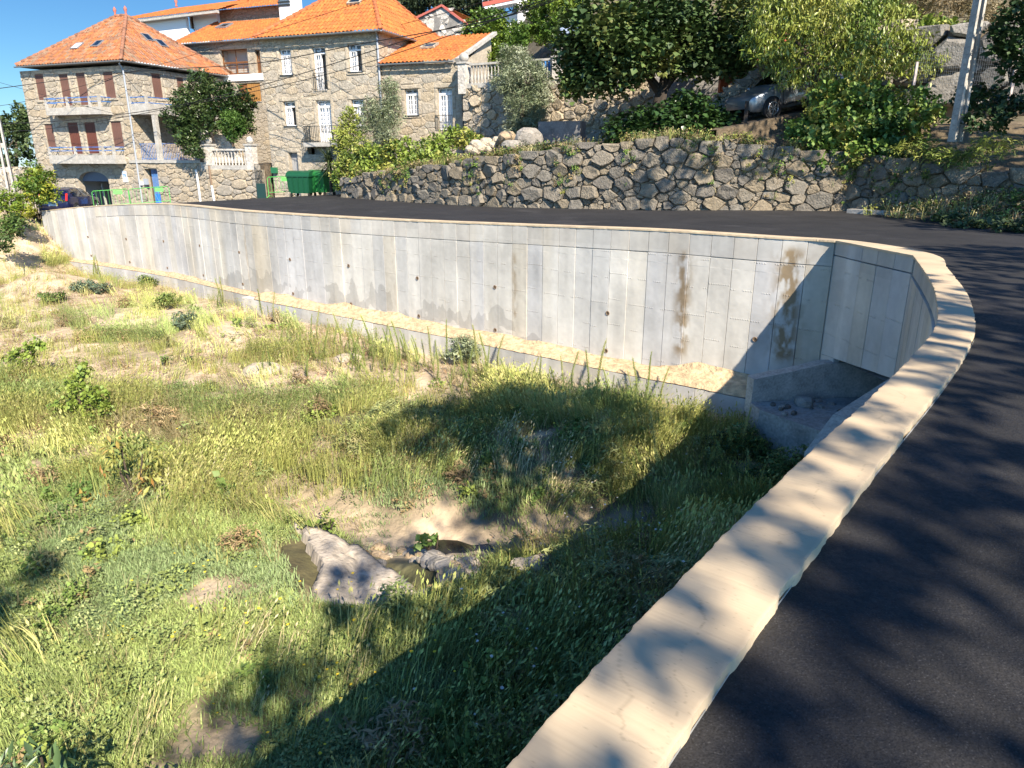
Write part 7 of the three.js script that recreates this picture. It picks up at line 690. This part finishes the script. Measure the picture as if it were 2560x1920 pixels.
cnt.push(scatter('leafy_herbs', 'leafy green herbs growing through the grass', herbGeo(60, 0.17, 0.036), M_leaf, ALL, 40, (x, z) => clearW(x, z) * sstep(0.42, 0.6, nz(x, z, 0.65, 707)) * (1 - 0.5 * lushZone(x, z)), (x, z) => nz(x, z, 0.4, 708) > 0.5 ? PAL.weed : fieldPal.lush, [0.6, 1.6], 'herb'));
{ // cushions of small-leaved weeds
  const list = []; for (let k = 0; k < 16000 && list.length < 2600; k++) { const x = rr(-20, 5.5), z = rr(-27, -3.6); if (!fieldSide(x, z) || !inFrame(x, z) || rnd() > clearW(x, z) * sstep(0.4, 0.6, nz(x, z, 0.7, 741)) * (1 - 0.75 * lushZone(x, z))) continue; const y = fieldY(x, z); for (let q = 0; q < 3; q++) list.push([V(x + rr(-0.15, 0.15), y + rr(0.03, 0.2), z + rr(-0.15, 0.15)), rr(0.04, 0.075)]); }
  const o = crownMesh('weed_cushions', LEAF.small, M_dull, list, [[0.16, 0.2, 0.05], [0.22, 0.27, 0.07], [0.3, 0.31, 0.09], [0.27, 0.2, 0.09], [0.2, 0.24, 0.1]], scene); tag(o, 'matted small-leaved weeds tangled through the field', 'weeds'); }
{ // clumps of taller broad-leaved weeds
  for (const [nm, lf, n, pal, s0, lb, zone] of [['weed_clumps', 'broad', 190, [[0.1, 0.17, 0.035], [0.16, 0.24, 0.05], [0.24, 0.3, 0.06]], 0.055, 'clumps of fresh green broad-leaved weeds in the grass', 751], ['fennel_clumps', 'narrow', 240, [[0.2, 0.26, 0.09], [0.3, 0.33, 0.13], [0.26, 0.24, 0.1]], 0.09, 'feathery grey-green weed clumps in the grass', 752], ['withered_clumps', 'narrow', 60, [[0.32, 0.22, 0.11], [0.4, 0.3, 0.16], [0.22, 0.16, 0.08]], 0.09, 'withered brown weed clumps in the grass', 753]]) { const list = []; let c = 0; for (let k = 0; k < 6000 && c < n; k++) { const x = rr(-20, 5.4), z = rr(-27, -3.8); if (!fieldSide(x, z) || !inFrame(x, z) || rnd() > clearW(x, z) * (1 - 0.8 * lushZone(x, z)) * sstep(0.42, 0.62, nz(x, z, 0.5, zone))) continue; c++; const y = fieldY(x, z), w = rr(0.12, 0.3), h = rr(0.15, 0.45), m = Math.round(14 + 60 * w); for (let q = 0; q < m; q++) { const a = rr(0, 6.283), r = w * Math.sqrt(rnd()); list.push([V(x + Math.cos(a) * r, y + h * rnd() * (1.15 - r / w * 0.6), z + Math.sin(a) * r), s0 * rr(0.8, 1.3)]); } } tag(crownMesh(nm, LEAF[lf], M_dull, list, pal, scene), lb, 'weeds'); } }
// flowers
{ const fl = (name, label, c, n, fn, s) => { const g = new GB(); for (let k = 0; k < 6; k++) { const a = k / 6 * 6.283; g.tri(V(0, 0.3, 0), V(Math.cos(a) * 0.016, 0.306, Math.sin(a) * 0.016), V(Math.cos(a + 1) * 0.016, 0.306, Math.sin(a + 1) * 0.016)); } const list = []; while (list.length < n) { const [x, z] = fn(); if (fieldSide(x, z) && wallGap(x, z) > 1.2) list.push([x, fieldY(x, z), z]); } const o = shadows(new THREE.InstancedMesh(g.geo(), mat(c, 0.8), n)); o.name = name; list.forEach(([x, y, z], i) => { const q = s * rr(0.7, 1.2); _e.set(rr(-0.3, 0.3), rr(0, 6), rr(-0.3, 0.3)); _m.compose(V(x, y, z), _q.setFromEuler(_e), V(q, q, q)); o.setMatrixAt(i, _m); }); o.userData.kind = 'stuff'; tag(o, label, 'flowers'); scene.add(o); };
  const near = (px, py, r) => () => { const k = Math.floor(rnd() * px.length), p = atY(px[k], py[k], -3.7); return [p.x + rr(-r, r), p.z + rr(-r, r)]; };
  fl('yellow_flowers', 'scattered small yellow flowers in the grass', [0.75, 0.55, 0.03], 90, near([480, 900, 1240, 980, 700, 560, 1300, 350], [1520, 1530, 1040, 1720, 1850, 1560, 1090, 1110], 0.8), 1.1); fl('white_flowers', 'small white flower heads among the shaded weeds by the near wall', [0.7, 0.7, 0.64], 90, near([1640, 1950, 1700, 1850, 1500, 1260], [1420, 1130, 1300, 1160, 1200, 1700], 0.9), 1.15); }
// tall weeds
const weedStem = new GB().tube([V(0, 0, 0), V(0.015, 0.5, 0.01), V(0, 1.05, 0)], t => lerp(0.008, 0.003, t), 4).geo();
const weedLeaves = (() => { const g = new GB(); for (let k = 0; k < 190; k++) { const f = k / 190, y = 0.1 + 0.95 * f, a = k * 2.4, L = lerp(0.13, 0.05, f) * rr(0.7, 1.2), e = lerp(0.35, 0.95, f), d = V(Math.cos(a) * Math.cos(e), Math.sin(e), Math.sin(a) * Math.cos(e)), s = V(-Math.sin(a), 0, Math.cos(a)).multiplyScalar(0.007 + 0.007 * (1 - f)); g.tri(V(0, y, 0).add(s), V(0, y, 0).sub(s), V(0, y, 0).addScaledVector(d, L)); } for (let k = 0; k < 70; k++) { const y = rr(0.7, 1.08), a = rr(0, 6.283), r = rr(0.01, 0.09) * (1.15 - y) * 3, p = V(Math.cos(a) * r, y, Math.sin(a) * r), q = 0.012; g.tri(p, p.clone().add(V(q, q * 1.5, 0)), p.clone().add(V(-q * 0.3, q * 1.6, q))); } return g.geo(); })();
for (const g of [weedStem, weedLeaves]) { const p = g.attributes.position; for (let i = 0; i < p.count; i++) { const y = p.getY(i); p.setX(i, p.getX(i) + 0.17 * y * y); p.setZ(i, p.getZ(i) + 0.05 * Math.sin(y * 4)); } }
const weedM = [[0.33, 0.38, 0.12], [0.28, 0.34, 0.1], [0.4, 0.42, 0.16]].map(c => mat(c, 0.9));
const weedPx = []; for (let x = 700; x < 1260; x += 19) weedPx.push([x + rr(-8, 8), 835 + (x - 700) * 0.16 + rr(-10, 55)]); for (let x = 1280; x < 1660; x += 26) weedPx.push([x + rr(-8, 8), 960 + (x - 1280) * 0.12 + rr(0, 30)]); for (const q of [[552, 770], [545, 772], [556, 768], [660, 800], [676, 806], [690, 812], [1590, 1130], [1560, 1170], [1630, 1160], [1655, 1190], [1700, 1180], [1740, 1215], [1770, 1170], [1830, 1150], [1860, 1140], [1690, 1250], [1640, 1270], [245, 690], [255, 700], [238, 695]]) weedPx.push(q);
weedPx.forEach(([px, py], i) => { const p = atY(px, py, -3.78); p.y = fieldY(p.x, p.z) - 0.02; const o = thing('tall_weed', 'tall spindly yellow-green weed standing in the field', 'weed', p, rr(0, 6), 'tall weeds in the field'); const s = rr(0.6, 1.15) * (px > 1500 ? 0.9 : 1); o.scale.set(s, s * rr(0.9, 1.2), s); part('stem', weedStem, weedM[i % 3], o); part('leaves', weedLeaves, weedM[i % 3], o); });
{ const list = []; const zones = [[950, 920, 1.8, 40], [850, 900, 1.8, 30], [1300, 1010, 1.8, 20], [1700, 1180, 1.4, 30], [1500, 1120, 1.4, 14], [1750, 1420, 1.1, 14]]; for (const [px, py, r, n] of zones) { const c = atY(px, py, -3.78); for (let k = 0; k < n; k++) { const x = c.x + rr(-r, r), z = c.z + rr(-r, r); if (fieldSide(x, z) && wallGap(x, z) > 1.1) list.push([x, fieldY(x, z), z]); } } for (const [nm, gg] of [['weed_stalks', weedStem], ['weed_foliage', weedLeaves]]) { const o = shadows(new THREE.InstancedMesh(gg, M_dull, list.length)); o.name = nm; const sv = seed; list.forEach(([x, y, z], i) => { const s = 0.3 + 0.45 * h2(i, 3, 711); _e.set((h2(i, 4, 711) - 0.5) * 0.4, h2(i, 5, 711) * 6.283, (h2(i, 6, 711) - 0.5) * 0.4); _m.compose(V(x, y - 0.02, z), _q.setFromEuler(_e), V(s, s, s)); o.setMatrixAt(i, _m); const c = PAL.weed[i % 3]; o.setColorAt(i, _c.setRGB(c[0] * 1.4, c[1] * 1.35, c[2] * 1.5)); }); o.userData.kind = 'stuff'; tag(o, nm === 'weed_stalks' ? 'thin stalks of the smaller weeds crowding the field' : 'fine leaves of the smaller weeds crowding the field', 'weeds'); scene.add(o); } }
// individual bushes of the field
function fieldBush(label, px, py, lobes, leaf, size, pal, name = 'field_bush', dens = 0.45, m = M_leaf) { const b = atY(px, py, -3.75); b.y = fieldY(b.x, b.z); const t = -((b.z) * CP + (b.y - EYE) * SP); return plant({ name, label, cat: 'bush', base: b, lobes: lobes.map(([x, y, rx, ry]) => [x, y, rx, ry, t - 0.15]), leaf, size, dens, pal, m }); }
fieldBush('bright green vine-like bush at the left of the field, below the sandy patch', 205, 1060, [[205, 925, 26, 22], [185, 965, 40, 22], [235, 985, 36, 20], [165, 1010, 44, 22], [210, 1040, 34, 18], [262, 1015, 24, 16]], 'broad', 0.07, PAL.bramble, 'field_bush', 0.3);
fieldBush('smaller trailing bright green bush near the pale rock', 60, 935, [[85, 860, 28, 16], [50, 890, 40, 20], [62, 925, 18, 22]], 'broad', 0.08, PAL.bramble);
fieldBush('peach sapling with orange and yellow leaves in the grass', 330, 1250, [[310, 1110, 60, 30], [360, 1130, 45, 30], [280, 1150, 35, 35], [240, 1260, 60, 28], [380, 1180, 35, 35]], 'lance', 0.12, PAL.orange, 'peach_sapling', 0.3);
fieldBush('blue-green bush growing on bare sand below the wall', 460, 832, [[455, 805, 26, 22], [475, 795, 18, 14]], 'small', 0.07, PAL.glauc);
fieldBush('dark olive-coloured bush against the footing of the wall', 1160, 905, [[1160, 868, 36, 30], [1140, 885, 26, 20], [1185, 880, 20, 20]], 'small', 0.06, PAL.olive);
fieldBush('dark green bush on the sand beside the footing', 368, 716, [[362, 700, 18, 12], [382, 704, 12, 9]], 'small', 0.09, PAL.green);
fieldBush('wide pale green bush beside the sand mound', 225, 735, [[210, 715, 32, 14], [250, 722, 26, 14]], 'small', 0.09, PAL.glauc);
fieldBush('flat green bush in front of the sand mound', 130, 755, [[130, 742, 36, 12]], 'small', 0.09, PAL.green);
fieldBush('small dark palm-like bush alone on the bare soil', 402, 848, [[402, 836, 10, 8]], 'lance', 0.12, PAL.dark);
fieldBush('low dark bush at the left of the bare soil', 415, 908, [[415, 895, 12, 10]], 'small', 0.07, PAL.green);
fieldBush('round green bush on the bare soil, nearer the wall', 475, 905, [[475, 895, 10, 9]], 'small', 0.07, PAL.green);
fieldBush('olive-green bush in the middle of the sandy ground', 400, 770, [[420, 748, 34, 14], [390, 765, 22, 10]], 'small', 0.08, PAL.weed);
fieldBush('large-leaved green plant beside the cracked concrete slab', 820, 1320, [[820, 1300, 16, 12], [830, 1312, 10, 8]], 'broad', 0.13, PAL.bramble, 'burdock');
fieldBush('large-leaved green plant in the upper grass', 565, 1240, [[562, 1215, 16, 16], [560, 1235, 14, 10]], 'broad', 0.12, PAL.green, 'burdock');
fieldBush('leafy nettle clump beside the pool of the gully', 1085, 1345, [[1085, 1335, 22, 12], [1050, 1345, 12, 8]], 'broad', 0.09, PAL.vine, 'nettle_clump');
fieldBush('fresh green clump at the edge of the shade above the white rubble', 1290, 1470, [[1285, 1440, 26, 22], [1260, 1465, 18, 14]], 'small', 0.07, PAL.vine);
{ const b = atT(40, 1990, 4.9); b.y = fieldY(b.x, b.z); plant({ name: 'laurel_bush', label: 'glossy long-leaved laurel bush below the viewer', cat: 'bush', base: V(b.x, b.y, b.z), lobes: [[20, 1905, 60, 28, 4.9], [95, 1900, 40, 30, 4.9], [40, 1990, 90, 60, 4.85]], leaf: 'lance', size: 0.13, dens: 0.6, pal: [[0.07, 0.13, 0.05], [0.1, 0.17, 0.07], [0.14, 0.2, 0.1]], m: M_gloss }); }
// ---------- gully: cracked slab, rubble, pool ----------
{
  const P = slabPoly, g = new GB(), id = {}, st = 0.07, xs = P.map(p => p[0]), zs = P.map(p => p[1]), X0 = Math.min(...xs) - 0.05, Z0 = Math.min(...zs) - 0.05, nX = Math.ceil((Math.max(...xs) - X0) / st) + 1, nZ = Math.ceil((Math.max(...zs) - Z0) / st) + 1; const vt = (i, j) => { const k = i * 1000 + j; if (k in id) return id[k]; const x = X0 + i * st, z = Z0 + j * st, e = slabEdge(x, z) + 0.12 * (fbm(x * 3, z * 3, 2, 733) - 0.5), ck = Math.abs(fbm(x * 1.1, z * 1.1, 3, 731) - 0.52), crack = ck < 0.02 ? -0.06 : 0.05 * sstep(0.03, 0.2, fbm(x * 1.1, z * 1.1, 3, 731) - 0.52); return id[k] = g.v(V(x, slabY(x, z) + (e > 0 ? crack : -0.22) + 0.025 * fbm(x * 4, z * 4, 3, 732), z), x, z); }; for (let i = 0; i < nX; i++) for (let j = 0; j < nZ; j++) { if (slabEdge(X0 + (i + 0.5) * st, Z0 + (j + 0.5) * st) < -0.06) continue; const a = vt(i, j), b = vt(i + 1, j), c = vt(i + 1, j + 1), d = vt(i, j + 1); g.i.push(a, d, c, a, c, b); } single('concrete_slab', g.geo(), mat([0.56, 0.49, 0.4], 0.95, { map: rep(T_soil, 0.9), ...bmp(T_soilB, 1.2, 0.015) }), 'cracked pale concrete slab sloping into the gully', 'slab');
  const w = new GB(), cc = V(-1.1, -4.27, -9.92); for (let k = 0; k < 20; k++) { const q = a => V(cc.x + Math.cos(a) * 0.85 * (1 + 0.2 * Math.sin(a * 3)), cc.y, cc.z + Math.sin(a) * 0.5 * (1 + 0.2 * Math.cos(a * 2))); w.tri(cc, q((k + 1) / 20 * 6.283), q(k / 20 * 6.283)); } struct('pool', w.geo(), new THREE.MeshPhysicalMaterial({ color: col(0.05, 0.04, 0.03), roughness: 0.12, clearcoat: 0.5 }));
  for (let k = 0; k < 34; k++) { const px = k < 22 ? rr(1050, 1190) : rr(940, 1060), py = k < 22 ? rr(1420, 1500) : rr(1330, 1440), p = atY(px, py, -3.95); p.y = fieldY(p.x, p.z) + 0.02; const s = rr(0.05, 0.15); rock(p, s * 1.4, s * 0.8, s, pick(['pale', 'pale', 'tan', 'grey']), k < 22 ? 'broken pale stone in the rubble at the end of the cracked slab' : 'loose stone in the muddy bed above the pool', k < 22 ? 'rubble at the slab end' : 'stones above the pool', k < 22 ? 'rubble_stone' : 'bed_stone'); }
  for (let k = 0; k < 10; k++) { const f = k / 9, p = atY(lerp(1305, 1360, f) + rr(-12, 12), lerp(1470, 1430, f) + rr(-8, 8), -3.9); p.y = fieldY(p.x, p.z) + 0.04; const s = rr(0.07, 0.13); rock(p, s * 1.5, s * 0.7, s, 'pale', 'whitish lump in the row of broken mortar beside the shade edge', 'broken mortar lumps', 'mortar_lump'); }
  { const a = atY(1330, 1360, -3.9); rock(V(a.x, fieldY(a.x, a.z) + 0.06, a.z), 0.42, 0.12, 0.2, 'grey', 'long flat grey stone leaning in the gully above the rubble'); }
  for (const [x, y, s, l] of [[130, 772, 0.2, 'round pale rock on the sand at the left'], [100, 848, 0.3, 'whitish rock half buried beside the trailing bush'], [278, 843, 0.2, 'pale rock between the sandy patches'], [660, 928, 0.45, 'broad flat white rock in the grass edge'], [870, 895, 0.35, 'flat pale rock behind the tall weeds'], [418, 942, 0.14, 'small tan rock on the bare soil'], [480, 842, 0.16, 'tan rock near the blue-green bush'], [205, 990, 0.2, 'tan rock beside the vine-like bush'], [1610, 1520, 0.18, 'reddish rock in the shade of the near wall']]) { const p = atY(x, y, -3.75); p.y = fieldY(p.x, p.z) + s * 0.1; rock(p, s * 1.3, s * 0.55, s, x > 1500 ? 'tan' : s < 0.17 ? 'tan' : 'pale', l); }
}
// ---------- verge and bank grass, loose growth on the dry stone wall ----------
{
  const g1 = tuftGeo(14, 0.34, 0.011, 0.16, 0.75, true), g2 = herbGeo(30, 0.3, 0.12), spots = []; for (let k = 0; k < 1500; k++) { const s = rr(0.2, dryA.len + 1), n = rr(0.1, 3.2) * rnd(); if (fbm(s * 0.7, n * 0.5, 3, 721) < 0.47) continue; const p = terrP(s, n); spots.push([p, 0]); } for (let k = 0; k < 1100; k++) { const t = rnd(), n = rr(0, 6.5), x = lerp(10.2, 12, t) + n * 0.95, z = lerp(-21.5, -14, t) - n * 0.3; const pr = n < 3.2 ? 0.55 * sstep(0, 2.2, n) : 0.55 + 0.6 * sstep(3.2, 6.5, n); spots.push([V(x, roadY(x, z) - 0.05 + pr, z), 1]); } for (let k = 0; k < 950; k++) { const s = rr(1, dryA.len - 4); if (fbm(s * 0.9, 4, 2, 722) < 0.42) continue; const y = lerp(dryBot(s) + 0.2, dryTop(s), Math.pow(rnd(), 0.45)), { p, a } = dryA.at(s, y); p.x += Math.sin(a) * 0.13; p.z += Math.cos(a) * 0.13; spots.push([p, 2]); }
  for (const [nm, gg, pal, sel, lb] of [['bank_grass', g1, fieldPal.straw.concat(fieldPal.olive, fieldPal.brown, PAL.green), 0, 'dry grass along the terrace edge and the verge of the bend'], ['bank_herbs', g2, PAL.vine.concat(PAL.dryb), 1, 'green herbs on the bank and in the joints of the dry stone wall']]) { const L = spots.filter((q, i) => i % 2 === sel), o = shadows(new THREE.InstancedMesh(gg, M_dull, L.length)); o.name = nm; L.forEach(([p, kind], i) => { const s = kind === 2 ? rr(0.3, 0.75) : rr(0.5, 1.3); _e.set(kind === 2 ? 0.6 : 0, rr(0, 6.283), 0); _m.compose(p, _q.setFromEuler(_e), V(s, s, s)); o.setMatrixAt(i, _m); o.setColorAt(i, jitCol(pal)); }); o.userData.kind = 'stuff'; tag(o, lb, 'grass'); scene.add(o); }
}
for (const [px, y0, y1] of [[522, 240, 330], [556, 245, 300]]) single('garden_post', new GB().bar(atT(px + 3, y1 + 60, 43.6), atT(px, y0, 43.6), 0.09).geo(), M.tealIron, 'teal metal post rising through the camellia tree', 'post', 'teal posts in the garden');
// low boundary wall at the far left
{ const A = atT(-60, 500, 48), B = atT(92, 500, 47.2); rubbleWall('boundary_wall', 'low plastered rubble boundary wall left of the shuttered house', [[A.x, A.z], [B.x, B.z]], () => -2.2, () => atT(50, 418, 47.5).y, 0.6, M.rubble, M.concretePale, { depth: 0.03, max: 60 }); const g = new GB().quad(V(A.x - 6, -1.2, A.z - 1.2), V(B.x + 3, -1.2, B.z - 1.2), V(B.x + 3, -1.2, B.z - 20), V(A.x - 6, -1.2, A.z - 20)); struct('yard', g.geo(), M.earth); }
console.log('field instances', cnt.join(' '));
for (const [l, lobes, pal, lf] of [['dark undergrowth at the foot of the utility pole', [[2440, 235, 60, 34, 19.6], [2520, 265, 60, 40, 18.8], [2470, 300, 60, 26, 18.6]], PAL.hydr, 'broad'], ['yellowish scrub on the bank below the utility pole', [[2300, 375, 60, 26, 20.2], [2380, 395, 60, 22, 19.2], [2480, 370, 60, 30, 18.4]], PAL.peach, 'narrow'], ['low dark scrub on the verge of the bend', [[2440, 560, 60, 16, 16.6], [2540, 570, 50, 20, 15.6], [2380, 548, 40, 12, 17.6]], PAL.dark, 'small']]) { const q = lobes[0]; plant({ name: 'bank_scrub', label: l, cat: 'shrub', base: groundAt(q[0], q[1] + q[3], q[4]), lobes, leaf: lf, size: 0.12, dens: 0.4, pal }); }
// growth hanging over the top of the dry stone wall, weeds in front of the culvert
for (const [l, lobes, pal, lf, d] of [['dark weeds on the wall top in front of the concrete tank', [[1340, 372, 50, 16, 27.2], [1420, 372, 60, 18, 26.6], [1380, 395, 40, 18, 26.6]], PAL.camellia, 'narrow', 0.5], ['green creeper hanging down the dry stone wall under the large-leaved bush', [[1540, 395, 46, 34, 24.6], [1600, 420, 36, 34, 24.1], [1660, 385, 50, 26, 24.2]], PAL.hydr, 'broad', 0.5], ['dry yellow grass and leaves hanging over the dry stone wall below the wooden post', [[1740, 385, 60, 24, 23.9], [1820, 350, 60, 22, 24], [1880, 385, 50, 34, 23.5], [1760, 420, 36, 26, 23.6]], PAL.dryb.concat(PAL.peach), 'narrow', 0.32], ['trailing vine runners on the right part of the dry stone wall', [[1960, 420, 46, 34, 22.8], [2040, 430, 50, 26, 22.4], [2120, 420, 40, 26, 22]], PAL.vine, 'broad', 0.28], ['withered creeper on the dry stone wall below the pale stone heap', [[1180, 420, 40, 22, 28.4], [1250, 410, 40, 26, 27.4], [1120, 440, 36, 20, 29.2]], PAL.dryb, 'narrow', 0.3]]) { const q = lobes[0]; plant({ name: 'wall_creeper', label: l, cat: 'creeper', base: groundAt(q[0], q[1] - 6, q[4] + 0.4), lobes: lobes.map(([a, b, c, e, t]) => [a, b, c, e, t, Math.min(c, e) * 0.8]), leaf: lf, size: 0.1, dens: d, pal }); }
for (const [l, px, py, lobes] of [['shaded weed bush in front of the culvert drop', 1850, 1130, [[1850, 1095, 50, 30], [1800, 1110, 40, 26], [1905, 1120, 40, 30]]], ['shaded weed bush between the culvert and the near wall', 1960, 1200, [[1960, 1160, 50, 34], [1900, 1190, 40, 30], [2010, 1140, 30, 30]]]]) fieldBush(l, px, py, lobes, 'small', 0.06, PAL.green, 'field_bush', 0.35);
renderer.render(scene, camera);
